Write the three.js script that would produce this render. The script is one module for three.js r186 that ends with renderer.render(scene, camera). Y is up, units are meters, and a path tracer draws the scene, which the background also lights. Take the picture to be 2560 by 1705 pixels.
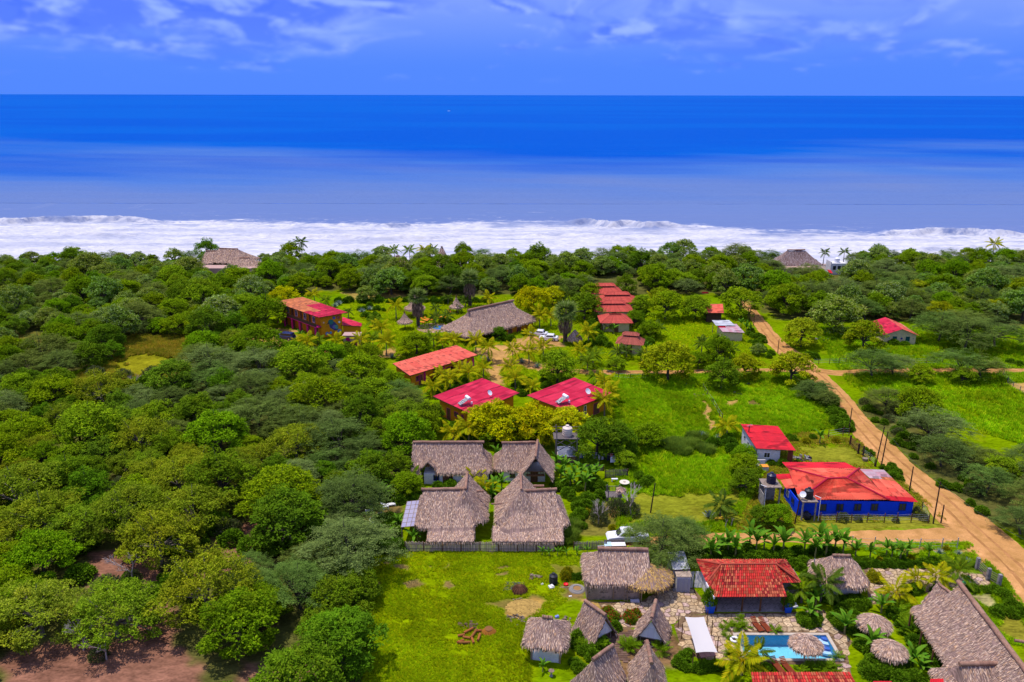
import * as THREE from 'three';
import { mergeGeometries } from 'three/addons/utils/BufferGeometryUtils.js';
import { ConvexGeometry } from 'three/addons/geometries/ConvexGeometry.js';

// ---------- camera: a drone 54 m above the coast, looking out to sea ----------
const scene = new THREE.Scene();
const camera = new THREE.PerspectiveCamera(46.37, 1024 / 682, 0.5, 60000);
camera.rotation.order = 'YXZ';
camera.position.set(0, 54, 0);
camera.rotation.set(-0.30078, 0, 0.0017);
scene.add(camera);

// ---------- number helpers ----------
function rngOf(seed) { let a = seed >>> 0; return () => { a = (a + 0x6D2B79F5) | 0; let t = Math.imul(a ^ (a >>> 15), 1 | a); t = (t + Math.imul(t ^ (t >>> 7), 61 | t)) ^ t; return ((t ^ (t >>> 14)) >>> 0) / 4294967296; }; }
function hash2(x, y) { let h = Math.imul(x | 0, 374761393) ^ Math.imul(y | 0, 668265263); h = Math.imul(h ^ (h >>> 13), 1274126177); return ((h ^ (h >>> 16)) >>> 0) / 4294967296; }
const mix = (a, b, t) => a + (b - a) * t, clamp = (x, a = 0, b = 1) => Math.min(b, Math.max(a, x));
const smooth = (a, b, x) => { const t = clamp((x - a) / (b - a)); return t * t * (3 - 2 * t); };
function vnoise(x, y, period = 0) {
  const x0 = Math.floor(x), y0 = Math.floor(y), fx = x - x0, fy = y - y0, u = fx * fx * (3 - 2 * fx), v = fy * fy * (3 - 2 * fy);
  const w = period ? (k) => ((k % period) + period) % period : (k) => k;
  const a = hash2(w(x0), w(y0)), b = hash2(w(x0 + 1), w(y0)), c = hash2(w(x0), w(y0 + 1)), d = hash2(w(x0 + 1), w(y0 + 1));
  return mix(mix(a, b, u), mix(c, d, u), v);
}
function fbm(x, y, oct = 4, period = 0) { let s = 0, a = 0.5, n = 0; for (let i = 0; i < oct; i++) { s += a * vnoise(x + i * 17.3 * (period ? 0 : 1), y + i * 9.7 * (period ? 0 : 1), period); n += a; a *= 0.5; x *= 2; y *= 2; period *= 2; } return s / n; }

// ---------- sky: deep blue air with broken cloud, brighter and paler higher up ----------
{
  const W = 3072, H = 1536, d = new Float32Array(W * H * 4);
  for (let j = 0; j < H; j++) {
    const el = ((j + 0.5) / H - 0.5) * Math.PI, up = Math.max(0, el), deg = up * 180 / Math.PI;
    const E = 3.4 * Math.log(1 + up * 9);
    for (let i = 0; i < W; i++) {
      const az = (((i + 0.5) / W + 0.25) % 1) * Math.PI * 2 - Math.PI * 0.5, o = (j * W + i) * 4;   // the seam lies behind the camera
      const rise = smooth(0, 9, deg);
      let r = mix(0.088, 0.125, rise), g = mix(0.255, 0.285, rise), b = 1.0;
      if (el > 0) {
        const A = az * 5.2, wx = fbm(A * 0.9 + 3, E * 1.3, 3) - 0.5, wy = fbm(A * 0.9 + 60, E * 1.3 + 9, 3) - 0.5, px = A + wx * 0.9, py = E * 1.25 + wy * 0.7;
        const big = fbm(px * 0.7 + 1.5, py * 0.7 + 4.2, 3), puff = fbm(px * 2.7, py * 1.9 + 7, 6), wisp = fbm(px * 11, py * 7, 4);
        const lift = smooth(0.8, 5.0, deg), left = 0.24 * smooth(1.66, 1.25, az) * smooth(1.8, 4.0, deg) - 0.02, body = smooth(0.46, 0.70, big * 0.50 + puff * 0.56 + wisp * 0.12 + left - 0.08 * (1 - lift)) * lift;
        const dots = smooth(0.60, 0.72, puff * 0.8 + wisp * 0.28) * 0.30 * smooth(0.5, 2.0, deg);
        const sheet = 0.30 * smooth(1.5, 7, deg) + 0.42 * smooth(7, 30, deg), top = smooth(0.40, 0.70, fbm(px * 4.2 + 9, py * 2.8 + 30, 5) * 0.7 + wisp * 0.35);
        const hi = smooth(6, 25, deg), cr = mix(0.085, mix(0.32, 0.9, hi), top), cg = mix(0.20, mix(0.48, 0.94, hi), top), k = clamp(body * 0.85 + dots);
        r = mix(mix(r, 0.48, sheet), cr, k); g = mix(mix(g, 0.58, sheet), cg, k); b = mix(b, 1.03, k);
      }
      d[o] = r; d[o + 1] = g; d[o + 2] = b; d[o + 3] = 1;
    }
  }
  const t = new THREE.DataTexture(d, W, H, THREE.RGBAFormat, THREE.FloatType);
  t.mapping = THREE.EquirectangularReflectionMapping; t.magFilter = t.minFilter = THREE.LinearFilter; t.needsUpdate = true;
  scene.background = t; scene.environment = t;
  scene.backgroundIntensity = 1; scene.environmentIntensity = 1;
}

// ---------- sun: near the zenith, a little to the left and over the sea ----------
const sun = new THREE.DirectionalLight(new THREE.Color(1.0, 0.93, 0.84), 4.2);
sun.position.set(-62, 230, -160); sun.target.position.set(0, 0, -130);
sun.castShadow = true; sun.shadow.mapSize.set(4096, 4096);
Object.assign(sun.shadow.camera, { left: -220, right: 220, top: 220, bottom: -220, near: 1, far: 600 });
scene.add(sun, sun.target);

const renderer = new THREE.WebGLRenderer({ antialias: true });
renderer.setSize(1024, 682);
renderer.toneMapping = THREE.LinearToneMapping;
renderer.toneMappingExposure = 1.0;
renderer.shadowMap.enabled = true;

// ---------- scene helpers ----------
const taken = {};
function numbered(n) { const k = taken[n] = (taken[n] ?? -1) + 1; return k ? n + '_' + String(k).padStart(3, '0') : n; }
function tag(o, label, category, group) { o.userData.label = label; o.userData.category = category; if (group) o.userData.group = group; return o; }
function thing(name, label, category, x = 0, z = 0, turn = 0, group, y = 0) { const g = new THREE.Group(); g.name = numbered(name); g.position.set(x, y, z); g.rotation.y = turn; scene.add(g); return tag(g, label, category, group); }
function copyOf(src, x, z, turn, s, label, group, y = 0) {
  const r = src.clone(); r.name = numbered(src.name.replace(/_\d{3}$/, '')); r.position.set(x, y, z); r.rotation.y = turn; r.scale.setScalar(s); r.userData = { ...src.userData, label, group: group || src.userData.group }; scene.add(r); return r;
}
const V = (x, y, z) => new THREE.Vector3(x, y, z);
const M4 = new THREE.Matrix4();
function place(x, y, z, ry = 0, rx = 0, rz = 0, sx = 1, sy = 1, sz = 1) { return new THREE.Matrix4().compose(V(x, y, z), new THREE.Quaternion().setFromEuler(new THREE.Euler(rx, ry, rz, 'YXZ')), V(sx, sy, sz)); }

// MB gathers faces into one geometry (positions, normals, uv in metres, colours)
class MB {
  constructor() { this.p = []; this.n = []; this.u = []; this.c = []; this.i = []; }
  get empty() { return !this.i.length; }
  vert(x, y, z, nx, ny, nz, u, v, c) { this.p.push(x, y, z); this.n.push(nx, ny, nz); this.u.push(u, v); this.c.push(c[0], c[1], c[2]); return this.p.length / 3 - 1; }
  quad(a, b, c, d, col = [1, 1, 1]) {
    const e1 = V().subVectors(b, a), e2 = V().subVectors(d, a); let n = V().crossVectors(e1, e2); if (n.lengthSq() < 1e-12) n = V().crossVectors(V().subVectors(c, b), V().subVectors(d, b)); n.normalize();
    const ux = e1.lengthSq() > 1e-9 ? e1.clone().normalize() : V().subVectors(c, d).normalize(), vy = V().crossVectors(n, ux), k = this.p.length / 3, off = (a.x * 0.37 + a.z * 0.61);
    for (const q of [a, b, c, d]) { const w = V().subVectors(q, a); this.vert(q.x, q.y, q.z, n.x, n.y, n.z, w.dot(ux) + off, w.dot(vy) + a.y, col); }
    this.i.push(k, k + 1, k + 2, k, k + 2, k + 3); return this;
  }
  tri(a, b, c, col = [1, 1, 1]) { const k = this.p.length / 3, n = V().crossVectors(V().subVectors(b, a), V().subVectors(c, a)).normalize(); for (const q of [a, b, c]) this.vert(q.x, q.y, q.z, n.x, n.y, n.z, q.x, q.y + q.z, col); this.i.push(k, k + 1, k + 2); return this; }
  hexa(q, col) { const [a, b, c, d, e, f, g, h] = q; this.quad(d, c, b, a, col); this.quad(e, f, g, h, col); this.quad(a, b, f, e, col); this.quad(b, c, g, f, col); this.quad(c, d, h, g, col); this.quad(d, a, e, h, col); return this; }
  box(cx, cy, cz, sx, sy, sz, ry = 0, col = [1, 1, 1]) {   // cy is the bottom
    const c = Math.cos(ry), s = Math.sin(ry), P = (x, y, z) => V(cx + x * c + z * s, cy + y, cz - x * s + z * c), a = sx / 2, b = sz / 2;
    return this.hexa([P(-a, 0, b), P(a, 0, b), P(a, 0, -b), P(-a, 0, -b), P(-a, sy, b), P(a, sy, b), P(a, sy, -b), P(-a, sy, -b)], col);
  }
  add(g, m, col = [1, 1, 1]) {
    const k = this.p.length / 3, P = g.attributes.position, N = g.attributes.normal, U = g.attributes.uv, nm = new THREE.Matrix3().getNormalMatrix(m || M4.identity()), q = V();
    for (let i = 0; i < P.count; i++) { q.fromBufferAttribute(P, i); if (m) q.applyMatrix4(m); const x = q.x, y = q.y, z = q.z; q.fromBufferAttribute(N, i); if (m) q.applyMatrix3(nm).normalize(); this.vert(x, y, z, q.x, q.y, q.z, U ? U.getX(i) : 0, U ? U.getY(i) : 0, col); }
    if (g.index) for (let i = 0; i < g.index.count; i++) this.i.push(k + g.index.getX(i)); else for (let i = 0; i < P.count; i++) this.i.push(k + i);
    return this;
  }
  rod(a, b, r0, r1 = r0, n = 7, col = [1, 1, 1]) {
    const d = V().subVectors(b, a), L = d.length(), g = new THREE.CylinderGeometry(r1, r0, L, n, 1), q = new THREE.Quaternion().setFromUnitVectors(V(0, 1, 0), d.normalize());
    return this.add(g, new THREE.Matrix4().compose(V().addVectors(a, b).multiplyScalar(0.5), q, V(1, 1, 1)), col);
  }
  geo() { const g = new THREE.BufferGeometry(); g.setAttribute('position', new THREE.Float32BufferAttribute(this.p, 3)); g.setAttribute('normal', new THREE.Float32BufferAttribute(this.n, 3)); g.setAttribute('uv', new THREE.Float32BufferAttribute(this.u, 2)); g.setAttribute('color', new THREE.Float32BufferAttribute(this.c, 3)); g.setIndex(this.i); return g; }
  build(name, m, parent, kind) { return part(name, this.geo(), m, parent, kind); }
}
function part(name, g, m, parent, kind) { const o = new THREE.Mesh(g, m); o.name = parent === scene ? numbered(name) : name; o.castShadow = o.receiveShadow = true; parent.add(o); if (kind) o.userData.kind = kind; return o; }
const bx = (...a) => new MB().box(...a);

// ---------- textures ----------
function tex(size, f, srgb = true) {
  const d = new Uint8Array(size * size * 4);
  for (let j = 0; j < size; j++) for (let i = 0; i < size; i++) { const c = f(i / size, j / size), o = (j * size + i) * 4; d[o] = clamp(c[0]) * 255; d[o + 1] = clamp(c[1]) * 255; d[o + 2] = clamp(c[2]) * 255; d[o + 3] = 255; }
  const t = new THREE.DataTexture(d, size, size); t.wrapS = t.wrapT = THREE.RepeatWrapping; t.magFilter = THREE.LinearFilter; t.minFilter = THREE.LinearFilter; if (srgb) t.colorSpace = THREE.SRGBColorSpace; t.needsUpdate = true; return t;
}
function rep(t, u, v = u) { const c = t.clone(); c.repeat.set(u, v); c.needsUpdate = true; return c; }
const grey = (f) => (u, v) => { const k = f(u, v); return [k, k, k]; };
const T = {
  plaster: tex(256, grey((u, v) => 0.80 + 0.14 * fbm(u * 4, v * 4, 4, 4) + 0.10 * (fbm(u * 32, v * 32, 2, 32) - 0.5))),
  worn: tex(256, grey((u, v) => { const s = fbm(u * 5, v * 5, 4, 5); return 0.66 + 0.42 * s - 0.28 * smooth(0.54, 0.68, fbm(u * 9, v * 9, 4, 9) * 0.6 + s * 0.4) + 0.12 * (hash2(u * 256, v * 256) - 0.5); })),
  wood: tex(256, grey((u, v) => 0.62 + 0.3 * fbm(u * 32, v * 3, 3, 0) + 0.1 * (hash2(u * 256, v * 40) - 0.5))),
  straw: tex(512, (u, v) => { const s = fbm(u * 90, v * 9, 3, 0), b = fbm(u * 14, v * 14, 3, 0), k = 0.36 + 0.42 * s + 0.16 * (b - 0.5); return [k * 1.02, k * 0.88, k * 0.82]; }),
  grain: tex(256, grey((u, v) => 0.5 * fbm(u * 16, v * 16, 4, 16) + 0.5 * hash2(u * 256, v * 256)), false),
  tiles: tex(256, grey((u, v) => 0.75 + 0.2 * fbm(u * 8, v * 8, 3, 8))),
};
// ---------- materials ----------
const mats = {};
function mat(r, g, b, o = {}) {
  const key = [r, g, b, JSON.stringify({ ...o, map: o.map?.uuid, bumpMap: o.bumpMap?.uuid, roughnessMap: o.roughnessMap?.uuid })].join();
  if (!mats[key]) { const m = mats[key] = new THREE.MeshPhysicalMaterial({ roughness: 0.85, specularIntensity: (o.roughness ?? 0.85) > 0.5 ? 0.15 : 0.6, vertexColors: true, side: THREE.DoubleSide, ...o }); m.color.setRGB(r, g, b); }
  return mats[key];
}
const wallM = (r, g, b) => mat(r, g, b, { map: rep(T.plaster, 0.4), bumpMap: rep(T.grain, 1), bumpScale: 0.008, roughness: 0.9 });
const woodM = (r, g, b) => mat(r, g, b, { map: rep(T.wood, 1.2), roughness: 0.85 });
const WHITE = wallM(0.86, 0.83, 0.80), ORANGE = wallM(0.80, 0.30, 0.012), CREAM = wallM(0.78, 0.64, 0.34), BLUE = wallM(0.008, 0.065, 0.80), MAGENTA = wallM(0.66, 0.02, 0.22), CONCRETE = mat(0.36, 0.33, 0.31, { map: rep(T.worn, 0.5), roughness: 0.95 }), PINKISH = wallM(0.62, 0.40, 0.34);
const SHEETM = (r, g, b) => mat(r, g, b, { map: rep(T.worn, 0.16), roughness: 0.55 });
const CORAL = [0, 1, 2].map((k) => SHEETM(0.82 + k * 0.03, 0.125 + k * 0.02, 0.075 + k * 0.01)), CRIMSON = [0, 1, 2].map((k) => SHEETM(0.60 + k * 0.07, 0.014 + k * 0.008, 0.052 + k * 0.012)), SCARLET = [0, 1, 2].map((k) => SHEETM(0.68 + k * 0.05, 0.022, 0.035)), SALMON = [0, 1, 2].map((k) => SHEETM(0.90 + k * 0.04, 0.125 + k * 0.03, 0.075 + k * 0.015)), RUSTORANGE = [0, 1, 2].map((k) => SHEETM(0.66 + k * 0.05, 0.19 + k * 0.02, 0.075)), ZINC = [0, 1, 2].map((k) => mat(0.60 + k * 0.06, 0.60 + k * 0.06, 0.62 + k * 0.06, { map: rep(T.worn, 0.2), roughness: 0.5, metalness: 0.25 })), FADEDPINK = [0, 1, 2].map((k) => SHEETM(0.62, 0.33 + k * 0.05, 0.36 + k * 0.05));
const GLASS = mat(0.02, 0.025, 0.03, { roughness: 0.12, specularIntensity: 1 }), DARKWOOD = woodM(0.11, 0.06, 0.04), BROWNWOOD = woodM(0.26, 0.12, 0.06), REDWOOD = woodM(0.36, 0.075, 0.03), GREYWOOD = woodM(0.30, 0.25, 0.23), PALEWOOD = woodM(0.5, 0.36, 0.22), STEEL = mat(0.5, 0.5, 0.52, { roughness: 0.4, metalness: 0.6 }), BLACKP = mat(0.018, 0.018, 0.024, { roughness: 0.5 }), TRIMBLUE = mat(0.006, 0.02, 0.2, { roughness: 0.7 }), WPAINT = mat(0.78, 0.77, 0.78, { roughness: 0.5 }), ORANGEP = mat(0.8, 0.25, 0.03, { roughness: 0.6 }), STRAW = mat(1, 1, 1, { roughness: 1 }), THATCH = mat(0.80, 0.72, 0.68, { map: rep(T.straw, 0.35), roughness: 1 });

// ---------- ground: one sheet, with the soil and turf drawn where they lie ----------
function inPoly(p, x, z) { let r = false; for (let i = 0, j = p.length - 2; i < p.length; j = i, i += 2) { if ((p[i + 1] > z) !== (p[j + 1] > z) && x < (p[j] - p[i]) * (z - p[i + 1]) / (p[j + 1] - p[i + 1]) + p[i]) r = !r; } return r; }
function polyDist(p, x, z) { let d = 1e9; for (let i = 0, j = p.length - 2; i < p.length; j = i, i += 2) { const ax = p[j], az = p[j + 1], bx_ = p[i] - ax, bz = p[i + 1] - az, t = clamp(((x - ax) * bx_ + (z - az) * bz) / (bx_ * bx_ + bz * bz)), dx = x - ax - bx_ * t, dz = z - az - bz * t; d = Math.min(d, dx * dx + dz * dz); } d = Math.sqrt(d); return inPoly(p, x, z) ? -d : d; }
const SOIL = {
  lawn: [0.17, 0.235, 0.001], meadow: [0.115, 0.205, 0.001], verge: [0.22, 0.19, 0.02], litter: [0.085, 0.062, 0.03], mud: [0.23, 0.105, 0.068], gold: [0.27, 0.19, 0.012], dirt: [0.46, 0.25, 0.085], soil: [0.15, 0.075, 0.035], sand: [0.30, 0.24, 0.19], stone: [0.5, 0.36, 0.2], loose: [0.42, 0.25, 0.06], court: [0.20, 0.115, 0.05],
};
const WOODS = [
  [-169.42, -259.09, -89.19, -256.54, -67.71, -207.24, -57.78, -171.47, -44.47, -161.56, -31.09, -153.88, -22.81, -144.57, -13.35, -122.66, -14.38, -103.45, -19.78, -94.89, -17.17, -84.36, -13.40, -63.39, -19.62, -53.99, -60.27, -53.90, -157.34, -190.83],
  [-91.31, -263.03, 175.21, -268.68, 192.17, -265.42, 124.14, -185.44, 100.34, -192.44, 67.16, -192.23, 64.71, -208.14, 57.73, -219.33, 22.60, -219.08, -31.33, -216.37, -49.56, -223.37, -71.51, -216.09],
  [62.14, -135.59, 71.11, -137.62, 70.14, -113.74, 79.19, -108.25, 68.53, -88.22, 60.66, -94.11],
];
const ZONES = [];
const zone = (soil, soft, amount, p) => { const xs = p.filter((_, i) => !(i % 2)), zs = p.filter((_, i) => i % 2); ZONES.push({ c: SOIL[soil], soft, amount, p, x0: Math.min(...xs) - soft * 2 - 3, x1: Math.max(...xs) + soft * 2 + 3, z0: Math.min(...zs) - soft * 2 - 3, z1: Math.max(...zs) + soft * 2 + 3 }); };
for (const w of WOODS) zone('litter', 3, 0.75, w);
zone('meadow', 2, 1, [-82.97, -135.94, -91.17, -149.42, -85.26, -159.64, -88.62, -177.05, -73.46, -177.13, -66.53, -161.93, -68.19, -146.40, -79.45, -143.32, -86.03, -143.88]);
zone('gold', 3, 0.6, [-80.34, -149.48, -83.18, -161.11, -78.30, -164.87, -70.31, -159.72, -66.25, -149.55, -76.01, -149.50]);
zone('gold', 2, 0.35, [-116.89, -177.75, -111.81, -182.27, -103.42, -168.64, -108.32, -165.48]);
zone('mud', 1, 0.95, [-37.43, -89.76, -33.08, -95.57, -28.21, -87.11, -29.30, -79.82, -34.14, -79.80]);
zone('mud', 1, 0.95, [-52.16, -85.32, -48.54, -87.04, -38.73, -83.71, -34.46, -81.33, -39.23, -77.22, -45.13, -76.15, -48.12, -78.28]);
zone('mud', 1, 0.95, [-51.21, -66.74, -47.26, -69.96, -40.38, -68.78, -40.33, -75.82, -37.80, -75.82, -34.18, -67.92, -30.09, -66.23, -29.45, -62.01, -48.28, -61.97]);
zone('mud', 1.5, 0.8, [-26.96, -67.08, -22.37, -65.70, -19.89, -67.10, -16.09, -62.55, -26.76, -62.02]);
zone('soil', 1.2, 0.8, [-30.51, -79.44, -27.32, -79.82, -24.20, -70.95, -26.02, -70.32]);
zone('dirt', 1.4, 0.9, [-66.06, -182.55, -57.75, -184.45, -51.50, -182.63, -50.14, -168.93, -47.50, -163.53, -55.26, -163.48]);
zone('dirt', 1, 0.95, [-8.87, -167.83, -1.18, -171.89, 2.33, -176.98, 11.55, -178.78, 11.05, -170.33, 2.20, -165.55, -1.11, -161.78, 5.59, -159.63, 8.87, -156.12, 10.95, -153.42, 18.59, -154.13, 18.26, -151.14, 6.50, -153.39, 2.11, -157.48, -1.97, -156.07, -1.84, -145.08, -4.59, -145.07, -4.28, -158.15, -7.26, -163.98]);
zone('dirt', 1, 0.9, [-29.27, -165.91, -25.66, -169.07, -24.00, -162.16, -28.43, -162.14]);
zone('dirt', 1.2, 0.6, [-47.92, -220.96, -31.14, -223.50, -29.92, -214.09, -44.96, -211.75]);
zone('lawn', 2, 1, [-17.49, -84.79, 10.37, -85.76, 8.75, -78.70, 1.33, -72.20, 1.59, -63.42, 1.88, -59.04, -13.12, -58.52, -15.81, -76.37]);
zone('lawn', 2, 0.9, [-45.18, -207.40, -8.83, -212.89, -2.05, -195.56, -4.60, -174.83, -24.80, -174.72, -39.98, -191.56]);
zone('soil', 0.8, 0.55, [4.88, -83.25, 8.60, -83.26, 8.45, -81.54, 5.53, -81.53]);
zone('court', 1, 0.9, [5.30, -79.46, 8.55, -79.88, 9.37, -76.14, 7.55, -76.33, 5.28, -77.09]);
zone('soil', 0.8, 0.7, [-2.82, -76.11, 1.33, -77.07, 4.57, -76.70, 3.78, -74.46, -0.74, -74.81]);
zone('loose', 0.8, 1, [-0.63, -75.36, 1.44, -76.50, 4.42, -76.13, 3.33, -74.45, 1.06, -73.72, -0.51, -74.26]);
zone('court', 0.6, 1, [9.06, -70.80, 10.64, -71.31, 13.23, -71.14, 17.08, -73.06, 17.46, -68.37, 15.62, -65.90, 11.09, -63.45, 11.36, -68.51, 9.86, -69.31]);
zone('dirt', 0.6, 0.9, [8.03, -76.52, 9.85, -76.33, 9.57, -74.65, 8.79, -74.84]);
zone('soil', 1, 0.6, [7.08, -94.44, 14.50, -99.23, 13.40, -90.34, 8.44, -89.53]);
zone('court', 0.8, 0.8, [-20.93, -96.68, -14.81, -99.75, -14.12, -94.37, -18.86, -91.57]);
zone('verge', 1.5, 0.75, [36.86, -94.07, 57.89, -94.43, 57.72, -91.65, 35.85, -91.04]);
zone('verge', 1.2, 0.7, [45.87, -117.03, 55.15, -116.66, 54.23, -110.39, 45.85, -111.11]);
zone('verge', 1.5, 0.7, [57.34, -100.75, 57.17, -97.05, 58.31, -93.02, 53.84, -93.28]);
zone('dirt', 0.9, 0.8, [41.02, -87.95, 46.08, -87.37, 56.73, -86.93, 56.41, -86.34, 40.69, -87.11]);
zone('stone', 0.8, 0.6, [52.77, -77.12, 54.46, -77.03, 54.29, -74.78, 52.70, -74.59]);
zone('verge', 1.4, 0.9, [52.55, -73.15, 55.92, -74.23, 53.99, -69.75, 52.36, -70.24]);
zone('dirt', 1, 0.8, [96.65, -146.90, 101.58, -146.92, 96.65, -138.97, 96.61, -141.24]);
zone('verge', 1, 0.6, [16.08, -101.25, 32.94, -106.69, 29.92, -92.65, 15.48, -92.60]);
zone('meadow', 3, 0.9, [20.01, -117.34, 34.25, -118.23, 32.39, -104.61, 26.88, -101.29, 18.55, -101.26]);
zone('dirt', 0.4, 1, [34.78, -137.45, 35.69, -137.46, 35.58, -131.14, 34.96, -123.93, 34.00, -123.02, 34.65, -129.64]);
zone('dirt', 0.6, 0.8, [39.32, -137.48, 41.94, -137.49, 40.14, -133.73, 39.17, -135.31]);
zone('soil', 0.6, 0.8, [43.80, -136.95, 45.61, -136.96, 44.62, -134.27, 43.24, -134.27]);
const spotAt = [-12.70, -82.75, 0.65, -9.90, -83.10, 0.4, -11.09, -79.54, 0.7, -7.45, -79.61, 0.75, -1.05, -81.65, 0.5, -2.03, -85.24, 0.3, -14.71, -83.43, 0.4, -7.93, -83.27, 0.25, -15.53, -79.74, 0.4, -1.69, -83.23, 0.35, -0.94, -83.23, 0.3];
for (let i = 0; i < spotAt.length; i += 3) { const p = []; for (let k = 0; k < 9; k++) { const a = k / 9 * 6.283, r = spotAt[i + 2] * (0.7 + 0.6 * hash2(i, k)); p.push(spotAt[i] + Math.cos(a) * r * 1.3, spotAt[i + 1] + Math.sin(a) * r); } zone('court', 0.25, 0.85, p); }
const GX0 = -190, GX1 = 190, GZ0 = -285, GZ1 = -45, GN = 2048;
function soilAt(x, z) {
  const w1 = fbm(x * 0.35 + 50, z * 0.35 + 80, 3) - 0.5, w2 = fbm(x * 0.35 + 150, z * 0.35 + 10, 3) - 0.5, n1 = fbm(x * 0.07 + 9, z * 0.07 + 5, 3), n2 = fbm(x * 0.6 + 3, z * 0.6 + 30, 3);
  let k = clamp(n1 * 1.6 - 0.4), r = mix(SOIL.meadow[0], SOIL.lawn[0], k), g = mix(SOIL.meadow[1], SOIL.lawn[1], k), b = mix(SOIL.meadow[2], SOIL.lawn[2], k);
  const y = smooth(0.55, 0.75, n2) * 0.5; r = mix(r, 0.17, y); g = mix(g, 0.19, y); b = mix(b, 0.004, y);
  for (const q of ZONES) {
    if (x < q.x0 || x > q.x1 || z < q.z0 || z > q.z1) continue;
    const d = polyDist(q.p, x + w1 * 3, z + w2 * 3) + (n2 - 0.5) * q.soft * 1.5, a = q.amount * smooth(q.soft * 0.5, -q.soft * 0.5, d);
    if (a > 0) { const e = 0.8 + 0.4 * n2; r = mix(r, q.c[0] * e, a); g = mix(g, q.c[1] * e, a); b = mix(b, q.c[2] * e, a); }
  }
  const sd = smooth(-246, -256, z + w1 * 8); r = mix(r, 0.33, sd); g = mix(g, 0.25, sd); b = mix(b, 0.22, sd);
  return [r, g, b];
}
const toS = (c) => c <= 0.0031308 ? 12.92 * c : 1.055 * Math.pow(c, 1 / 2.4) - 0.055;
{
  const d = new Uint8Array(GN * GN * 4), half = GN / 2, low = new Float32Array(half * half * 3);
  for (let j = 0; j < half; j++) for (let i = 0; i < half; i++) { const c = soilAt(mix(GX0, GX1, (i + 0.5) / half), mix(GZ0, GZ1, (j + 0.5) / half)), o = (j * half + i) * 3; low[o] = c[0]; low[o + 1] = c[1]; low[o + 2] = c[2]; }
  for (let j = 0; j < GN; j++) for (let i = 0; i < GN; i++) {
    const fi = clamp(i / 2 - 0.25, 0, half - 1.001), fj = clamp(j / 2 - 0.25, 0, half - 1.001), i0 = Math.floor(fi), j0 = Math.floor(fj), u = fi - i0, v = fj - j0, o = (j * GN + i) * 4, a = (j0 * half + i0) * 3, e = 0.60 + 0.45 * hash2(i, j) + 0.5 * (vnoise(i * 0.31, j * 0.5) - 0.35) + 0.35 * (vnoise(i * 0.05, j * 0.08) - 0.4);
    for (let c = 0; c < 3; c++) { const s = mix(mix(low[a + c], low[a + 3 + c], u), mix(low[a + half * 3 + c], low[a + half * 3 + 3 + c], u), v) * e; d[o + c] = clamp(toS(s)) * 255; }
    d[o + 3] = 255;
  }
  const t = new THREE.DataTexture(d, GN, GN); t.wrapS = t.wrapT = THREE.MirroredRepeatWrapping; t.magFilter = t.minFilter = THREE.LinearFilter; t.colorSpace = THREE.SRGBColorSpace; t.needsUpdate = true;
  const mb = new MB(), zs = [400, 0, -40, -100, -180, -240, -254, -260, -266, -272, -280, -300], xs = []; for (let x = -3000; x <= 3000; x += 200) xs.push(x); const hole = [23.52, -70.37, 32.86, -70.39], [, holeNear] = [26.32, -66.74]; xs.push(hole[0], hole[2]); xs.sort((a, b) => a - b); zs.push(hole[1], holeNear); zs.sort((a, b) => b - a);
  const yAt = (z) => z > -256 ? 0 : z > -300 ? -Math.min(2.2, (-256 - z) * 0.085) : -2.2;
  const gy = (z) => -Math.min(2.6, Math.max(0, -256 - z) * 0.085);
  for (let j = 0; j + 1 < zs.length; j++) for (let i = 0; i + 1 < xs.length; i++) {
    if (xs[i] === hole[0] && zs[j] === holeNear) continue;
    const k = mb.p.length / 3;
    for (const [a, b] of [[i, j], [i + 1, j], [i + 1, j + 1], [i, j + 1]]) mb.vert(xs[a], gy(zs[b]), zs[b], 0, 1, 0, (xs[a] - GX0) / (GX1 - GX0), (zs[b] - GZ0) / (GZ1 - GZ0), [1, 1, 1]);
    mb.i.push(k, k + 1, k + 2, k, k + 2, k + 3);
  }
  const g = mb.build('ground', mat(1, 1, 1, { map: t, roughness: 1, specularIntensity: 0 }), scene, 'structure'); tag(g, 'green grass and bare earth of the coastal plain', 'ground');
}
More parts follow.
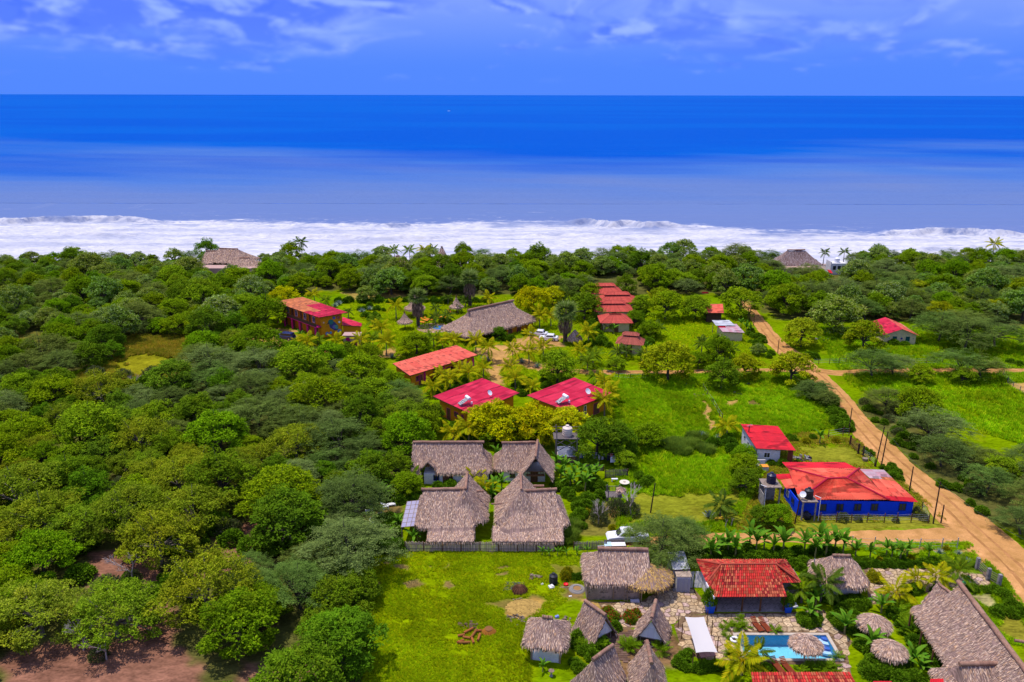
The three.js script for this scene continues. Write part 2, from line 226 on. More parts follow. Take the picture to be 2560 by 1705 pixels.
// ---------- dirt roads ----------
const dirtTex = tex(512, (u, v) => {
  const n = fbm(u * 6, v * 6, 5, 6), f = hash2(u * 512, v * 512) - 0.5, f2 = vnoise(u * 120, v * 120, 120) - 0.5, k = 0.86 + 0.3 * (n - 0.5) + 0.1 * f + 0.12 * f2;
  return [0.84 * k, 0.655 * k, 0.425 * k * (0.92 + 0.2 * n)];
});
const ROADM = mat(0.98, 0.86, 0.70, { map: rep(dirtTex, 0.13), roughness: 1, specularIntensity: 0 }), RUTM = mat(0.74, 0.60, 0.48, { map: rep(dirtTex, 0.19), roughness: 1, specularIntensity: 0.2 });
function ribbon(pts, widths, y, seed, ragged = 0.35) {
  const c = new THREE.CatmullRomCurve3(pts.map((p) => V(p[0], y, p[1]))), L = c.getLength(), n = Math.ceil(L / 0.6), mb = new MB();
  for (let i = 0; i <= n; i++) {
    const t = i / n, p = c.getPointAt(t), d = c.getTangentAt(t), k = t * (widths.length - 1), k0 = Math.min(widths.length - 2, Math.floor(k)), w = mix(widths[k0], widths[k0 + 1], k - k0) / 2, s = Math.hypot(d.x, d.z), nx = -d.z / s, nz = d.x / s;
    for (const e of [-1, 1]) { const q = w + ragged * (fbm(i * 0.17 + seed, e * 7 + seed, 3) - 0.5) * 2 + ragged * 0.5 * (hash2(i + seed * 31, e + 5) - 0.5), x = p.x + nx * q * e, z = p.z + nz * q * e; mb.vert(x, y, z, 0, 1, 0, x, z, [1, 1, 1]); }
    if (i) { const a = i * 2; mb.i.push(a - 2, a - 1, a + 1, a - 2, a + 1, a); }
  }
  return mb;
}
const ROADS = [];
function road(name, label, pts, widths, y, seed, ragged) { const P = []; for (let i = 0; i < pts.length; i += 2) P.push([pts[i], pts[i + 1]]); ROADS.push({ P, w: Math.max(...widths) / 2 }); const o = ribbon(P, widths, y, seed, ragged).build(name, ROADM, scene, 'structure'); tag(o, label, 'road'); return [o, P]; }
const [mainRoad, mainPts] = road('dirt_road', 'tan dirt road running diagonally from the junction by the sea woods to the lower right', [63.48, -210.60, 62.29, -199.27, 61.51, -189.99, 60.52, -180.58, 60.09, -171.17, 60.88, -162.62, 61.13, -154.14, 61.38, -147.04, 60.93, -138.25, 59.75, -128.04, 59.10, -117.50, 59.16, -107.50, 60.00, -99.66, 60.00, -91.93, 60.04, -87.77, 59.98, -80.85, 58.14, -69.74, 56.50, -60.66], [2.6, 3, 3.4, 3.6, 4.2, 4.6, 5, 4.4, 4.4, 4.6, 4.8, 4.8, 5, 6.8, 7.2, 7.4, 7.4, 7.4], 0.012, 3);
const [laneRoad, lanePts] = road('dirt_lane', 'narrow dirt lane in front of the blue house', [12.99, -88.60, 17.16, -88.87, 24.85, -89.29, 30.38, -89.64, 37.38, -89.77, 47.09, -89.70, 54.10, -89.82, 58.40, -90.05], [1.8, 2.2, 2.4, 2.6, 2.8, 3, 3.4, 4.5], 0.008, 11, 0.45);
const [farLane, farPts] = road('dirt_lane', 'straight dirt lane crossing the fields below the red tiled bungalows', [4.37, -156.79, 9.88, -154.08, 18.00, -152.79, 24.52, -152.61, 36.78, -153.01, 50.30, -153.74, 57.11, -154.12, 61.58, -154.14, 66.07, -152.49, 72.31, -153.52, 83.56, -153.78, 104.87, -154.02, 141.53, -154.76], [2.6, 2.6, 2.6, 2.8, 2.8, 3.2, 3.2, 4.5, 4, 2.8, 2.6, 2.6, 2.6], 0.006, 23);
function ruts(parent, P, off, w, seed) { // two worn wheel tracks
  const c = new THREE.CatmullRomCurve3(P.map((p) => V(p[0], 0, p[1])));
  for (const e of off) { const Q = []; for (let i = 0; i <= 40; i++) { const t = 0.02 + 0.96 * i / 40, p = c.getPointAt(t), d = c.getTangentAt(t); Q.push([p.x - d.z * (e + 0.25 * (fbm(i * 0.4, seed + e, 2) - 0.5)), p.z + d.x * (e + 0.25 * (fbm(i * 0.4, seed + e, 2) - 0.5))]); } ribbon(Q, [w, w], 0.018, seed + e * 5, 0.22).build('wheel_track', RUTM, parent); }
}
ruts(mainRoad, mainPts, [-0.9, 0.75], 0.38, 7); ruts(farLane, farPts, [-0.7, 0.7], 0.3, 9);

// ---------- sea and surf ----------
{
  const N = 2048, Hh = 1024, X0 = -215, X1 = 215, Z0 = -400, Z1 = -258, d = new Uint8Array(N * Hh * 4), rgh = new Uint8Array(N * Hh * 4);
  const edge = (x) => -362 + 26 * smooth(10, 170, x) + 34 * (fbm(x * 0.017 + 7, 3.3, 3) - 0.5) + 9 * (fbm(x * 0.12, 9.1, 3) - 0.5);
  const crest = (x) => edge(x) + 7 + 3 * (fbm(x * 0.05, 21, 2) - 0.5);
  const deepen = (x, z) => { // silt stirred up by the surf drifts in patches out into clear deep water
    const D = -z, lg = Math.log(D), n = fbm(x * 0.0042 / (D / 700) + lg * 1.2 + 4, lg * 4 + x * 0.0009, 4) - 0.5, m = fbm(x * 0.012 / (D / 500) + 2, lg * 34 + x * 0.002, 3) - 0.5, L = lg - Math.log(370) + n * 1.0 * smooth(360, 640, D) + m * 0.14;
    const stop = [[-0.2, 0.125, 0.172, 0.335], [0.15, 0.108, 0.168, 0.345], [0.5, 0.062, 0.150, 0.39], [1.0, 0.0, 0.088, 0.405]];
    let k = 0; while (k < 2 && L > stop[k + 1][0]) k++; const t = clamp((L - stop[k][0]) / (stop[k + 1][0] - stop[k][0])); const cur = 0.17 * smooth(0.36, 0.66, fbm(x * 0.0016 / (D / 1500) + 9, lg * 9 + x * 0.0004, 5)), deep = [0.0, 0.040, 0.36]; return [1, 2, 3].map((c) => mix(mix(stop[k][c], stop[k + 1][c], t), deep[c - 1], cur * 2 * smooth(480, 700, D)));  // darker blue patches painted into the deep water, standing for cloud shadow
  };
  for (let j = 0; j < Hh; j++) for (let i = 0; i < N; i++) {
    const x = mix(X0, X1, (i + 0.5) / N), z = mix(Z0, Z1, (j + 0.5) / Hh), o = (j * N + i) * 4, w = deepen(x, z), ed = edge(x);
    const wob = fbm(x * 0.06, z * 0.2, 3) - 0.5, s = z - ed + wob * 10, n = fbm(x * 0.45 + wob * 3, z * 0.9, 4), m = fbm(x * 0.13 + 30, z * 0.45 + 5, 4), cell = Math.abs(fbm(x * 0.28 + wob * 4, z * 0.7 + 77, 4) - 0.5) * 2, thread = Math.abs(fbm(x * 0.09 + 11, z * 0.34 + wob, 4) - 0.5);
    let f = smooth(-2, 8, s + (n - 0.5) * 14);
    const lace = (1 - smooth(0.0, 0.22, cell)) * 0.35 + (1 - smooth(0.3, 0.62, m)) * 0.25;
    f *= clamp(1.02 - lace * (0.55 + 0.5 * smooth(25, 2, s)));
    const streak = (1 - smooth(0.0, 0.030, thread)) * smooth(0.45, 0.62, n * 0.5 + m * 0.5) * smooth(-46, -6, s) * smooth(0.42, 0.6, fbm(x * 0.02 + 5, z * 0.05, 2)); f = Math.max(f, streak * 0.85);
    const hole = smooth(0.50, 0.66, fbm(x * 0.035 + 3, z * 0.11 + 8, 4)) * smooth(30, 6, s) * 0.75; f *= 1 - hole; const gap = smooth(0.54, 0.66, fbm(x * 0.02 + 40, z * 0.22 + 3, 4)) * 0.28; f *= 1 - gap;
    const fr = 0.42 + 0.22 * n, c = [mix(w[0], fr, f), mix(w[1], fr * 0.985, f), mix(w[2], fr * 1.02, f)];
    for (let k = 0; k < 3; k++) d[o + k] = clamp(toS(c[k])) * 255; d[o + 3] = 255;
    rgh[o] = rgh[o + 1] = rgh[o + 2] = mix(0.42, 0.95, f) * 255; rgh[o + 3] = 255;
  }
  const mk = (q, s) => { const t = new THREE.DataTexture(q, N, Hh); t.wrapS = THREE.MirroredRepeatWrapping; t.wrapT = THREE.ClampToEdgeWrapping; t.magFilter = t.minFilter = THREE.LinearFilter; if (s) t.colorSpace = THREE.SRGBColorSpace; t.needsUpdate = true; return t; };
  const mb = new MB(), nx = 420, nz = 150, yw = (x, z) => {
    const c = z - crest(x), amp = 0.4 + 2.2 * smooth(0.35, 0.65, fbm(x * 0.022 + 2, 5, 2)), roll = c > 0 ? Math.exp(-c * c / 1.5) : Math.exp(-c * c / 14);
    const c2 = z - crest(x) - 34 - 10 * (fbm(x * 0.03, 40, 2) - 0.5), roll2 = c2 > 0 ? Math.exp(-c2 * c2 / 2) : Math.exp(-c2 * c2 / 16);
    const inside = smooth(edge(x), edge(x) + 10, z);
    return -0.9 + amp * roll + 1.1 * roll2 * smooth(0.35, 0.6, fbm(x * 0.03 + 9, 1, 2)) + 1.1 * inside * (fbm(x * 0.3, z * 0.6, 3) - 0.5) + 0.12 * Math.sin(z * 0.35 + 3 * fbm(x * 0.02, z * 0.05, 2)) * (1 - inside) + 0.25 * (1 - inside) * (fbm(x * 0.16, z * 0.45, 3) - 0.5);
  };
  for (let j = 0; j <= nz; j++) for (let i = 0; i <= nx; i++) { const x = mix(-330, 330, i / nx), z = mix(-420, -258, j / nz); mb.vert(x, yw(x, z), z, 0, 1, 0, (x - X0) / (X1 - X0), (z - Z0) / (Z1 - Z0), [1, 1, 1]); }
  for (let j = 0; j < nz; j++) for (let i = 0; i < nx; i++) { const a = j * (nx + 1) + i; mb.i.push(a, a + nx + 1, a + 1, a + 1, a + nx + 1, a + nx + 2); }
  const g = mb.geo(); g.computeVertexNormals();
  const sea = new THREE.Group(); sea.name = 'sea'; sea.userData.kind = 'structure'; tag(sea, 'blue ocean with a broad band of white surf along the beach', 'sea'); scene.add(sea);
  part('surf', g, mat(1, 1, 1, { map: mk(d, true), roughnessMap: mk(rgh, false), roughness: 1, specularIntensity: 0.02 }), sea);
  const rip = tex(512, grey((u, v) => 0.6 * fbm(u * 12, v * 30, 4, 0) + 0.4 * fbm(u * 50, v * 90, 2, 0)), false);
  const mf = new MB(), rows = 260, cols = 240; // open water, rows growing wider apart towards the horizon
  for (let j = 0; j <= rows; j++) for (let i = 0; i <= cols; i++) {
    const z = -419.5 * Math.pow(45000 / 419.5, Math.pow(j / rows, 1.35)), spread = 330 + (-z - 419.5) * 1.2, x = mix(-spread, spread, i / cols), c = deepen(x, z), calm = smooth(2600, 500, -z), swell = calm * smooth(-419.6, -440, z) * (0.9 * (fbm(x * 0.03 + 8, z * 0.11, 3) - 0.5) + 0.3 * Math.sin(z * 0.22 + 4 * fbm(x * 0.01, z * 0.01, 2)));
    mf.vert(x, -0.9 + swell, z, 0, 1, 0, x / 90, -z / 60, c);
  }
  for (let j = 0; j < rows; j++) for (let i = 0; i < cols; i++) { const a = j * (cols + 1) + i; mf.i.push(a, a + 1, a + cols + 1, a + 1, a + cols + 2, a + cols + 1); }
  const og = mf.geo(); og.computeVertexNormals(); part('open_water', og, mat(1, 1, 1, { roughness: 0.5, specularIntensity: 0.006, bumpMap: rip, bumpScale: 0.9 }), sea);
}

// ---------- plant builders ----------
const LEAF = mat(1, 1, 1, { transmission: 0.32, thickness: 0, roughness: 0.9, specularIntensity: 0 }), BARK = mat(0.16, 0.12, 0.095, { map: rep(T.wood, 0.8), roughness: 1 }), PALEBARK = mat(0.30, 0.25, 0.20, { map: rep(T.wood, 0.8), roughness: 1 });
class Leaves {
  constructor() { this.p = []; this.n = []; this.c = []; this.i = []; }
  leaf(x, y, z, dx, dy, dz, sx, sy, sz, len, wid, c, fold = 0) {
    let nx = dy * sz - dz * sy, ny = dz * sx - dx * sz, nz = dx * sy - dy * sx; const k = this.p.length / 3, w = wid / 2, m = len * 0.45, f = fold * wid;
    this.p.push(x, y, z, x + dx * m + sx * w + nx * f, y + dy * m + sy * w + ny * f, z + dz * m + sz * w + nz * f, x + dx * len, y + dy * len, z + dz * len, x + dx * m - sx * w + nx * f, y + dy * m - sy * w + ny * f, z + dz * m - sz * w + nz * f);
    for (let q = 0; q < 4; q++) { this.n.push(nx, ny, nz); this.c.push(c[0], c[1], c[2]); }
    this.i.push(k, k + 2, k + 1, k, k + 3, k + 2);
  }
  geo() { const g = new THREE.BufferGeometry(); g.setAttribute('position', new THREE.Float32BufferAttribute(this.p, 3)); g.setAttribute('normal', new THREE.Float32BufferAttribute(this.n, 3)); g.setAttribute('color', new THREE.Float32BufferAttribute(this.c, 3)); g.setIndex(this.i); return g; }
}
const tint = (pal, r, j = 0.25) => { const c = pal[Math.floor(r() * pal.length)], k = 1 - j + 2 * j * r(); return [c[0] * k, c[1] * k, c[2] * k]; };
function unitOf(r) { const z = r() * 2 - 1, a = r() * 6.2832, s = Math.sqrt(1 - z * z); return [s * Math.cos(a), z, s * Math.sin(a)]; }
function limbs(r, R, H, tips, thick, lean = 0.2) {
  const mb = new MB(), fork = V((r() - 0.5) * lean * 2, H * 0.32, (r() - 0.5) * lean * 2), bend = V(fork.x * 0.5 + (r() - 0.5) * 0.2, H * 0.16, fork.z * 0.5);
  mb.rod(V(0, -0.1, 0), bend, thick * 1.25, thick, 8).rod(bend, fork, thick, thick * 0.85, 8);
  for (const tip of tips) { const t = tip.clone().lerp(fork, -0.22 * (r() < 0.4 ? 1 : 0)), mid = V().lerpVectors(fork, t, 0.5).add(V((r() - 0.5) * 0.6, 0.3 * r(), (r() - 0.5) * 0.6)); mb.rod(fork, mid, thick * 0.55, thick * 0.36, 6).rod(mid, t, thick * 0.36, thick * 0.1, 5); }
  return mb.geo();
}
// a crown of lobes; leaves sit on twigs spread over the outer face of each lobe
function leafyTree(seed, o) {
  const r = rngOf(seed), L = new Leaves(), lobes = [], n = o.lobes;
  for (let k = 0; k < n; k++) {
    const a = k * 2.39996 + r() * 0.8, q = Math.sqrt((k + 0.5) / n), up = Math.sqrt(Math.max(0, 1 - q * q * 0.92)), rad = o.R * q * (0.62 + 0.48 * r());
    lobes.push([Math.cos(a) * rad, o.H * (o.base + (1 - o.base) * (0.15 + 0.85 * up) * (0.68 + 0.38 * r())) - o.lr * 0.6, Math.sin(a) * rad, o.lr * (0.65 + 0.6 * r()), 0.82 + 0.36 * r(), r()]);
  }
  for (let k = 0; k < o.skirt; k++) { const a = r() * 6.2832, rad = o.R * (0.55 + 0.4 * r()); lobes.push([Math.cos(a) * rad, o.H * (o.base * 0.55 + 0.25 * r()), Math.sin(a) * rad, o.lr * (0.5 + 0.5 * r()), 0.8 + 0.3 * r(), r()]); }
  const per = Math.ceil(o.leaves / lobes.length / o.twig);
  for (const [lx, ly, lz, lr, tone, pick] of lobes) {
    for (let k = 0; k < per; k++) {
      let [ux, uy, uz] = unitOf(r); if (uy < -0.1) uy = -uy; if (r() < 0.6 && ux * lx + uz * lz < 0 && uy < 0.3) { ux = -ux; uz = -uz; }
      const lump = 0.82 + 0.36 * vnoise(ux * 2.3 + lx, uy * 2.3 + uz * 2.3 + lz), d = lr * lump * (r() < 0.8 ? 0.86 + 0.2 * r() : 0.35 + 0.5 * r());
      const cx = lx + ux * d, cy = ly + uy * d * o.flat, cz = lz + uz * d; if (cy < 0.15) continue;
      for (let q = 0; q < o.twig; q++) {
        let [ax, ay, az] = unitOf(r); ax = ax * 0.9 + ux * 0.55; ay = ay * 0.55 + uy * 0.25 + o.rise - 0.15; az = az * 0.9 + uz * 0.55; let m = Math.hypot(ax, ay, az); ax /= m; ay /= m; az /= m;
        const nx = ux * 0.6 + (r() - 0.5) * 0.9, ny = uy * 0.6 + 0.55 + (r() - 0.5) * 0.6, nz = uz * 0.6 + (r() - 0.5) * 0.9;
        let sx = ny * az - nz * ay, sy = nz * ax - nx * az, sz = nx * ay - ny * ax; m = Math.hypot(sx, sy, sz) || 1; sx /= m; sy /= m; sz /= m;
        const c = tint(o.pal, r, 0.22), e = o.spread; c[0] *= tone; c[1] *= tone; if (pick > 0.85) c[0] *= 1.12;
        L.leaf(cx + (r() - 0.5) * e, cy + (r() - 0.5) * e * 0.6, cz + (r() - 0.5) * e, ax, ay, az, sx, sy, sz, o.len * (0.7 + 0.6 * r()), o.wid * (0.7 + 0.6 * r()), c, 0.15);
      }
    }
  }
  const tips = lobes.filter((_, k) => k % o.limbEvery === 0).map((l) => V(l[0] * 0.85, l[1] + l[3] * 0.2, l[2] * 0.85));
  return { crown: L.geo(), trunk: limbs(r, o.R, o.H, tips, o.thick) };
}
// a thorny, feathery tree: flat sprays of fine foliage on spreading limbs
function featherTree(seed, o) {
  const r = rngOf(seed), L = new Leaves(), sprays = [];
  for (let k = 0; k < o.sprays; k++) { const a = k * 2.39996 + r(), q = Math.sqrt((k + 0.5) / o.sprays), rad = o.R * q * (0.8 + 0.25 * r()); sprays.push([Math.cos(a) * rad, o.H * (0.98 - 0.42 * q * q) * (0.86 + 0.2 * r()) - (r() < 0.3 ? r() * o.H * 0.3 : 0), Math.sin(a) * rad, o.sr * (0.7 + 0.6 * r()), 0.8 + 0.4 * r()]); }
  for (const [x, y, z, sr, tone] of sprays) {
    const dir = Math.atan2(z, x);
    for (let b = 0; b < o.twigs; b++) {
      const a = dir + (r() - 0.5) * 4.5, len = sr * (0.5 + 0.7 * r()), dx = Math.cos(a), dz = Math.sin(a), dy = (r() - 0.35) * 0.5, off = (r() - 0.5) * 0.7 * o.thickS, bx0 = x + (r() - 0.5) * sr * 0.8, bz0 = z + (r() - 0.5) * sr * 0.8, droop = 0.25 + 0.3 * r();
      for (let q = 0; q < o.pin; q++) {
        const t = (q + r()) / o.pin * len, px = bx0 + dx * t, pz = bz0 + dz * t, py = y + off + dy * t - droop * t * t / sr * 0.5, sgn = q % 2 ? 1 : -1, ang = a + sgn * (0.9 + 0.5 * r()), ex = Math.cos(ang), ez = Math.sin(ang), ey = (r() - 0.55) * 0.5;
        let sx = -ez, sy = (r() - 0.5) * 0.9, sz = ex; const m = Math.hypot(sx, sy, sz); const c = tint(o.pal, r, 0.25); c[0] *= tone; c[1] *= tone; c[2] *= tone;
        L.leaf(px, py, pz, ex, ey, ez, sx / m, sy / m, sz / m, o.len * (0.6 + 0.7 * r()), o.wid * (0.7 + 0.6 * r()), c, 0.1);
      }
    }
  }
  const tips = sprays.filter((_, k) => k % 4 === 0).map((l) => V(l[0] * 0.9, l[1] - 0.1, l[2] * 0.9));
  return { crown: L.geo(), trunk: limbs(r, o.R, o.H, tips, o.thick, 0.6) };
}
const PAL = {
  broad: [[0.15, 0.25, 0.004], [0.185, 0.295, 0.006], [0.235, 0.345, 0.008], [0.11, 0.20, 0.004]],
  pale: [[0.13, 0.215, 0.01], [0.20, 0.29, 0.03], [0.31, 0.40, 0.12], [0.11, 0.19, 0.01]],
  feather: [[0.095, 0.140, 0.026], [0.12, 0.175, 0.032], [0.15, 0.205, 0.042], [0.07, 0.112, 0.022]],
  olive: [[0.175, 0.245, 0.008], [0.22, 0.29, 0.012], [0.145, 0.21, 0.008], [0.27, 0.33, 0.02]],
  deep: [[0.085, 0.165, 0.005], [0.11, 0.20, 0.008], [0.14, 0.24, 0.010]],
  lime: [[0.40, 0.42, 0.003], [0.33, 0.38, 0.003], [0.48, 0.46, 0.005], [0.22, 0.29, 0.004]],
  yellowgreen: [[0.26, 0.325, 0.006], [0.20, 0.275, 0.006], [0.33, 0.375, 0.008]],
};
const KIND = {
  broadleaf_tree: { label: 'clumpy bright green tree', make: (s) => leafyTree(s, { R: 4.2, H: 6.8, lobes: 46, skirt: 26, lr: 0.96, base: 0.3, leaves: 16000, twig: 5, flat: 0.85, rise: 0.1, len: 0.32, wid: 0.15, spread: 0.26, pal: PAL.broad, limbEvery: 5, thick: 0.24 }) },
  silvery_tree: { label: 'tree with pale glossy leaves', make: (s) => leafyTree(s, { R: 4.4, H: 7.2, lobes: 48, skirt: 26, lr: 0.95, base: 0.3, leaves: 15000, twig: 5, flat: 0.85, rise: 0.15, len: 0.36, wid: 0.15, spread: 0.22, pal: PAL.pale, limbEvery: 5, thick: 0.24 }) },
  olive_tree: { label: 'olive green rounded tree', make: (s) => leafyTree(s, { R: 4.8, H: 6.4, lobes: 50, skirt: 30, lr: 0.95, base: 0.28, leaves: 15000, twig: 4, flat: 0.9, rise: 0.2, len: 0.26, wid: 0.13, spread: 0.3, pal: PAL.olive, limbEvery: 5, thick: 0.24 }) },
  evergreen_tree: { label: 'dense dark green tree', make: (s) => leafyTree(s, { R: 3.8, H: 7.0, lobes: 44, skirt: 22, lr: 0.9, base: 0.22, leaves: 12000, twig: 4, flat: 0.95, rise: 0.05, len: 0.32, wid: 0.15, spread: 0.26, pal: PAL.deep, limbEvery: 5, thick: 0.24 }) },
  mesquite_tree: { label: 'feathery grey green thorn tree', make: (s) => featherTree(s, { R: 4.9, H: 5.6, sprays: 40, sr: 1.7, twigs: 17, pin: 17, thickS: 1.1, len: 0.36, wid: 0.085, pal: PAL.feather, thick: 0.2 }) },
  flowering_tree: { label: 'bright yellow green mango tree', make: (s) => leafyTree(s, { R: 3.9, H: 5.2, lobes: 40, skirt: 14, lr: 0.85, base: 0.3, leaves: 10500, twig: 6, flat: 0.85, rise: 0.12, len: 0.36, wid: 0.14, spread: 0.22, pal: PAL.lime, limbEvery: 5, thick: 0.22 }) },
  almond_tree: { label: 'yellowish green spreading shade tree', make: (s) => leafyTree(s, { R: 4.2, H: 6.6, lobes: 46, skirt: 18, lr: 0.9, base: 0.25, leaves: 11000, twig: 5, flat: 0.8, rise: 0.1, len: 0.36, wid: 0.17, spread: 0.24, pal: PAL.yellowgreen, limbEvery: 5, thick: 0.22 }) },
};
const protoGeo = {};
function protoOf(kind, v) { const k = kind + v; return protoGeo[k] ??= KIND[kind].make(1000 + 97 * v + kind.length * 13 + kind.charCodeAt(0)); }
const LEAFS = [[1.1, 1.1, 1], [1.28, 1.2, 1], [0.94, 1.0, 1], [1.22, 1.1, 0.9], [1.0, 1.18, 1], [1.35, 1.3, 1.6]].map((c) => mat(...c, { transmission: 0.32, thickness: 0, roughness: 0.9, specularIntensity: 0 }));
const treesAt = [];
function tree(kind, x, z, s, turn, label, group, sy = 1) {
  const v = Math.floor(hash2(x * 10, z * 10) * 3), q = protoOf(kind, v), g = thing(kind, label, 'tree', x, z, turn, group); const j = hash2(x * 31, z * 17), i = hash2(x * 11, z * 41); g.scale.set(s * (0.88 + 0.26 * j), s * sy, s * (0.88 + 0.26 * i)); g.rotation.order = 'YXZ'; g.rotation.x = (j - 0.5) * 0.16; g.rotation.z = (i - 0.5) * 0.16;
  part('trunk', q.trunk, kind === 'olive_tree' ? PALEBARK : BARK, g); part('crown', q.crown, LEAFS[Math.floor(hash2(x * 53, z * 29) * LEAFS.length)], g); treesAt.push([x, z, s * 4]); return g;
}
// ---------- palms ----------
function frondGeo(seed, L, droop, pal, leafLen, n = 18) {
  const r = rngOf(seed), q = new Leaves(), pt = (t) => [L * (t - 0.12 * t * t), L * (0.32 * t - droop * t * t), 0];
  for (let k = 0; k < n; k++) {
    const t = 0.16 + 0.84 * (k + 0.5) / n, a = pt(t), b = pt(t + 0.02), tl = Math.hypot(b[0] - a[0], b[1] - a[1]), tx = (b[0] - a[0]) / tl, ty = (b[1] - a[1]) / tl, ll = leafLen * Math.sin(Math.PI * (0.18 + 0.74 * t)) * (0.9 + 0.2 * r());
    for (const e of [-1, 1]) { let dx = tx * 0.55, dy = ty * 0.55 - 0.42 - 0.25 * r(), dz = e * 0.8; let m = Math.hypot(dx, dy, dz); dx /= m; dy /= m; dz /= m; let sx = tx - dx * (tx * dx + ty * dy), sy = ty - dy * (tx * dx + ty * dy), sz = -dz * (tx * dx + ty * dy); m = Math.hypot(sx, sy, sz); q.leaf(a[0], a[1], 0, dx, dy, dz, sx / m * e, sy / m * e, sz / m * e, ll, L * 0.052, tint(pal, r, 0.2), 0.1); }
  }
  const rc = tint(pal, r, 0.05).map((c, i) => c * [1.5, 1.15, 1][i]);
  for (let k = 0; k < 6; k++) { const a = pt(k / 6), b = pt((k + 1) / 6), w = 0.075 * (1 - k / 7) * L / 2.6; q.leaf(a[0], a[1], 0, (b[0] - a[0]), (b[1] - a[1]), 0, 0, 0, 1, 1.05, w, rc); q.leaf(a[0], a[1], 0, (b[0] - a[0]), (b[1] - a[1]), 0, 0, 1, 0, 1.05, w, rc); }
  return q.geo();
}
const PALMPAL = { gold: [[0.32, 0.35, 0.005], [0.40, 0.39, 0.006], [0.24, 0.29, 0.005], [0.50, 0.42, 0.008]], green: [[0.14, 0.23, 0.008], [0.18, 0.26, 0.01], [0.11, 0.19, 0.008]], dark: [[0.09, 0.15, 0.014], [0.12, 0.18, 0.018], [0.07, 0.125, 0.01]] };
const fronds = {}; for (const k in PALMPAL) fronds[k] = [0, 1, 2].map((v) => frondGeo(40 + v, 2.7, 0.38 + v * 0.2, PALMPAL[k], 0.85));
function palm(x, z, H, s, col, label, group, n = 15, name = 'coconut_palm') {
  const r = rngOf(Math.floor(Math.abs(x * 131 + z * 977))), g = thing(name, label, 'palm tree', x, z, r() * 6.28, group), mb = new MB(), lx = (r() - 0.5) * H * 0.14, lz = (r() - 0.5) * H * 0.14; let a = V(0, -0.1, 0);
  for (let k = 1; k <= 4; k++) { const t = k / 4, b = V(lx * t * t, H * t, lz * t * t); mb.rod(a, b, 0.17 - 0.02 * k, 0.155 - 0.02 * k, 8); a = b; }
  mb.build('trunk', PALEBARK, g);
  for (let k = 0; k < n; k++) { const t = k / n, o = part('frond', fronds[col][t < 0.3 ? 0 : t < 0.65 ? 1 : 2], LEAF, g); o.position.set(lx, H, lz); o.rotation.order = 'YZX'; o.rotation.set((r() - 0.5) * 0.4, k * 2.39996 + r() * 0.5, 0.95 - 1.15 * t + (r() - 0.5) * 0.25); o.scale.setScalar(s * (0.85 + 0.3 * r())); }
  return g;
}
const bananaGeo = [0, 1].map((v) => {
  const r = rngOf(70 + v), mb = new MB(), N = 8, L = 2.1; let prev; const base = [[0.10, 0.25, 0.010], [0.14, 0.29, 0.012]][v];
  for (let k = 0; k <= N; k++) { const t = k / N, w = 0.23 * Math.pow(Math.sin(Math.PI * (0.06 + 0.9 * t)), 0.7), x = L * t * (1 - 0.14 * t), y = L * (0.42 * t - (0.36 + v * 0.26) * t * t), c = base.map((q) => q * (0.85 + 0.3 * r())), cur = [V(x, y + w * 0.3, -w), V(x, y, 0), V(x, y + w * 0.3, w)]; if (prev) { mb.quad(prev[0], cur[0], cur[1], prev[1], c); mb.quad(prev[1], cur[1], cur[2], prev[2], c.map((q) => q * 0.92)); } prev = cur; }
  return mb.geo();
});
const BANANALEAF = mat(1, 1, 1, { transmission: 0.3, thickness: 0, roughness: 0.6, specularIntensity: 0.08 }), BSTEM = mat(0.22, 0.20, 0.07, { roughness: 0.9 });
function banana(x, z, H, s, label, group, n = 9) {
  const r = rngOf(Math.floor(Math.abs(x * 77 + z * 531))), g = thing('banana_plant', label, 'banana plant', x, z, r() * 6.28, group);
  new MB().rod(V(0, -0.05, 0), V(0.05, H, 0), 0.13 * s, 0.08 * s, 7).build('stem', BSTEM, g);
  for (let k = 0; k < n; k++) { const o = part('leaf', bananaGeo[k % 2], BANANALEAF, g); o.position.set(0.05, H - 0.1, 0); o.rotation.order = 'YZX'; o.rotation.set((r() - 0.5) * 0.5, k * 2.4 + r() * 0.6, 1.2 - 0.95 * (k / n) + (r() - 0.5) * 0.3); o.scale.setScalar(s * (0.8 + 0.4 * r())); }
  return g;
}
const fanGeo = (() => { const r = rngOf(5), q = new Leaves(); for (let k = 0; k < 13; k++) { const a = (k / 12 - 0.5) * 3.4, ca = Math.cos(a), sa = Math.sin(a); q.leaf(0.75, 0.1, 0, ca, -0.18 - 0.1 * r(), sa, -sa, 0, ca, 0.95 + 0.2 * r(), 0.16, tint([[0.19, 0.25, 0.05], [0.24, 0.30, 0.08], [0.13, 0.20, 0.03]], r, 0.15)); } q.leaf(0, 0, 0, 1, 0.13, 0, 0, 0, 1, 0.8, 0.07, [0.2, 0.22, 0.06]); return q.geo(); })();
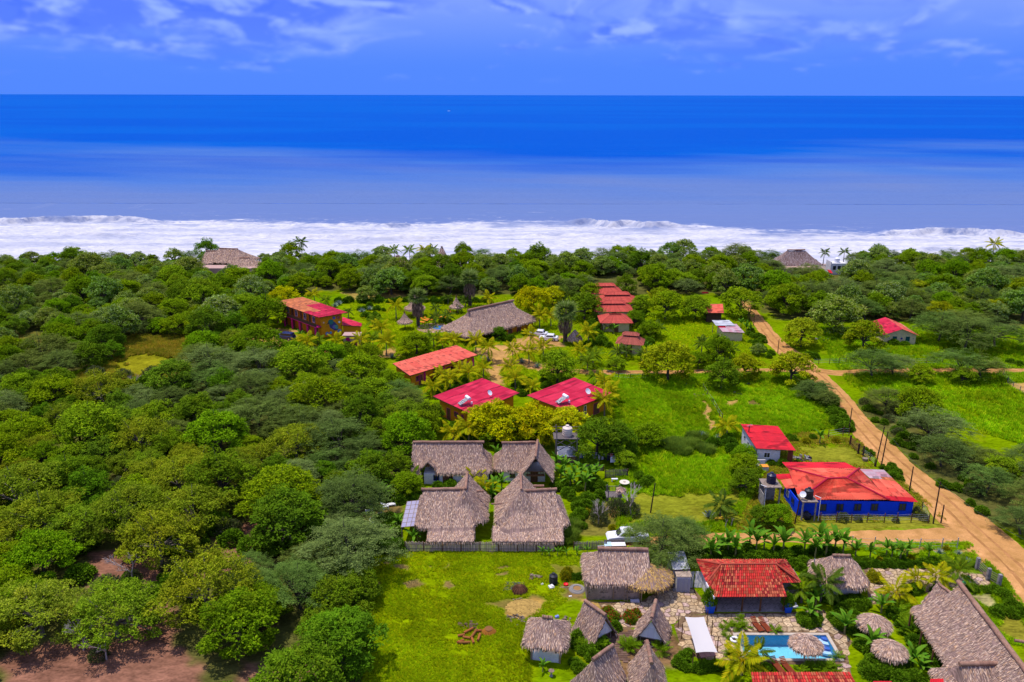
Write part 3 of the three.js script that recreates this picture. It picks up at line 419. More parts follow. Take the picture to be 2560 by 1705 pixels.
function fanPalm(x, z, H, s, label) {
  const r = rngOf(Math.floor(Math.abs(x * 91 + z * 37))), g = thing('fan_palm', label, 'palm tree', x, z, 0);
  new MB().rod(V(0, -0.1, 0), V(0, H, 0), 0.3 * s, 0.22 * s, 9).build('trunk', BARK, g);
  const L = new Leaves(); for (let k = 0; k < 900; k++) { const t = Math.pow(r(), 0.8), y = H - t * H * 0.6, a = r() * 6.28, rad = s * (0.3 + 0.62 * Math.sin(Math.PI * (0.2 + 0.75 * (1 - t)))) * (0.75 + 0.3 * r()); L.leaf(Math.cos(a) * rad, y, Math.sin(a) * rad, Math.cos(a) * 0.2, -0.95, Math.sin(a) * 0.2, -Math.sin(a), 0, Math.cos(a), 0.6 + 0.4 * r(), 0.14, tint([[0.18, 0.11, 0.07], [0.24, 0.15, 0.10], [0.11, 0.07, 0.05]], r, 0.2), 0.1); }
  part('dead_frond_skirt', L.geo(), STRAW, g, 'stuff');
  for (let k = 0; k < 34; k++) { const o = part('fan_leaf', fanGeo, LEAF, g); o.position.set(0, H, 0); o.rotation.order = 'YZX'; o.rotation.set((r() - 0.5) * 0.5, k * 2.4 + r() * 0.4, 1.25 - 1.75 * (k / 34)); o.scale.setScalar(s * (0.9 + 0.3 * r())); }
  return g;
}
// ---------- shrubs ----------
const SHRUB = {
  leafy_shrub: ['leafy green shrub', [[0.11, 0.22, 0.006], [0.15, 0.27, 0.010], [0.08, 0.175, 0.006]], 0.26, 0.13],
  yellow_shrub: ['yellow leaved croton shrub', [[0.45, 0.36, 0.006], [0.32, 0.32, 0.008], [0.2, 0.24, 0.01]], 0.26, 0.11],
  dark_shrub: ['dark green rounded shrub', [[0.06, 0.14, 0.005], [0.08, 0.18, 0.007]], 0.22, 0.12],
  flower_shrub: ['shrub dotted with red flowers', [[0.12, 0.22, 0.008], [0.16, 0.26, 0.010], [0.10, 0.19, 0.008], [0.12, 0.22, 0.008], [0.6, 0.03, 0.03]], 0.24, 0.12],
  reedy_shrub: ['spiky tufted grassy shrub', [[0.16, 0.25, 0.02], [0.21, 0.30, 0.03], [0.11, 0.2, 0.02]], 0.6, 0.06],
  grey_shrub: ['twiggy grey green shrub', [[0.10, 0.14, 0.03], [0.15, 0.14, 0.07], [0.08, 0.12, 0.025]], 0.22, 0.07],
};
const shrubGeo = {};
for (const k in SHRUB) shrubGeo[k] = [0, 1].map((v) => {
  const [, pal, len, wid] = SHRUB[k], r = rngOf(300 + v + k.length * 7), L = new Leaves(), spiky = k === 'reedy_shrub';
  for (let q = 0; q < 1500; q++) {
    let [x, y, z] = unitOf(r); y = Math.abs(y); const lump = 0.7 + 0.5 * vnoise(x * 2.2 + v * 9, z * 2.2 + y * 2), d = lump * (0.55 + 0.45 * Math.sqrt(r()));
    if (spiky) { const a = r() * 6.28, t = r(); L.leaf(Math.cos(a) * t * 0.75, 0.02, Math.sin(a) * t * 0.75, Math.cos(a) * (0.2 + 0.5 * r()), 0.9, Math.sin(a) * (0.2 + 0.5 * r()), -Math.sin(a), 0, Math.cos(a), len * (0.7 + 0.9 * r()), wid, tint(pal, r), 0.1); continue; }
    let ax = x + (r() - 0.5) * 1.4, ay = y * 0.5 + 0.25 + (r() - 0.5) * 0.8, az = z + (r() - 0.5) * 1.4, m = Math.hypot(ax, ay, az); ax /= m; ay /= m; az /= m; const nx = x * 0.6 + (r() - 0.5) * 0.7, ny = 0.75, nz = z * 0.6 + (r() - 0.5) * 0.7; let sx = ny * az - nz * ay, sy = nz * ax - nx * az, sz = nx * ay - ny * ax; m = Math.hypot(sx, sy, sz) || 1;
    L.leaf(x * d, y * d * 1.05 + 0.08, z * d, ax, ay, az, sx / m, sy / m, sz / m, len * (0.6 + 0.6 * r()), wid * (0.7 + 0.6 * r()), tint(pal, r), 0.15);
  }
  return L.geo();
});
function shrub(kind, x, z, s, label, group, sy = 1) { const g = part(/scrub|mud|thicket|coast|beach|field/.test(label) && kind === 'leafy_shrub' ? 'wild_bush' : /resort|bungalow|crimson|mural|restaurant/.test(label) && kind === 'leafy_shrub' ? 'garden_bush' : kind, shrubGeo[kind][Math.floor(hash2(x * 7, z * 7) * 2)], LEAF, scene); g.position.set(x, 0, z); g.rotation.y = hash2(z * 3, x * 5) * 6.28; g.scale.set(s, s * sy, s); return tag(g, label, kind === 'reedy_shrub' ? 'plant' : 'shrub', group); }
const arecaGeo = [0, 1].map((v) => { const list = [], r = rngOf(900 + v); for (let k = 0; k < 20; k++) { const g = frondGeo(800 + k + v * 50, 1.6, 0.35 + 0.4 * r(), [[0.14, 0.25, 0.006], [0.18, 0.29, 0.008], [0.10, 0.20, 0.005]], 0.5, 11); g.applyMatrix4(place((r() - 0.5) * 0.6, 0, (r() - 0.5) * 0.6, r() * 6.28, 0, 0.45 + 0.75 * r())); list.push(g); } return mergeGeometries(list); });
function areca(x, z, s, label, group) { const g = part('areca_palm', arecaGeo[Math.floor(hash2(x * 9, z * 3) * 2)], LEAF, scene); g.position.set(x, 0, z); g.rotation.y = hash2(x, z * 9) * 6.28; g.scale.setScalar(s); return tag(g, label, 'palm shrub', group); }
const agaveGeo = (() => { const mb = new MB(); for (let k = 0; k < 34; k++) { const a = k * 2.39996, e = 1.45 - 1.1 * k / 34, L = 1.0, d = V(Math.cos(a) * Math.cos(e), Math.sin(e), Math.sin(a) * Math.cos(e)), s = V(-Math.sin(a), 0, Math.cos(a)), c = [0.19, 0.25, 0.22].map((q) => q * (0.8 + 0.4 * hash2(k, 3))), m = d.clone().multiplyScalar(L * 0.4); mb.quad(V(0, 0.05, 0), m.clone().addScaledVector(s, 0.07), d.clone().multiplyScalar(L), m.clone().addScaledVector(s, -0.07), c); } return mb.geo(); })();
function agave(x, z, s, label, group) { const g = part('agave', agaveGeo, mat(1, 1, 1, { roughness: 0.6 }), scene); g.position.set(x, 0, z); g.scale.setScalar(s); return tag(g, label, 'agave', group); }

// ---------- thatched roofs: a height field over the plan, fronds laid down its slopes ----------
const STRAWPAL = [[0.63, 0.42, 0.29], [0.52, 0.35, 0.25], [0.74, 0.52, 0.37], [0.36, 0.24, 0.18], [0.76, 0.56, 0.41], [0.58, 0.33, 0.17], [0.26, 0.175, 0.14]], GOLDPAL = [[0.58, 0.35, 0.09], [0.66, 0.43, 0.13], [0.48, 0.28, 0.07], [0.36, 0.20, 0.06]], TANPAL = [[0.60, 0.36, 0.22], [0.52, 0.32, 0.20], [0.68, 0.43, 0.28], [0.38, 0.23, 0.15]];
// ridge q = [x0, z0, x1, z1] in the thing's own frame
function hip(q, p, e, b, over, g = 0.62, rr = 0.8) {
  const cx = (q[0] + q[2]) / 2, cz = (q[1] + q[3]) / 2, L = Math.hypot(q[2] - q[0], q[3] - q[1]) / 2, dx = (q[2] - q[0]) / 2 / L, dz = (q[3] - q[1]) / 2 / L, [o0, o1] = [].concat(over, over);
  return {
    x0: cx - L - 7, x1: cx + L + 7, z0: cz - L - 7, z1: cz + L + 7, low: e, box: [cx, cz, L + Math.max(o0, o1) + 0.3, b + 0.3, dx, dz],
    f: (x, z, pad = 0) => {
      const u = (x - cx) * dx + (z - cz) * dz, v = Math.abs((x - cx) * -dz + (z - cz) * dx), o = u > 0 ? o1 : o0, au = Math.abs(u), end = L + o;
      const ex = au - end + rr, ev = v - b + rr, d = ex > 0 && ev > 0 && o > 0.6 ? Math.hypot(ex, ev) - rr : Math.max(ex, ev) - rr; if (d > pad) return -9;
      let t = 1 - v / b; if (au > L && o > 0.4) t = Math.min(t, (g >= 1 ? 1 : g) * (end - au) / o); t = clamp(t, -0.1, 1);
      return e + (p - e) * (t - 0.05 * Math.sin(Math.PI * clamp(t)));
    },
  };
}
function cone(cx, cz, R, p, e, bell = 0.06) { return { low: e, box: [cx, cz, R + 0.3, R + 0.3, 1, 0], f: (x, z, pad = 0) => { const d = Math.hypot(x - cx, z - cz); if (d > R + pad) return -9; const t = clamp(1 - d / R, -0.1, 1); return e + (p - e) * (t - bell * Math.sin(Math.PI * clamp(t)) - (bell < 0 ? 0 : 0)); } }; }
function lean(x0, x1, zb, hb, zf, hf) { return { low: 2.4, box: [(x0 + x1) / 2, (zb + zf) / 2, Math.abs(x1 - x0) / 2 + 0.3, Math.abs(zf - zb) / 2 + 0.3, 1, 0], f: (x, z, pad = 0) => (x < x0 - pad || x > x1 + pad || z > zf + pad || z < zb - pad) ? -9 : mix(hb, hf, (z - zb) / (zf - zb)) }; }
function thatch(parent, roofs, o = {}) {
  const st = o.step || 0.2, r = rngOf(o.seed || 5), pal = o.pal || STRAWPAL, H = (x, z, pad) => { let h = -9; for (const q of roofs) h = Math.max(h, q.f(x, z, pad)); return h; };
  let X0 = 1e9, X1 = -1e9, Z0 = 1e9, Z1 = -1e9; for (const { box: [cx, cz, a, b, dx, dz] } of roofs) { const ex = Math.abs(dx) * a + Math.abs(dz) * b, ez = Math.abs(dz) * a + Math.abs(dx) * b; X0 = Math.min(X0, cx - ex); X1 = Math.max(X1, cx + ex); Z0 = Math.min(Z0, cz - ez); Z1 = Math.max(Z1, cz + ez); }
  const nx = Math.ceil((X1 - X0) / st), nz = Math.ceil((Z1 - Z0) / st), ids = new Map(), mb = new MB(), th = o.thick || 0.24;
  const inC = (i, j) => i >= 0 && j >= 0 && i < nx && j < nz && H(X0 + (i + 0.5) * st, Z0 + (j + 0.5) * st, 0) > -5;
  const vid = (i, j, low) => { const k = (i * 4096 + j) * 2 + low; if (!ids.has(k)) { const x = X0 + i * st, z = Z0 + j * st; let h = H(x, z, 0.32); if (h < -5) h = 0; const w = 0.10 * (fbm(x * 1.3 + 7, z * 1.3, 2) - 0.5); const c = 0.8 + 0.35 * fbm(x * 0.9, z * 0.9 + 5, 3); ids.set(k, mb.vert(x, h + w - (low ? th : 0), z, 0, 1, 0, x, h * 0.9 + z * 0.6, [c, c, c])); } return ids.get(k); };
  const fringe = [];
  for (let j = 0; j < nz; j++) for (let i = 0; i < nx; i++) {
    if (!inC(i, j)) continue;
    const a = vid(i, j, 0), b = vid(i + 1, j, 0), c = vid(i + 1, j + 1, 0), d = vid(i, j + 1, 0); mb.i.push(a, d, c, a, c, b);
    const A = vid(i, j, 1), B = vid(i + 1, j, 1), C = vid(i + 1, j + 1, 1), D = vid(i, j + 1, 1); mb.i.push(A, C, D, A, B, C);
    for (const [di, dj, p, q, P, Q] of [[0, 1, d, c, D, C], [0, -1, b, a, B, A], [1, 0, c, b, C, B], [-1, 0, a, d, A, D]]) if (!inC(i + di, j + dj)) { mb.i.push(p, P, Q, p, Q, q); fringe.push([X0 + (i + 0.5 + di * 0.5) * st, Z0 + (j + 0.5 + dj * 0.5) * st, di, dj]); }
  }
  const g = mb.geo(); g.computeVertexNormals(); const roof = part('thatch_roof', g, THATCH, parent);
  // palm-leaf fronds
  const L = new Leaves(), n = Math.floor(nx * nz * st * st * (o.dense || 42) * 1.7), up = 0.06;
  for (let k = 0; k < n; k++) {
    const x = mix(X0, X1, r()), z = mix(Z0, Z1, r()), h = H(x, z, 0); if (h < -5) continue;
    const gx = (H(x + up, z, 0.3) - H(x - up, z, 0.3)) / (2 * up), gz = (H(x, z + up, 0.3) - H(x, z - up, 0.3)) / (2 * up), gl = Math.hypot(gx, gz); if (gl > 6 || gl < 0.05) continue;
    let dx = -gx, dy = -gl * gl, dz = -gz; const tw = (r() - 0.5) * 0.5, ca = Math.cos(tw), sa = Math.sin(tw);[dx, dz] = [dx * ca - dz * sa, dx * sa + dz * ca]; let m = Math.hypot(dx, dy, dz); dx /= m; dy /= m; dz /= m;
    const nl = Math.hypot(gx, 1, gz), Nx = -gx / nl, Ny = 1 / nl, Nz = -gz / nl; let lift = 0.05 + 0.16 * r(); dx += Nx * lift; dy += Ny * lift; dz += Nz * lift; m = Math.hypot(dx, dy, dz); dx /= m; dy /= m; dz /= m;
    let sx = Ny * dz - Nz * dy, sy = Nz * dx - Nx * dz, sz = Nx * dy - Ny * dx; m = Math.hypot(sx, sy, sz); sx /= m; sy /= m; sz /= m; const rl = (r() - 0.5) * 0.7; sx += Nx * rl; sy += Ny * rl; sz += Nz * rl; m = Math.hypot(sx, sy, sz);
    const len = (0.24 + 0.34 * r()) * (o.scale || 1); L.leaf(x - dx * len * 0.3 + Nx * 0.02, h - dy * len * 0.3 + Ny * 0.02, z - dz * len * 0.3 + Nz * 0.02, dx, dy, dz, sx / m, sy / m, sz / m, len, (0.026 + 0.034 * r()) * (o.scale || 1), tint(pal, r, 0.25), 0.1);
  }
  const low = Math.min(...roofs.map((q) => q.low ?? 9)) + 0.5; for (const [x, z, di, dj] of fringe) if (!(H(x - di * 0.15, z - dj * 0.15, 0.2) > low)) for (let k = 0; k < 7; k++) { const px = x + (r() - 0.5) * st, pz = z + (r() - 0.5) * st, h = H(px - di * 0.15, pz - dj * 0.15, 0.2); if (h < -5) continue; const a = 0.25 + 0.4 * r(), m = Math.hypot(a, 0.85); L.leaf(px - di * 0.12, h - 0.02 - 0.1 * r(), pz - dj * 0.12, di * a / m, -0.85 / m, dj * a / m, dj, 0, -di, 0.2 + 0.4 * r(), 0.035 + 0.035 * r(), tint(pal, r, 0.25), 0.1); }
  part('palm_fronds', L.geo(), STRAW, roof, 'stuff');
  return { roof, H };
}
function ridgeRoll(parent, ax, ay, az, bx_, by, bz, rad = 0.17, ties = 0) { // a bundle of thatch lashed along the ridge
  const mb = new MB(), n = 8, r = rngOf(Math.floor(Math.abs(ax * 37 + bz * 11))); let prev = null;
  for (let k = 0; k <= n; k++) { const t = k / n, p = V(mix(ax, bx_, t), mix(ay, by, t) + 0.05 * (r() - 0.5), mix(az, bz, t)); if (prev) mb.rod(prev, p, rad * 1.25 * (0.92 + 0.16 * r()), rad * 1.25 * (0.92 + 0.16 * r()), 8, tint([[0.98, 0.76, 0.60], [0.86, 0.65, 0.52]], r, 0.12)); prev = p; }
  const o = mb.build('ridge_roll', mat(1, 1, 1, { map: rep(T.straw, 2, 1), roughness: 1 }), parent);
  for (let k = 0; k < ties; k++) { const t = (k + 0.5) / ties, p = V(mix(ax, bx_, t), mix(ay, by, t), mix(az, bz, t)), d = V(bx_ - ax, by - ay, bz - az).normalize().multiplyScalar(0.05); new MB().rod(p.clone().sub(d), p.clone().add(d), rad * 1.38, rad * 1.38, 9).build('lashing', PALEWOOD, o); }
  return o;
}
function sides(q, pt) { const dx = q[2] - q[0], dz = q[3] - q[1], l = Math.hypot(dx, dz); return Math.abs((pt[0] - q[0]) * -dz + (pt[1] - q[1]) * dx) / l; }
// hut: ridges and eaves in world metres
function hut(name, label, cat, x, z, spec, group) {
  const g = thing(name, label, cat, x, z, 0, group), loc = (q) => [q[0] - x, q[1] - z, q[2] - x, q[3] - z], roofs = [];
  for (const s of spec.ridges) { const b = s.b ?? sides(s.q, s.front); roofs.push(hip(loc(s.q), s.p, s.e, b, s.over, s.g, s.rr)); }
  for (const f of spec.more || []) roofs.push(f);
  const t = thatch(g, roofs, spec);
  for (const s of spec.ridges) if (s.roll !== 0) { const q = loc(s.q), ex = (q[2] - q[0]) * 0.02, ez = (q[3] - q[1]) * 0.02; ridgeRoll(t.roof, q[0] - ex, s.p + 0.05, q[1] - ez, q[2] + ex, s.p + 0.05, q[3] + ez, s.roll || 0.16, s.ties || 0); }
  return g;
}
// ---------- sheet-metal roofs and walled houses ----------
function sheetRoof(parent, a, b, c, d, nx, ny, pick, wave = 0.03, seed = 1) { // a, b the low edge left to right; d, c the high edge
  const lerp3 = (p, q, t) => V().lerpVectors(p, q, t), at = (u, v) => lerp3(lerp3(a, b, u), lerp3(d, c, u), v), n = V().crossVectors(V().subVectors(b, a), V().subVectors(d, a)).normalize(); if (n.y < 0) n.negate();
  for (let j = 0; j < ny; j++) for (let i = 0; i < nx; i++) {
    const mb = new MB(), seg = 8, lift = 0.012 * ((i + j) % 2) + 0.012 * j, u0 = i / nx - (i ? 0.004 : 0), u1 = (i + 1) / nx, v0 = j / ny - (j ? 0.012 : 0), v1 = (j + 1) / ny, w = (k) => wave * 0.5 * (k % 2 ? 1 : -1) + lift;
    for (let k = 0; k < seg; k++) { const ua = mix(u0, u1, k / seg), ub = mix(u0, u1, (k + 1) / seg); mb.quad(at(ua, v0).addScaledVector(n, w(k)), at(ub, v0).addScaledVector(n, w(k + 1)), at(ub, v1).addScaledVector(n, w(k + 1)), at(ua, v1).addScaledVector(n, w(k))); }
    const m = pick(i, j, hash2(i * 7 + seed, j * 13 + seed)); mb.build('roof_sheet', m, parent);
  }
}
const tones = (m) => (i, j, h) => m[Math.floor(h * m.length)];
const wallSlab = (A, B, h0, h1, t = 0.15, y0 = 0) => { const dx = B[0] - A[0], dz = B[1] - A[1], l = Math.hypot(dx, dz), nx = -dz / l * t, nz = dx / l * t; return new MB().hexa([V(A[0], y0, A[1]), V(B[0], y0, B[1]), V(B[0] + nx, y0, B[1] + nz), V(A[0] + nx, y0, A[1] + nz), V(A[0], h0, A[1]), V(B[0], h1, B[1]), V(B[0] + nx, h1, B[1] + nz), V(A[0] + nx, h0, A[1] + nz)]); };
// A to B with the outside on the right hand when seen from above going A -> B (walls listed counter-clockwise)
function windowOn(parent, A, B, t, y0, w, h, fm = WPAINT, pm = GLASS, name = 'window', bars = 1) {
  const dx = B[0] - A[0], dz = B[1] - A[1], l = Math.hypot(dx, dz), ux = dx / l, uz = dz / l, nx = -uz, nz = ux, P = (s, y, o) => V(A[0] + ux * (l * t + s) + nx * o, y, A[1] + uz * (l * t + s) + nz * o), mb = new MB(), f = 0.07;
  const bar = (s0, s1, y_0, y1, o) => mb.hexa([P(s0, y_0, o), P(s1, y_0, o), P(s1, y_0, -0.02), P(s0, y_0, -0.02), P(s0, y1, o), P(s1, y1, o), P(s1, y1, -0.02), P(s0, y1, -0.02)]);
  bar(-w / 2 - f, w / 2 + f, y0 - f, y0, 0.07); bar(-w / 2 - f, w / 2 + f, y0 + h, y0 + h + f, 0.06); bar(-w / 2 - f, -w / 2, y0, y0 + h, 0.06); bar(w / 2, w / 2 + f, y0, y0 + h, 0.06);
  for (let k = 1; k <= bars; k++) { const s = -w / 2 + w * k / (bars + 1); bar(s - 0.025, s + 0.025, y0, y0 + h, 0.04); }
  const o = mb.build(name, fm, parent);
  new MB().quad(P(-w / 2, y0, 0.015), P(w / 2, y0, 0.015), P(w / 2, y0 + h, 0.015), P(-w / 2, y0 + h, 0.015)).build(name === 'door' ? 'door_leaf' : 'pane', pm, o); return o;
}
function offsetQuad(c, d) { const n = c.length, out = []; const mx = c.reduce((s, p) => s + p[0], 0) / n, mz = c.reduce((s, p) => s + p[1], 0) / n; for (let i = 0; i < n; i++) { const p = c[i], a = c[(i + n - 1) % n], b = c[(i + 1) % n]; const u = [a[0] - p[0], a[1] - p[1]], v = [b[0] - p[0], b[1] - p[1]], lu = Math.hypot(...u), lv = Math.hypot(...v), s = Math.abs((u[0] * v[1] - u[1] * v[0]) / (lu * lv)) || 1; out.push([p[0] + (u[0] / lu + v[0] / lv) * d / s, p[1] + (u[1] / lu + v[1] / lv) * d / s]); } return out; }
// house under a four-cornered sheet roof; roof corners in world metres with heights, counter-clockwise from the near left: near left, near right, far right, far left
function sheetHouse(name, label, R, nx, ny, pick, wm, inset = 0.6, o = {}) {
  const x = R.reduce((s, p) => s + p[0], 0) / 4, z = R.reduce((s, p) => s + p[1], 0) / 4, g = thing(name, label, 'house', x, z), c = R.map((p) => V(p[0] - x, p[2], p[1] - z)), W = offsetQuad(c.map((p) => [p.x, p.z]), inset);
  sheetRoof(g, c[0], c[1], c[2], c[3], nx, ny, pick, o.wave ?? 0.03, nx);
  const fas = new MB(); for (let i = 0; i < 4; i++) { const a = c[i], b = c[(i + 1) % 4]; fas.rod(V(a.x, a.y - 0.08, a.z), V(b.x, b.y - 0.08, b.z), 0.05, 0.05, 4); } fas.build('roof_edge', o.edge || DARKWOOD, g, 'stuff');
  const walls = []; for (let i = 0; i < 4; i++) { const a = W[i], b = W[(i + 1) % 4], yOf = (p) => { const n = V().crossVectors(V().subVectors(c[1], c[0]), V().subVectors(c[3], c[0])); return c[0].y - (n.x * (p[0] - c[0].x) + n.z * (p[1] - c[0].z)) / n.y - 0.1; }; walls.push([a, b]); if (!(o.open || []).includes(i)) { const s = wallSlab(a, b, yOf(a), yOf(b), -0.15).build('wall', o.wallM?.[i] || wm, g); } }
  return { g, W, walls, c, x, z };
}
function pole(name, label, cat, x, z, h, r0, m, group, leanX = 0) { const g = new MB().rod(V(0, -0.2, 0), V(leanX, h, 0), r0, r0 * 0.75, 8).build(name, m, scene); g.position.set(x, 0, z); return tag(g, label, cat, group); }

// ---------- thatched compound in the middle ----------
{
  const x = 0, z = 0, at = (a, b) => [a, b];
  { // long hut with the dormer
    const [ox, oz] = [-8.83, -110.02], g = hut('thatched_house', 'long thatched house with a small dormer hole in its roof', 'house', ox, oz, { seed: 21, ridges: [{ q: [-14.24, -106.88, -4.24, -106.92], p: 5.3, e: 1.9, front: [-8.20, -103.79], over: [0.35, 1.35], g: 0.62, roll: 0.17 }, { q: [-12.24, -105.94, -12.06, -104.04], p: 3.75, e: 2.9, b: 0.75, over: [0.1, 0.3], g: 1, roll: 0, rr: 0.1 }] });
    const [wx, wz] = [-12.68, -104.06], [ex] = [-3.36, -104.09], w = ex - wx; bx(wx + w / 2 - ox, 0, wz - 2.6 - oz, w, 1.65, 5.2).build('wall', WHITE, g);
    const A = [wx - ox, wz - oz], B = [ex - ox, wz - oz]; windowOn(g, A, B, 0.19, 0.65, 0.7, 0.75, TRIMBLUE); windowOn(g, A, B, 0.34, 0, 0.8, 1.5, BROWNWOOD, BROWNWOOD, 'door', 0); windowOn(g, A, B, 0.41, 0.5, 0.6, 0.8, BROWNWOOD);
    const [dx, dz] = [-12.08, -104.16]; bx(dx - ox, 2.75, dz - oz + 0.1, 0.55, 0.55, 0.1).build('dormer_hole_shade', BROWNWOOD, g);  // brown panel added to stand for the shade inside the open dormer hole
  }
  { // hut with the loft
    const [ox, oz] = [1.76, -109.32], [r0x, r0z] = [3.78, -107.31], [r1x, r1z] = [3.34, -101.80], g = hut('thatched_house', 'thatched house with an open loft gable facing the lawn', 'house', ox, oz, { seed: 22, ridges: [{ q: [-1.42, -107.18, 3.38, -107.39], p: 5.1, e: 1.9, front: [-0.21, -104.59], over: [1.3, 0.5], g: 0.62, roll: 0.15 }, { q: [r0x, r0z, r1x, r1z], p: 5.4, e: 2.0, b: 2.5, over: [0.3, 0.05], g: 1, roll: 0.15, rr: 0.1 }] });
    const [wx, wz] = [-1.47, -104.03], [ex] = [4.84, -104.05]; bx((wx + ex) / 2 - ox, 0, wz - 3.0 - oz, ex - wx, 1.6, 4.4).build('wall', WHITE, g);
    const gx = r1x - ox, gz = r1z - oz - 0.7;
    bx(gx, 2.3, gz + 0.25, 2.6, 0.14, 0.5).build('loft_floor', BROWNWOOD, g); for (let k = 0; k < 7; k++) bx(gx - 1.1 + k * 0.37, 2.44, gz + 0.45, 0.05, 0.55, 0.05).build('baluster', BROWNWOOD, g); bx(gx, 2.98, gz + 0.45, 2.3, 0.07, 0.07).build('handrail', BROWNWOOD, g);
    const A = [wx - ox, wz - 0.8 - oz], B = [ex - ox, wz - 0.8 - oz]; windowOn(g, A, B, 0.75, 0, 0.9, 1.5, BROWNWOOD, BROWNWOOD, 'door', 0); windowOn(g, A, B, 0.25, 0.7, 0.7, 0.6, BROWNWOOD);
  }
  { // near left, L-shaped ridge
    const [ox, oz] = [-7.73, -94.39], [lx0, zf] = [-10.43, -86.10], [lx1] = [-4.58, -86.12], [, zb] = [-7.66, -88.18];
    const g = hut('thatched_house', 'thatched house with crossing ridges beside the clear panel awning', 'house', ox, oz, { seed: 23, ridges: [{ q: [-11.52, -92.09, -6.00, -92.26], p: 5.4, e: 2.3, front: [-7.24, -88.10], over: [0.75, 1.5], g: 0.62, roll: 0.18, ties: 3 }, { q: [-5.92, -96.00, -5.91, -91.47], p: 5.8, e: 2.3, b: 2.9, over: [0.4, 2.2], g: 1, roll: 0.15 }], more: [lean(lx0 - ox, lx1 - ox, zb - 0.5 - oz, 2.3, zf - oz, 1.55)] });
    const [, wz] = [-7.23, -87.31]; bx((lx0 + lx1) / 2 - ox, 0, wz - 4.2 - oz, lx1 - lx0 - 0.5, 1.25, 6.6).build('wall', WHITE, g);
    const [s0, s1] = [-3.44, -93.04]; ridgeRoll(g.children[0], s0 - 1.1 - ox, 4.7, s1 - oz, s0 - 0.2 - ox, 4.7, s1 - oz, 0.13);
    const [p0, p1] = [-4.67, -89.23]; new MB().rod(V(p0 - ox, 0, p1 - oz), V(p0 - ox, 2.6, p1 - oz), 0.07, 0.06).build('porch_post', PALEWOOD, g);
  }
  { // near right
    const [ox, oz] = [2.14, -94.42], [lx0, zf] = [-2.28, -86.17], [lx1] = [6.42, -86.20], [, zb] = [2.01, -88.08];
    const g = hut('thatched_house', 'widest thatched house with a steep back ridge, right of the panel awning house', 'house', ox, oz, { seed: 24, ridges: [{ q: [0.96, -91.89, 5.72, -92.43], p: 5.3, e: 2.3, front: [1.73, -88.00], over: [2.6, 1.25], g: 0.62, roll: 0.18, ties: 3 }, { q: [1.18, -95.76, 1.23, -91.19], p: 5.9, e: 2.3, b: 3.4, over: [0.4, 2.4], g: 1, roll: 0.14 }], more: [lean(lx0 - ox, lx1 - ox, zb - 0.5 - oz, 2.3, zf - oz, 1.55)] });
    const [, wz] = [2.01, -87.34]; bx((lx0 + lx1) / 2 - ox, 0, wz - 4.2 - oz, lx1 - lx0 - 0.6, 1.25, 6.6).build('wall', WHITE, g);
    const [s0, s1] = [3.52, -93.96]; ridgeRoll(g.children[0], s0 - 0.7 - ox, 5.0, s1 - oz, s0 + 0.7 - ox, 5.0, s1 - oz, 0.13); const [q0, q1] = [-1.85, -91.15]; ridgeRoll(g.children[0], q0 - 0.8 - ox, 3.9, q1 - oz, q0 + 0.6 - ox, 3.95, q1 - oz, 0.08);
  }
  { // kitchen hut with the golden side roof
    const [ox, oz] = [11.80, -79.07], [cx, cz] = [14.76, -76.83], [e0, e1] = [15.35, -79.14], g = hut('thatched_house', 'thatched hut with mud walls, a leaning ladder and a golden side roof', 'house', ox, oz, { seed: 25, ridges: [{ q: [9.87, -79.34, 15.35, -79.14], p: 4.7, e: 2.2, front: [11.37, -76.20], over: [1.75, 0.15], g: 0.68, roll: 0.19, ties: 2 }] });
    thatch(g, [cone(e0 - ox - 0.1, e1 - oz + 0.9, 3.0, 3.7, 2.1)], { seed: 31, pal: GOLDPAL });
    const [wx, wz] = [8.37, -76.48], [ex] = [14.32, -76.50], w = ex - wx; bx(wx + w / 2 - ox, 0, wz - 2.4 - oz, w, 2.0, 4.8).build('mud_wall', mat(0.40, 0.31, 0.25, { map: rep(T.worn, 0.35), roughness: 1 }), g);
    for (const t of [0.01, 0.5, 0.99]) new MB().rod(V(wx + w * t - ox, 0, wz - oz + 0.05), V(wx + w * t - ox, 2.4, wz - oz + 0.05), 0.07, 0.06).build('post', PALEWOOD, g);
    for (const [px, pz] of [[14.44, -76.16], [16.44, -76.73], [17.03, -79.09]]) new MB().rod(V(px - ox, 0, pz - oz), V(px - ox, 2.3, pz - oz), 0.08, 0.07).build('post', PALEWOOD, g);
  }
  { // white square hut on the lawn
    const [ox, oz] = [3.48, -66.93], g = hut('thatched_hut', 'square thatched hut with white walls standing on the lawn', 'hut', ox, oz, { seed: 26, ridges: [{ q: [3.11, -68.07, 4.08, -67.91], p: 3.9, e: 2.0, front: [3.40, -65.65], over: [1.75, 1.75], g: 1, roll: 0.14, ties: 2 }] });
    const A = [1.99, -66.59], B = [4.80, -66.08], dx = B[0] - A[0], dz = B[1] - A[1], L = Math.hypot(dx, dz), nx = dz / L * 3.1, nz = -dx / L * 3.1, c = [A, B, [B[0] + nx, B[1] + nz], [A[0] + nx, A[1] + nz]].map((p) => [p[0] - ox, p[1] - oz]);
    for (let i = 0; i < 4; i++) wallSlab(c[i], c[(i + 1) % 4], 2.1, 2.1, -0.14).build('wall', WHITE, g); for (const p of c) bx(p[0], 0, p[1], 0.16, 2.12, 0.16).build('corner_post', PALEWOOD, g);
  }
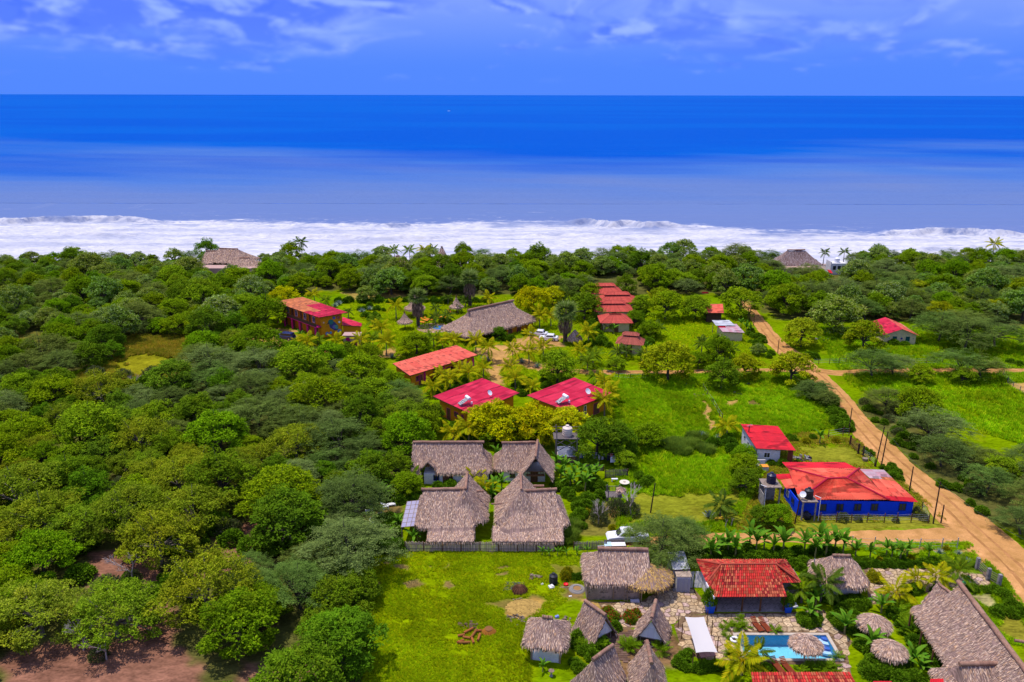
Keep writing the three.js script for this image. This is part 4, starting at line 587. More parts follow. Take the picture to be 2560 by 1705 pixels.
  const aframe = (label, q, b, over, g_, seed, gable) => {
    const ox = (q[0] + q[2]) / 2, oz = (q[1] + q[3]) / 2, p = 3.3, g = hut('a_frame_hut', label, 'hut', ox, oz, { seed, step: 0.16, ridges: [{ q, p, e: 0.45, b, over, g: g_, roll: 0.16, ties: 2, rr: 0.3 }] }), l = Math.hypot(q[2] - q[0], q[3] - q[1]), ux = (q[2] - q[0]) / l, uz = (q[3] - q[1]) / l;
    if (gable) { const gx = q[2] - ox + ux * (over[1] - 0.35), gz = q[3] - oz + uz * (over[1] - 0.35), P = (s, y) => V(gx - uz * s, y, gz + ux * s), w = b * 0.74; new MB().quad(P(-w, 0.75), P(w, 0.75), P(0.02, 2.75), P(-0.02, 2.75)).build('gable_wall', WPAINT, g); const d = new MB(); d.quad(P(-0.35, 0.78), P(0.35, 0.78), P(0.35, 2.0), P(-0.35, 2.0)); const dm = d.build('door', mat(0.66, 0.65, 0.68, { roughness: 0.7 }), g); dm.position.set(ux * 0.02, 0, uz * 0.02); for (let k = 0; k < 2; k++) { const a = P(-0.35, 0.2 + 0.25 * k).add(V(ux * (0.55 - k * 0.2), 0, uz * (0.55 - k * 0.2))), b2 = P(0.35, 0.2 + 0.25 * k).add(V(ux * (0.55 - k * 0.2), 0, uz * (0.55 - k * 0.2))); new MB().rod(a, b2, 0.05, 0.05, 5).build('step', GREYWOOD, g); } for (const s of [-w * 0.8, w * 0.8]) new MB().rod(P(s, 0), P(s, 0.75), 0.07, 0.07, 6).build('stilt', GREYWOOD, g); new MB().quad(P(-w, 0.74), P(w, 0.74), P(w, 0.64), P(-w, 0.64)).build('floor_edge', GREYWOOD, g); }
    return g;
  };
  aframe('A-frame thatched hut turned right, beside the stone path', [7.71, -71.57, 9.57, -69.21], 1.75, [0.15, 0.15], 1, 41, true);
  aframe('A-frame thatched hut with its white gable facing the brick court', [15.12, -71.65, 14.21, -68.75], 1.75, [0.15, 0.15], 1, 42, true);
  aframe('A-frame thatched hut leaning to the right at the bottom edge', [9.75, -64.55, 7.66, -62.49], 1.8, [0.15, 1.2], 1, 43, false);
  aframe('A-frame thatched hut with its back to the viewer at the bottom edge', [13.15, -65.12, 13.06, -62.01], 1.75, [0.15, 1.1], 1, 44, false);
  { // hut right of the tiled pavilion
    const [ox, oz] = [38.26, -79.96], g = hut('thatched_hut', 'rounded thatched hut with a low white wall behind a clipped hedge', 'hut', ox, oz, { seed: 27, ridges: [{ q: [36.26, -78.68, 38.17, -78.58], p: 4.3, e: 2.0, front: [36.47, -76.06], over: [2.0, 1.9], g: 1, roll: 0.14, ties: 4, rr: 1.4 }] });
    const [wx, wz] = [35.45, -77.27], [ex] = [39.16, -77.28]; bx((wx + ex) / 2 - ox, 0, wz - 1.9 - oz, ex - wx, 2.1, 3.8).build('wall', WHITE, g); bx(ex - ox + 0.05, 0, wz - oz, 0.16, 2.2, 0.16).build('corner_post', PALEWOOD, g);
    const [vx, vz] = [34.52, -79.24]; new MB().rod(V(vx - ox, 2.4, vz - oz), V(vx - ox, 3.5, vz - oz), 0.06, 0.06).build('vent_pipe', STEEL, g);
  }
  { // great roof at the lower right
    const [ox, oz] = [48.18, -69.90], [x0, z0] = [45.80, -70.45], [x1, z1] = [44.51, -56.23];
    const g = hut('thatched_hall', 'largest thatched roof with a long diagonal ridge at the lower right', 'building', ox, oz, { seed: 28, dense: 46, ridges: [{ q: [x0, z0, x1, z1], p: 6.3, e: 2.1, front: [41.88, -68.45], over: [1.6, 1], g: 0.6, roll: 0.2, ties: 0 }, { q: [40.47, -59.98, 43.85, -60.10], p: 4.9, e: 2.1, b: 2.9, over: [1.1, 0.3], g: 0.5, roll: 0.17 }, { q: [45.25, -72.88, 45.74, -70.99], p: 4.5, e: 2.4, b: 1.6, over: [0.3, 0.2], g: 1, roll: 0.12 }] });
    for (let k = 0; k < 6; k++) { const t = k / 5, L = Math.hypot(x1 - x0, z1 - z0), ux = (x1 - x0) / L, uz = (z1 - z0) / L; new MB().rod(V(mix(x0, x1, t) - uz * 4.2 - ox, 0, mix(z0, z1, t) + ux * 4.2 - oz), V(mix(x0, x1, t) - uz * 4.2 - ox, 2.3, mix(z0, z1, t) + ux * 4.2 - oz), 0.1, 0.09).build('post', BROWNWOOD, g); }
    const [rx, rz] = [49.54, -65.39]; ridgeRoll(g.children[0], rx - 0.6 - ox, 3.3, rz - oz, rx + 0.9 - ox, 3.3, rz - oz + 0.4, 0.12);
  }
}
// ---------- round palm shades ----------
function palapa(label, x, z, R, p, e, o = {}) { const g = thing('palm_shade', label, 'palapa', x, z); thatch(g, [cone(0, 0, R, p, e, o.bell ?? -0.05)], { seed: Math.floor(Math.abs(x * 13 + z)), step: 0.13, dense: 70, thick: 0.16 }); new MB().rod(V(0, o.y0 ?? 0, 0), V(0, p - 0.1, 0), 0.1, 0.08).build('post', BROWNWOOD, g); if (o.tip) new MB().rod(V(0, p - 0.2, 0), V(0, p + o.tip, 0), 0.22, 0.05, 8).build('finial', BROWNWOOD, g); return g; }
palapa('round palm shade standing in the swimming pool', 29.36, -66.83, 1.6, 2.7, 1.75, { y0: -1.2 });
palapa('round palm shade on the path right of the pool', 37.50, -69.92, 1.65, 2.8, 1.85);
palapa('round palm shade amid shrubs beside the great roof', 37.30, -65.87, 1.6, 2.8, 1.85);
palapa('bell shaped palm shade on the resort lawn below the tall fan palm', -25.69, -183.72, 1.75, 4.2, 1.9, { bell: 0.16, tip: 0.3 });
palapa('bell shaped palm shade at the right of the resort lawn', -14.33, -198.55, 1.8, 4.4, 1.8, { bell: 0.18, tip: 0.5 });
palapa('tall pointed palm shade half hidden by the fan palm', -24.67, -195.47, 2.6, 6.0, 2.2, { bell: 0.2, tip: 1.6 });
palapa('short palm shade among coconut palms beside the parking', 14.16, -171.53, 1.7, 3.6, 1.4, { bell: -0.03 });
// ---------- resort thatch and coast roofs ----------
{
  const [ox, oz] = [-5.31, -178.68], g = hut('thatched_hall', 'great thatched restaurant roof in the middle of the resort', 'building', ox, oz, { seed: 51, step: 0.25, scale: 1.3, dense: 26, ridges: [{ q: [-9.95, -176.50, 0.09, -185.44], p: 6.6, e: 2.2, front: [-4.19, -174.68], over: [4.6, 4.6], g: 0.72, roll: 0.25 }] });
  const [a0, a1] = [-1.22, -178.71], [b0, b1] = [5.06, -185.13]; wallSlab([a0 - ox, a1 - oz], [b0 - ox, b1 - oz], 2.6, 2.6, -0.2).build('wall', ORANGE, g); windowOn(g, [a0 - ox, a1 - oz], [b0 - ox, b1 - oz], 0.45, 0, 1.2, 2, MAGENTA, BROWNWOOD, 'door', 0); windowOn(g, [a0 - ox, a1 - oz], [b0 - ox, b1 - oz], 0.12, 0, 1.2, 2, MAGENTA, BROWNWOOD, 'door', 0);
  for (const [px, pz] of [[-6.30, -177.80], [-3.78, -178.69]]) new MB().rod(V(px - ox, 0, pz - oz), V(px - ox, 2.5, pz - oz), 0.14, 0.12).build('post', BROWNWOOD, g);
}
function farHut(label, ox, oz, ridges, wallW, pal, seed) { const g = hut('beach_house', label, 'house', ox, oz, { seed, step: 0.35, scale: 1.8, dense: 12, pal, ridges }); if (wallW) bx(0, 0, -2, wallW[0], 2.0, wallW[1]).build('wall', PINKISH, g); return g; }
{
  const [ox, oz] = [-88.43, -244.07]; farHut('wide thatched beach house with hipped roofs at the left of the shore', ox, oz, [{ q: [-99.07, -254.59, -95.96, -255.74], p: 5.2, e: 2.2, b: 5, over: [2, 5.2], g: 1 }, { q: [-94.96, -255.68, -88.78, -254.60], p: 6.0, e: 2.4, b: 5, over: [4, 5], g: 1 }, { q: [-86.75, -249.96, -83.64, -249.99], p: 4.0, e: 2.0, b: 3.6, over: [3, 3], g: 1 }], [18, 5], undefined, 61);
  const [px, pz] = [-35.52, -244.50]; farHut('tan gabled thatched hut rising from the trees behind the resort', px, pz, [{ q: [-36.01, -243.12, -35.02, -243.82], p: 6.0, e: 2.4, b: 5, over: [3.2, 2.6], g: 1 }], [5, 4], TANPAL, 62);
  const [qx, qz] = [-23.32, -259.26]; farHut('steep thatched peak against the surf behind the resort', qx, qz, [{ q: [-22.65, -250.95, -22.13, -250.96], p: 7.5, e: 2.5, b: 3.2, over: [2.2, 2.2], g: 1 }], [4, 4], undefined, 63);
  const [rx, rz] = [89.44, -245.52]; farHut('broad grey thatched hip roof at the right of the shore', rx, rz, [{ q: [87.82, -251.15, 93.45, -251.58], p: 6.6, e: 2.2, front: [90.52, -248.73], over: [5.4, 5.4], g: 1 }], [13, 5], [[0.42, 0.33, 0.31], [0.36, 0.29, 0.28], [0.48, 0.38, 0.35]], 64);
}
// ---------- resort houses ----------
{ // two-storey house
  const q = [[-58.58, -189.85, 5.2], [-44.16, -175.25, 5.2], [-38.05, -178.19, 5.6], [-52.25, -192.70, 5.6]];
  const { g, W, walls } = sheetHouse('two_storey_house', 'two-storey orange house with a bird mural and a crimson and orange roof', q, 12, 4, (i, j, h) => (i > 4 && j > 1 || i > 8 || (i > 7 && j < 1)) ? CRIMSON[Math.floor(h * 3)] : RUSTORANGE[Math.floor(h * 3)], ORANGE, 0.9);
  const [A, B] = walls[0], L = Math.hypot(B[0] - A[0], B[1] - A[1]), ux = (B[0] - A[0]) / L, uz = (B[1] - A[1]) / L, nx = -uz, nz = ux;
  for (let k = 0; k < 4; k++) { windowOn(g, A, B, 0.2 + k * 0.21, 3.1, 0.9, 1.3, WPAINT, GLASS); windowOn(g, A, B, 0.11 + k * 0.21, 2.75, 0.7, 1.9, BROWNWOOD, BROWNWOOD, 'door', 0); }
  const balc = wallSlab([A[0] + nx * 1.3, A[1] + nz * 1.3], [B[0] + nx * 1.3, B[1] + nz * 1.3], 2.75, 2.75, -1.3, 2.6).build('balcony', MAGENTA, g); wallSlab([A[0] + nx * 1.3, A[1] + nz * 1.3], [B[0] + nx * 1.3, B[1] + nz * 1.3], 3.5, 3.5, -0.05, 2.75).build('railing', DARKWOOD, balc);
  for (let k = 0; k < 6; k++) { const t = 0.02 + k * 0.19; bx(A[0] + ux * L * t + nx * 1.2, 0, A[1] + uz * L * t + nz * 1.2, 0.3, 2.6, 0.3, -Math.atan2(uz, ux)).build('pillar', MAGENTA, g); bx(A[0] + ux * L * t + nx * 1.2, 2.75, A[1] + uz * L * t + nz * 1.2, 0.1, 2.35, 0.1).build('post', DARKWOOD, g); if (k < 5) windowOn(g, A, B, t + 0.095, 0, 1.6, 2.2, MAGENTA, BROWNWOOD, 'doorway', 0); }
  // mural on the end wall: flat print of a bird and round badges
  const [C, D] = walls[1], M = Math.hypot(D[0] - C[0], D[1] - C[1]), vx = (D[0] - C[0]) / M, vz = (D[1] - C[1]) / M, mx = -vz, mz = vx, at = (s, y, o = 0.03) => V(C[0] + vx * s + mx * o, y, C[1] + vz * s + mz * o), mural = new THREE.Group(); mural.name = 'mural'; mural.userData.label = 'painted bird and round badges on the orange end wall'; g.add(mural);
  const blob = (name, pts, col, o) => { const mb = new MB(); for (let k = 1; k + 1 < pts.length; k++) mb.tri(at(...pts[0], o), at(...pts[k], o), at(...pts[k + 1], o)); mb.build(name, mat(...col, { roughness: 0.8 }), mural); }, disc = (s, y, r) => [...Array(14)].map((_, k) => [s + Math.cos(k * 0.4488) * r, y + Math.sin(k * 0.4488) * r]);
  blob('bird_body', [[M * 0.40, 2.2], [M * 0.62, 1.4], [M * 0.78, 1.5], [M * 0.80, 2.4], [M * 0.66, 3.3], [M * 0.52, 3.9], [M * 0.42, 3.9], [M * 0.36, 3.3]], [0.05, 0.06, 0.16], 0.03); blob('bird_head', disc(M * 0.46, 3.55, M * 0.13), [0.04, 0.16, 0.14], 0.035); blob('bird_beak', [[M * 0.36, 3.6], [M * 0.22, 2.95], [M * 0.38, 3.25]], [0.03, 0.03, 0.05], 0.04); blob('bird_breast', disc(M * 0.62, 2.3, M * 0.1), [0.16, 0.12, 0.35], 0.04); blob('bird_wing', [[M * 0.60, 2.6], [M * 0.76, 2.7], [M * 0.8, 1.9], [M * 0.7, 1.6]], [0.10, 0.28, 0.20], 0.045);
  for (const [s, y, r, c] of [[0.62, 4.45, 0.07, [0.12, 0.12, 0.4]], [0.82, 4.45, 0.085, [0.4, 0.05, 0.06]], [0.82, 4.45, 0.05, [0.7, 0.65, 0.5]], [0.42, 1.0, 0.06, [0.1, 0.3, 0.5]], [0.84, 1.2, 0.09, [0.15, 0.3, 0.55]], [0.84, 1.2, 0.05, [0.6, 0.6, 0.6]], [0.25, 0.9, 0.08, [0.1, 0.2, 0.5]], [0.12, 3.6, 0.04, [0.7, 0.4, 0.3]], [0.86, 3.3, 0.05, [0.7, 0.7, 0.7]]]) blob('painted_badge', disc(M * s, y, M * r), c, 0.04 + 0.02 * hash2(s * 99, y * 99));
}
sheetHouse('annex', 'low crimson roofed annex behind the mural wall', [[-39.77, -178.27, 2.5], [-34.92, -177.39, 2.5], [-35.15, -179.17, 2.7], [-40.52, -183.58, 3.0]], 4, 2, tones(CRIMSON), ORANGE, 0.3);
sheetHouse('shed', 'small coral roofed shed among palms below the orange house', [[-40.97, -154.29, 2.4], [-37.83, -157.75, 2.4], [-40.68, -160.83, 2.7], [-42.90, -157.68, 2.7]], 4, 2, tones(CORAL), ORANGE, 0.35);
{ const [x, z] = [-35.91, -170.62], g = thing('gate_house', 'small flat pink gate house between the coconut palms', 'building', x, z); bx(0, 0, -0.8, 3.6, 2.3, 2.4).build('wall', PINKISH, g); bx(0, 2.3, -0.8, 4.0, 0.15, 2.8).build('roof_slab', PINKISH, g); bx(-0.8, 0, 0.42, 0.9, 1.9, 0.06).build('door', MAGENTA, g); bx(1.1, 0, 0.42, 0.7, 1.9, 0.06).build('door', MAGENTA, g); }
{ // long coral roof
  const { g, walls } = sheetHouse('row_house', 'long orange room block under a coral sheet roof', [[-23.80, -150.20, 2.7], [-19.44, -143.02, 2.7], [-7.05, -154.50, 3.0], [-11.83, -161.04, 3.0]], 4, 11, (i, j, h) => CORAL[Math.floor(h * 3)], ORANGE, 0.55, { wave: 0.02 });
  const [A, B] = walls[1]; for (const t of [0.2, 0.5, 0.8, 0.985]) windowOn(g, A, B, t, 0, 0.35, 2.4, MAGENTA, MAGENTA, 'pilaster', 0); for (const t of [0.1, 0.36, 0.43, 0.64, 0.71, 0.9]) windowOn(g, A, B, t, 1.0, 0.9, 0.9, MAGENTA, GLASS); for (const t of [0.14, 0.57, 0.86]) windowOn(g, A, B, t, 0, 0.8, 2, MAGENTA, BROWNWOOD, 'door', 0);
}
function heater(label, x, z, y, turn) { // rooftop solar water heater
  const g = thing('solar_water_heater', label, 'water heater', x, z, turn, undefined, y);
  const t = new MB(); t.add(new THREE.CylinderGeometry(0.3, 0.3, 1.3, 16), place(0.2, 1.15, 0, 0, Math.PI / 2)); for (const e of [-1, 1]) t.add(new THREE.SphereGeometry(0.3, 12, 8), place(0.2, 1.15, e * 0.64, 0, 0, 0, 1, 1, 0.35)); t.build('tank', WPAINT, g);
  const p = new MB(); p.quad(V(-1.5, 0.25, 0.6), V(-0.1, 0.95, 0.6), V(-0.1, 0.95, -0.6), V(-1.5, 0.25, -0.6)); const pan = p.build('collector', mat(0.09, 0.09, 0.11, { roughness: 0.25 }), g); for (let k = 0; k < 7; k++) new MB().rod(V(-1.5, 0.3, -0.5 + k * 0.166), V(0, 1.02, -0.5 + k * 0.166), 0.03, 0.03, 6).build('glass_tube', STEEL, pan);
  for (const [a, b] of [[0.35, 0.55], [0.35, -0.55], [-1.4, 0.55], [-1.4, -0.55]]) new MB().rod(V(a, 0, b), V(a, a > 0 ? 0.95 : 0.3, b), 0.025, 0.025, 5).build('leg', STEEL, g); bx(0.75, 0, 0.3, 0.25, 0.4, 0.25).build('valve_box', WPAINT, g); return g;
}
function dish(label, x, z, y, turn, R = 0.5, mastH = 0.7, m = WPAINT) {
  const g = thing('satellite_dish', label, 'satellite dish', x, z, turn, undefined, y); new MB().rod(V(0, 0, 0), V(0, mastH, 0), 0.035, 0.035, 6).build('mast', STEEL, g);
  const pts = []; for (let k = 0; k <= 6; k++) pts.push(new THREE.Vector2(R * k / 6 + 0.001, 0.22 * R * (k / 6) ** 2)); const d = new MB(); d.add(new THREE.LatheGeometry(pts, 20), place(0, mastH, 0.05, 0, 0.95)); d.build('reflector', m, g);
  new MB().rod(V(0, mastH - R * 0.6, 0.25 * R), V(0, mastH + 0.35 * R, R * 1.1), 0.02, 0.02, 5).build('feed_arm', STEEL, g); return g;
}
{
  const roofL = [[-6.92, -122.97, 3.2], [1.38, -132.62, 3.2], [-5.51, -139.21, 3.6], [-13.77, -129.80, 3.6]], L = sheetHouse('crimson_roof_house', 'orange house under the left of two crimson roofs', roofL, 8, 4, tones(CRIMSON), ORANGE, 0.8, { wave: 0.02 });
  const [A, B] = L.walls[3]; windowOn(L.g, A, B, 0.30, 0, 0.8, 2, MAGENTA, BROWNWOOD, 'door', 0); windowOn(L.g, A, B, 0.55, 1.1, 0.9, 0.8, MAGENTA); windowOn(L.g, A, B, 0.75, 1.3, 0.5, 0.5, MAGENTA); windowOn(L.g, L.walls[0][0], L.walls[0][1], 0.15, 1.0, 0.8, 0.9, MAGENTA);
  heater('white solar water heater on the left crimson roof', -7.66, -126.61, 3.42, 0.5); dish('white satellite dish on the left crimson roof', -3.95, -130.21, 3.42, 0.9);
  const roofR = [[9.21, -124.28, 3.2], [17.93, -132.48, 3.2], [11.62, -139.66, 3.6], [2.63, -130.30, 3.6]], R = sheetHouse('crimson_roof_house', 'orange house under the right of two crimson roofs', roofR, 8, 4, tones(CRIMSON), ORANGE, 0.8, { wave: 0.02 });
  windowOn(R.g, R.walls[0][0], R.walls[0][1], 0.28, 1.0, 0.9, 1.0, MAGENTA); windowOn(R.g, R.walls[0][0], R.walls[0][1], 0.46, 0.3, 0.45, 2.0, WPAINT, GLASS, 'window', 0); const [C, D] = R.walls[0], hx = (k) => mix(C[0], D[0], k), hz = (k) => mix(C[1], D[1], k); windowOn(R.g, C, D, 0.75, 0, 1.4, 2, MAGENTA, BROWNWOOD, 'door', 0);
  heater('white solar water heater on the right crimson roof', 9.04, -127.43, 3.42, 0.5); dish('white satellite dish on the right crimson roof', 13.29, -131.08, 3.42, 0.7, 0.55);
}
// ---------- red tiled bungalows: hipped roofs with a raised lantern ----------
function tileSlope(parent, a, b, c, d, m) { // a,b eave; c,d top; ribs run down the slope
  const n = V().crossVectors(V().subVectors(b, a), V().subVectors(d, a)).normalize(); if (n.y < 0) n.negate(); const W = V().subVectors(b, a).length(), k = Math.max(2, Math.round(W / 0.45)), mb = new MB(), at = (u, v) => V().lerpVectors(V().lerpVectors(a, b, u), V().lerpVectors(d, c, u), v);
  for (let i = 0; i < k; i++) { const u0 = i / k, um = (i + 0.5) / k, u1 = (i + 1) / k, h = 0.07, t = 0.85 + 0.3 * hash2(i, 7), col = [t, t, t]; mb.quad(at(u0, 0), at(um, 0).addScaledVector(n, h), at(um, 1).addScaledVector(n, h), at(u0, 1), col); mb.quad(at(um, 0).addScaledVector(n, h), at(u1, 0), at(u1, 1), at(um, 1).addScaledVector(n, h), col); }
  return mb.build('roof_slope', m, parent);
}
function hipTile(parent, x0, x1, z0, z1, y0, y1, run, m, turn = 0) { const P = (x, y, z) => V(x, y, z), r0 = x0 + run, r1 = x1 - run, zm0 = Math.min((z0 + z1) / 2, z0 + run), zm1 = Math.max((z0 + z1) / 2, z1 - run); tileSlope(parent, P(x0, y0, z1), P(x1, y0, z1), P(r1, y1, zm1), P(r0, y1, zm1), m); tileSlope(parent, P(x1, y0, z1), P(x1, y0, z0), P(r1, y1, zm0), P(r1, y1, zm1), m); tileSlope(parent, P(x1, y0, z0), P(x0, y0, z0), P(r0, y1, zm0), P(r1, y1, zm0), m); tileSlope(parent, P(x0, y0, z0), P(x0, y0, z1), P(r0, y1, zm1), P(r0, y1, zm0), m); const cap = new MB(); cap.rod(P(r0, y1, (zm0 + zm1) / 2), P(r1, y1, (zm0 + zm1) / 2), 0.1, 0.1, 6); for (const [a, b, e, f] of [[x0, z1, r0, zm1], [x1, z1, r1, zm1], [x0, z0, r0, zm0], [x1, z0, r1, zm0]]) cap.rod(P(a, y0 + 0.03, b), P(e, y1 + 0.03, f), 0.09, 0.09, 6); cap.build('ridge_cap', m, parent, 'stuff'); }
const REDTILE = mat(0.66, 0.105, 0.075, { map: rep(T.tiles, 1), roughness: 0.75 }), OLDTILE = mat(0.50, 0.13, 0.09, { map: rep(T.tiles, 1), roughness: 0.85 });
function bungalow(label, x, z, w, d, turn, lantern = true, m = REDTILE, eave = 2.4) {
  const g = thing('tiled_bungalow', label, 'house', x, z, turn); hipTile(g, -w / 2, w / 2, -d / 2, d / 2, eave, eave + 1.3, d * 0.38, m); bx(0, 0, 0, w - 1.6, eave + 0.1, d - 1.6).build('wall', CREAM, g);
  if (lantern) { bx(0, eave + 1.0, -0.2, w * 0.5, 0.6, d * 0.18).build('lantern_wall', DARKWOOD, g); hipTile(g, -w * 0.31, w * 0.31, -d * 0.2 - 0.2, d * 0.2 - 0.2, eave + 1.55, eave + 2.1, d * 0.17, m); }
  for (const s of [-1, 1]) new MB().rod(V(s * (w / 2 - 0.4), 0, d / 2 - 0.35), V(s * (w / 2 - 0.4), eave, d / 2 - 0.35), 0.09, 0.09).build('porch_post', BROWNWOOD, g); windowOn(g, [-(w - 1.6) / 2, (d - 1.6) / 2], [(w - 1.6) / 2, (d - 1.6) / 2], 0.5, 0, 1, 2, BROWNWOOD, BROWNWOOD, 'door', 0); return g;
}
bungalow('farthest red tiled bungalow with a raised roof lantern', 25.57, -213.13, 9.0, 7.0, 0.08); bungalow('second farthest red tiled bungalow in the staggered row', 27.49, -203.22, 11.0, 6.5, 0.05); bungalow('third red tiled bungalow with a palm growing before its lantern', 25.34, -194.10, 10.0, 6.5, 0.03); bungalow('nearest red tiled bungalow of the row, without a lantern', 24.69, -183.84, 7.8, 6.5, 0.0, false); bungalow('small weathered red tiled cottage with cream walls and a lantern', 25.85, -166.07, 6.0, 4.6, -0.25, true, OLDTILE);
// ---------- fields on the right ----------
sheetHouse('open_shelter', 'open sided shelter with a red orange sheet roof beside the road trees', [[47.63, -189.39, 2.6], [52.19, -189.42, 2.6], [53.08, -194.32, 3.6], [47.73, -194.06, 3.6]], 7, 2, tones(CORAL), DARKWOOD, 0.5, { open: [1] });
{ const q = sheetHouse('patched_shed', 'shed with a patched pink and white sheet roof', [[48.11, -174.46, 2.2], [52.97, -173.62, 2.2], [52.54, -179.06, 2.7], [47.77, -179.68, 2.7]], 6, 2, (i, j, h) => i < 2 && j ? CRIMSON[0] : FADEDPINK[Math.floor(h * 3)], CREAM, 0.35); const [x, z] = [50.81, -181.79]; sheetRoof(q.g, V(-3.0, 2.75, -0.9), V(1.6, 2.75, -0.9), V(0.9, 3.1, -4.2), V(-3.2, 3.1, -4.2), 5, 2, tones(ZINC)); for (const [a, b] of [[-2.9, -4.0], [0.7, -4.0]]) new MB().rod(V(a, 0, b), V(a, 3.0, b), 0.07, 0.07).build('post', GREYWOOD, q.g); }
{ // cream house
  const [ax, az] = [84.08, -171.87], [bx1, bz1] = [90.88, -171.50], L = Math.hypot(bx1 - ax, bz1 - az), turn = -Math.atan2(bz1 - az, bx1 - ax), g = thing('cream_house', 'cream house with a crimson roof and dark green windows in a field', 'house', (ax + bx1) / 2, (az + bz1) / 2, turn), w = L / 2, D = 9;
  const gab = new MB(); for (const z of [0, -D]) { gab.quad(V(-w, 0, z), V(w, 0, z), V(w, 2.6, z), V(-w, 2.6, z)); gab.tri(V(-w, 2.6, z), V(w, 2.6, z), V(0.1, 3.7, z)); } gab.build('gable_wall', CREAM, g); for (const x of [-w, w]) bx(x, 0, -D / 2, 0.15, 2.6, D - 0.02).build('side_wall', CREAM, g);
  sheetRoof(g, V(-w - 0.5, 2.45, 0.5), V(-w - 0.5, 2.45, -D - 0.5), V(0.1, 3.85, -D - 0.5), V(0.1, 3.85, 0.5), 9, 2, tones(CRIMSON)); sheetRoof(g, V(w + 0.5, 2.4, -D - 0.5), V(w + 0.5, 2.4, 0.5), V(0.1, 3.82, 0.5), V(0.1, 3.82, -D - 0.5), 9, 2, tones(CORAL));
  const GREEN = mat(0.01, 0.08, 0.07, { roughness: 0.6 }); for (const t of [0.33, 0.75]) windowOn(g, [-w, 0], [w, 0], t, 0.95, 0.75, 0.95, GREEN, GREEN, 'shutter_window', 1); for (const [t, r] of [[0.15, 0.12], [0.55, 0.28], [0.93, 0.12]]) { const x = mix(-w, w, t), d = new MB(); d.quad(V(x - r, 1.5, 0.03), V(x, 1.5 - r, 0.03), V(x + r, 1.5, 0.03), V(x, 1.5 + r, 0.03)); d.build('diamond_vent', TRIMBLUE, g); }
}
{ // white house
  const q = [[37.28, -111.04, 2.5], [43.04, -110.28, 2.5], [42.49, -117.47, 3.4], [36.79, -118.32, 3.4]], { g, W, walls } = sheetHouse('white_house', 'white house with one sloping scarlet roof and an open porch', q, 8, 3, tones(SCARLET), WHITE, 0.25, { wave: 0.02, open: [1] });
  const [A, B] = walls[0], L = Math.hypot(B[0] - A[0], B[1] - A[1]); const pr = 0.64; g.children.filter((c) => c.name === 'wall')[0].removeFromParent(); const Q = [mix(A[0], B[0], pr), mix(A[1], B[1], pr)]; wallSlab(A, Q, 2.4, 2.4, -0.15).build('wall', WHITE, g); const [, C] = walls[1], Qf = [mix(walls[2][1][0], walls[2][0][0], pr), mix(walls[2][1][1], walls[2][0][1], pr)]; wallSlab(Q, Qf, 2.4, 3.2, -0.15).build('wall', WHITE, g); wallSlab([mix(A[0], B[0], 0.86), mix(A[1], B[1], 0.86)], B, 2.4, 2.4, -0.2).build('brick_pier', wallM(0.26, 0.07, 0.035), g);
  windowOn(g, A, B, 0.28, 1.0, 0.8, 0.75, WPAINT, GLASS); windowOn(g, walls[3][0], walls[3][1], 0.78, 1.0, 0.9, 0.8, STEEL, GLASS); windowOn(g, walls[3][0], walls[3][1], 0.45, 1.3, 0.5, 0.4, STEEL, GLASS); windowOn(g, walls[3][0], walls[3][1], 0.2, 1.6, 0.5, 0.4, STEEL, GLASS);
}
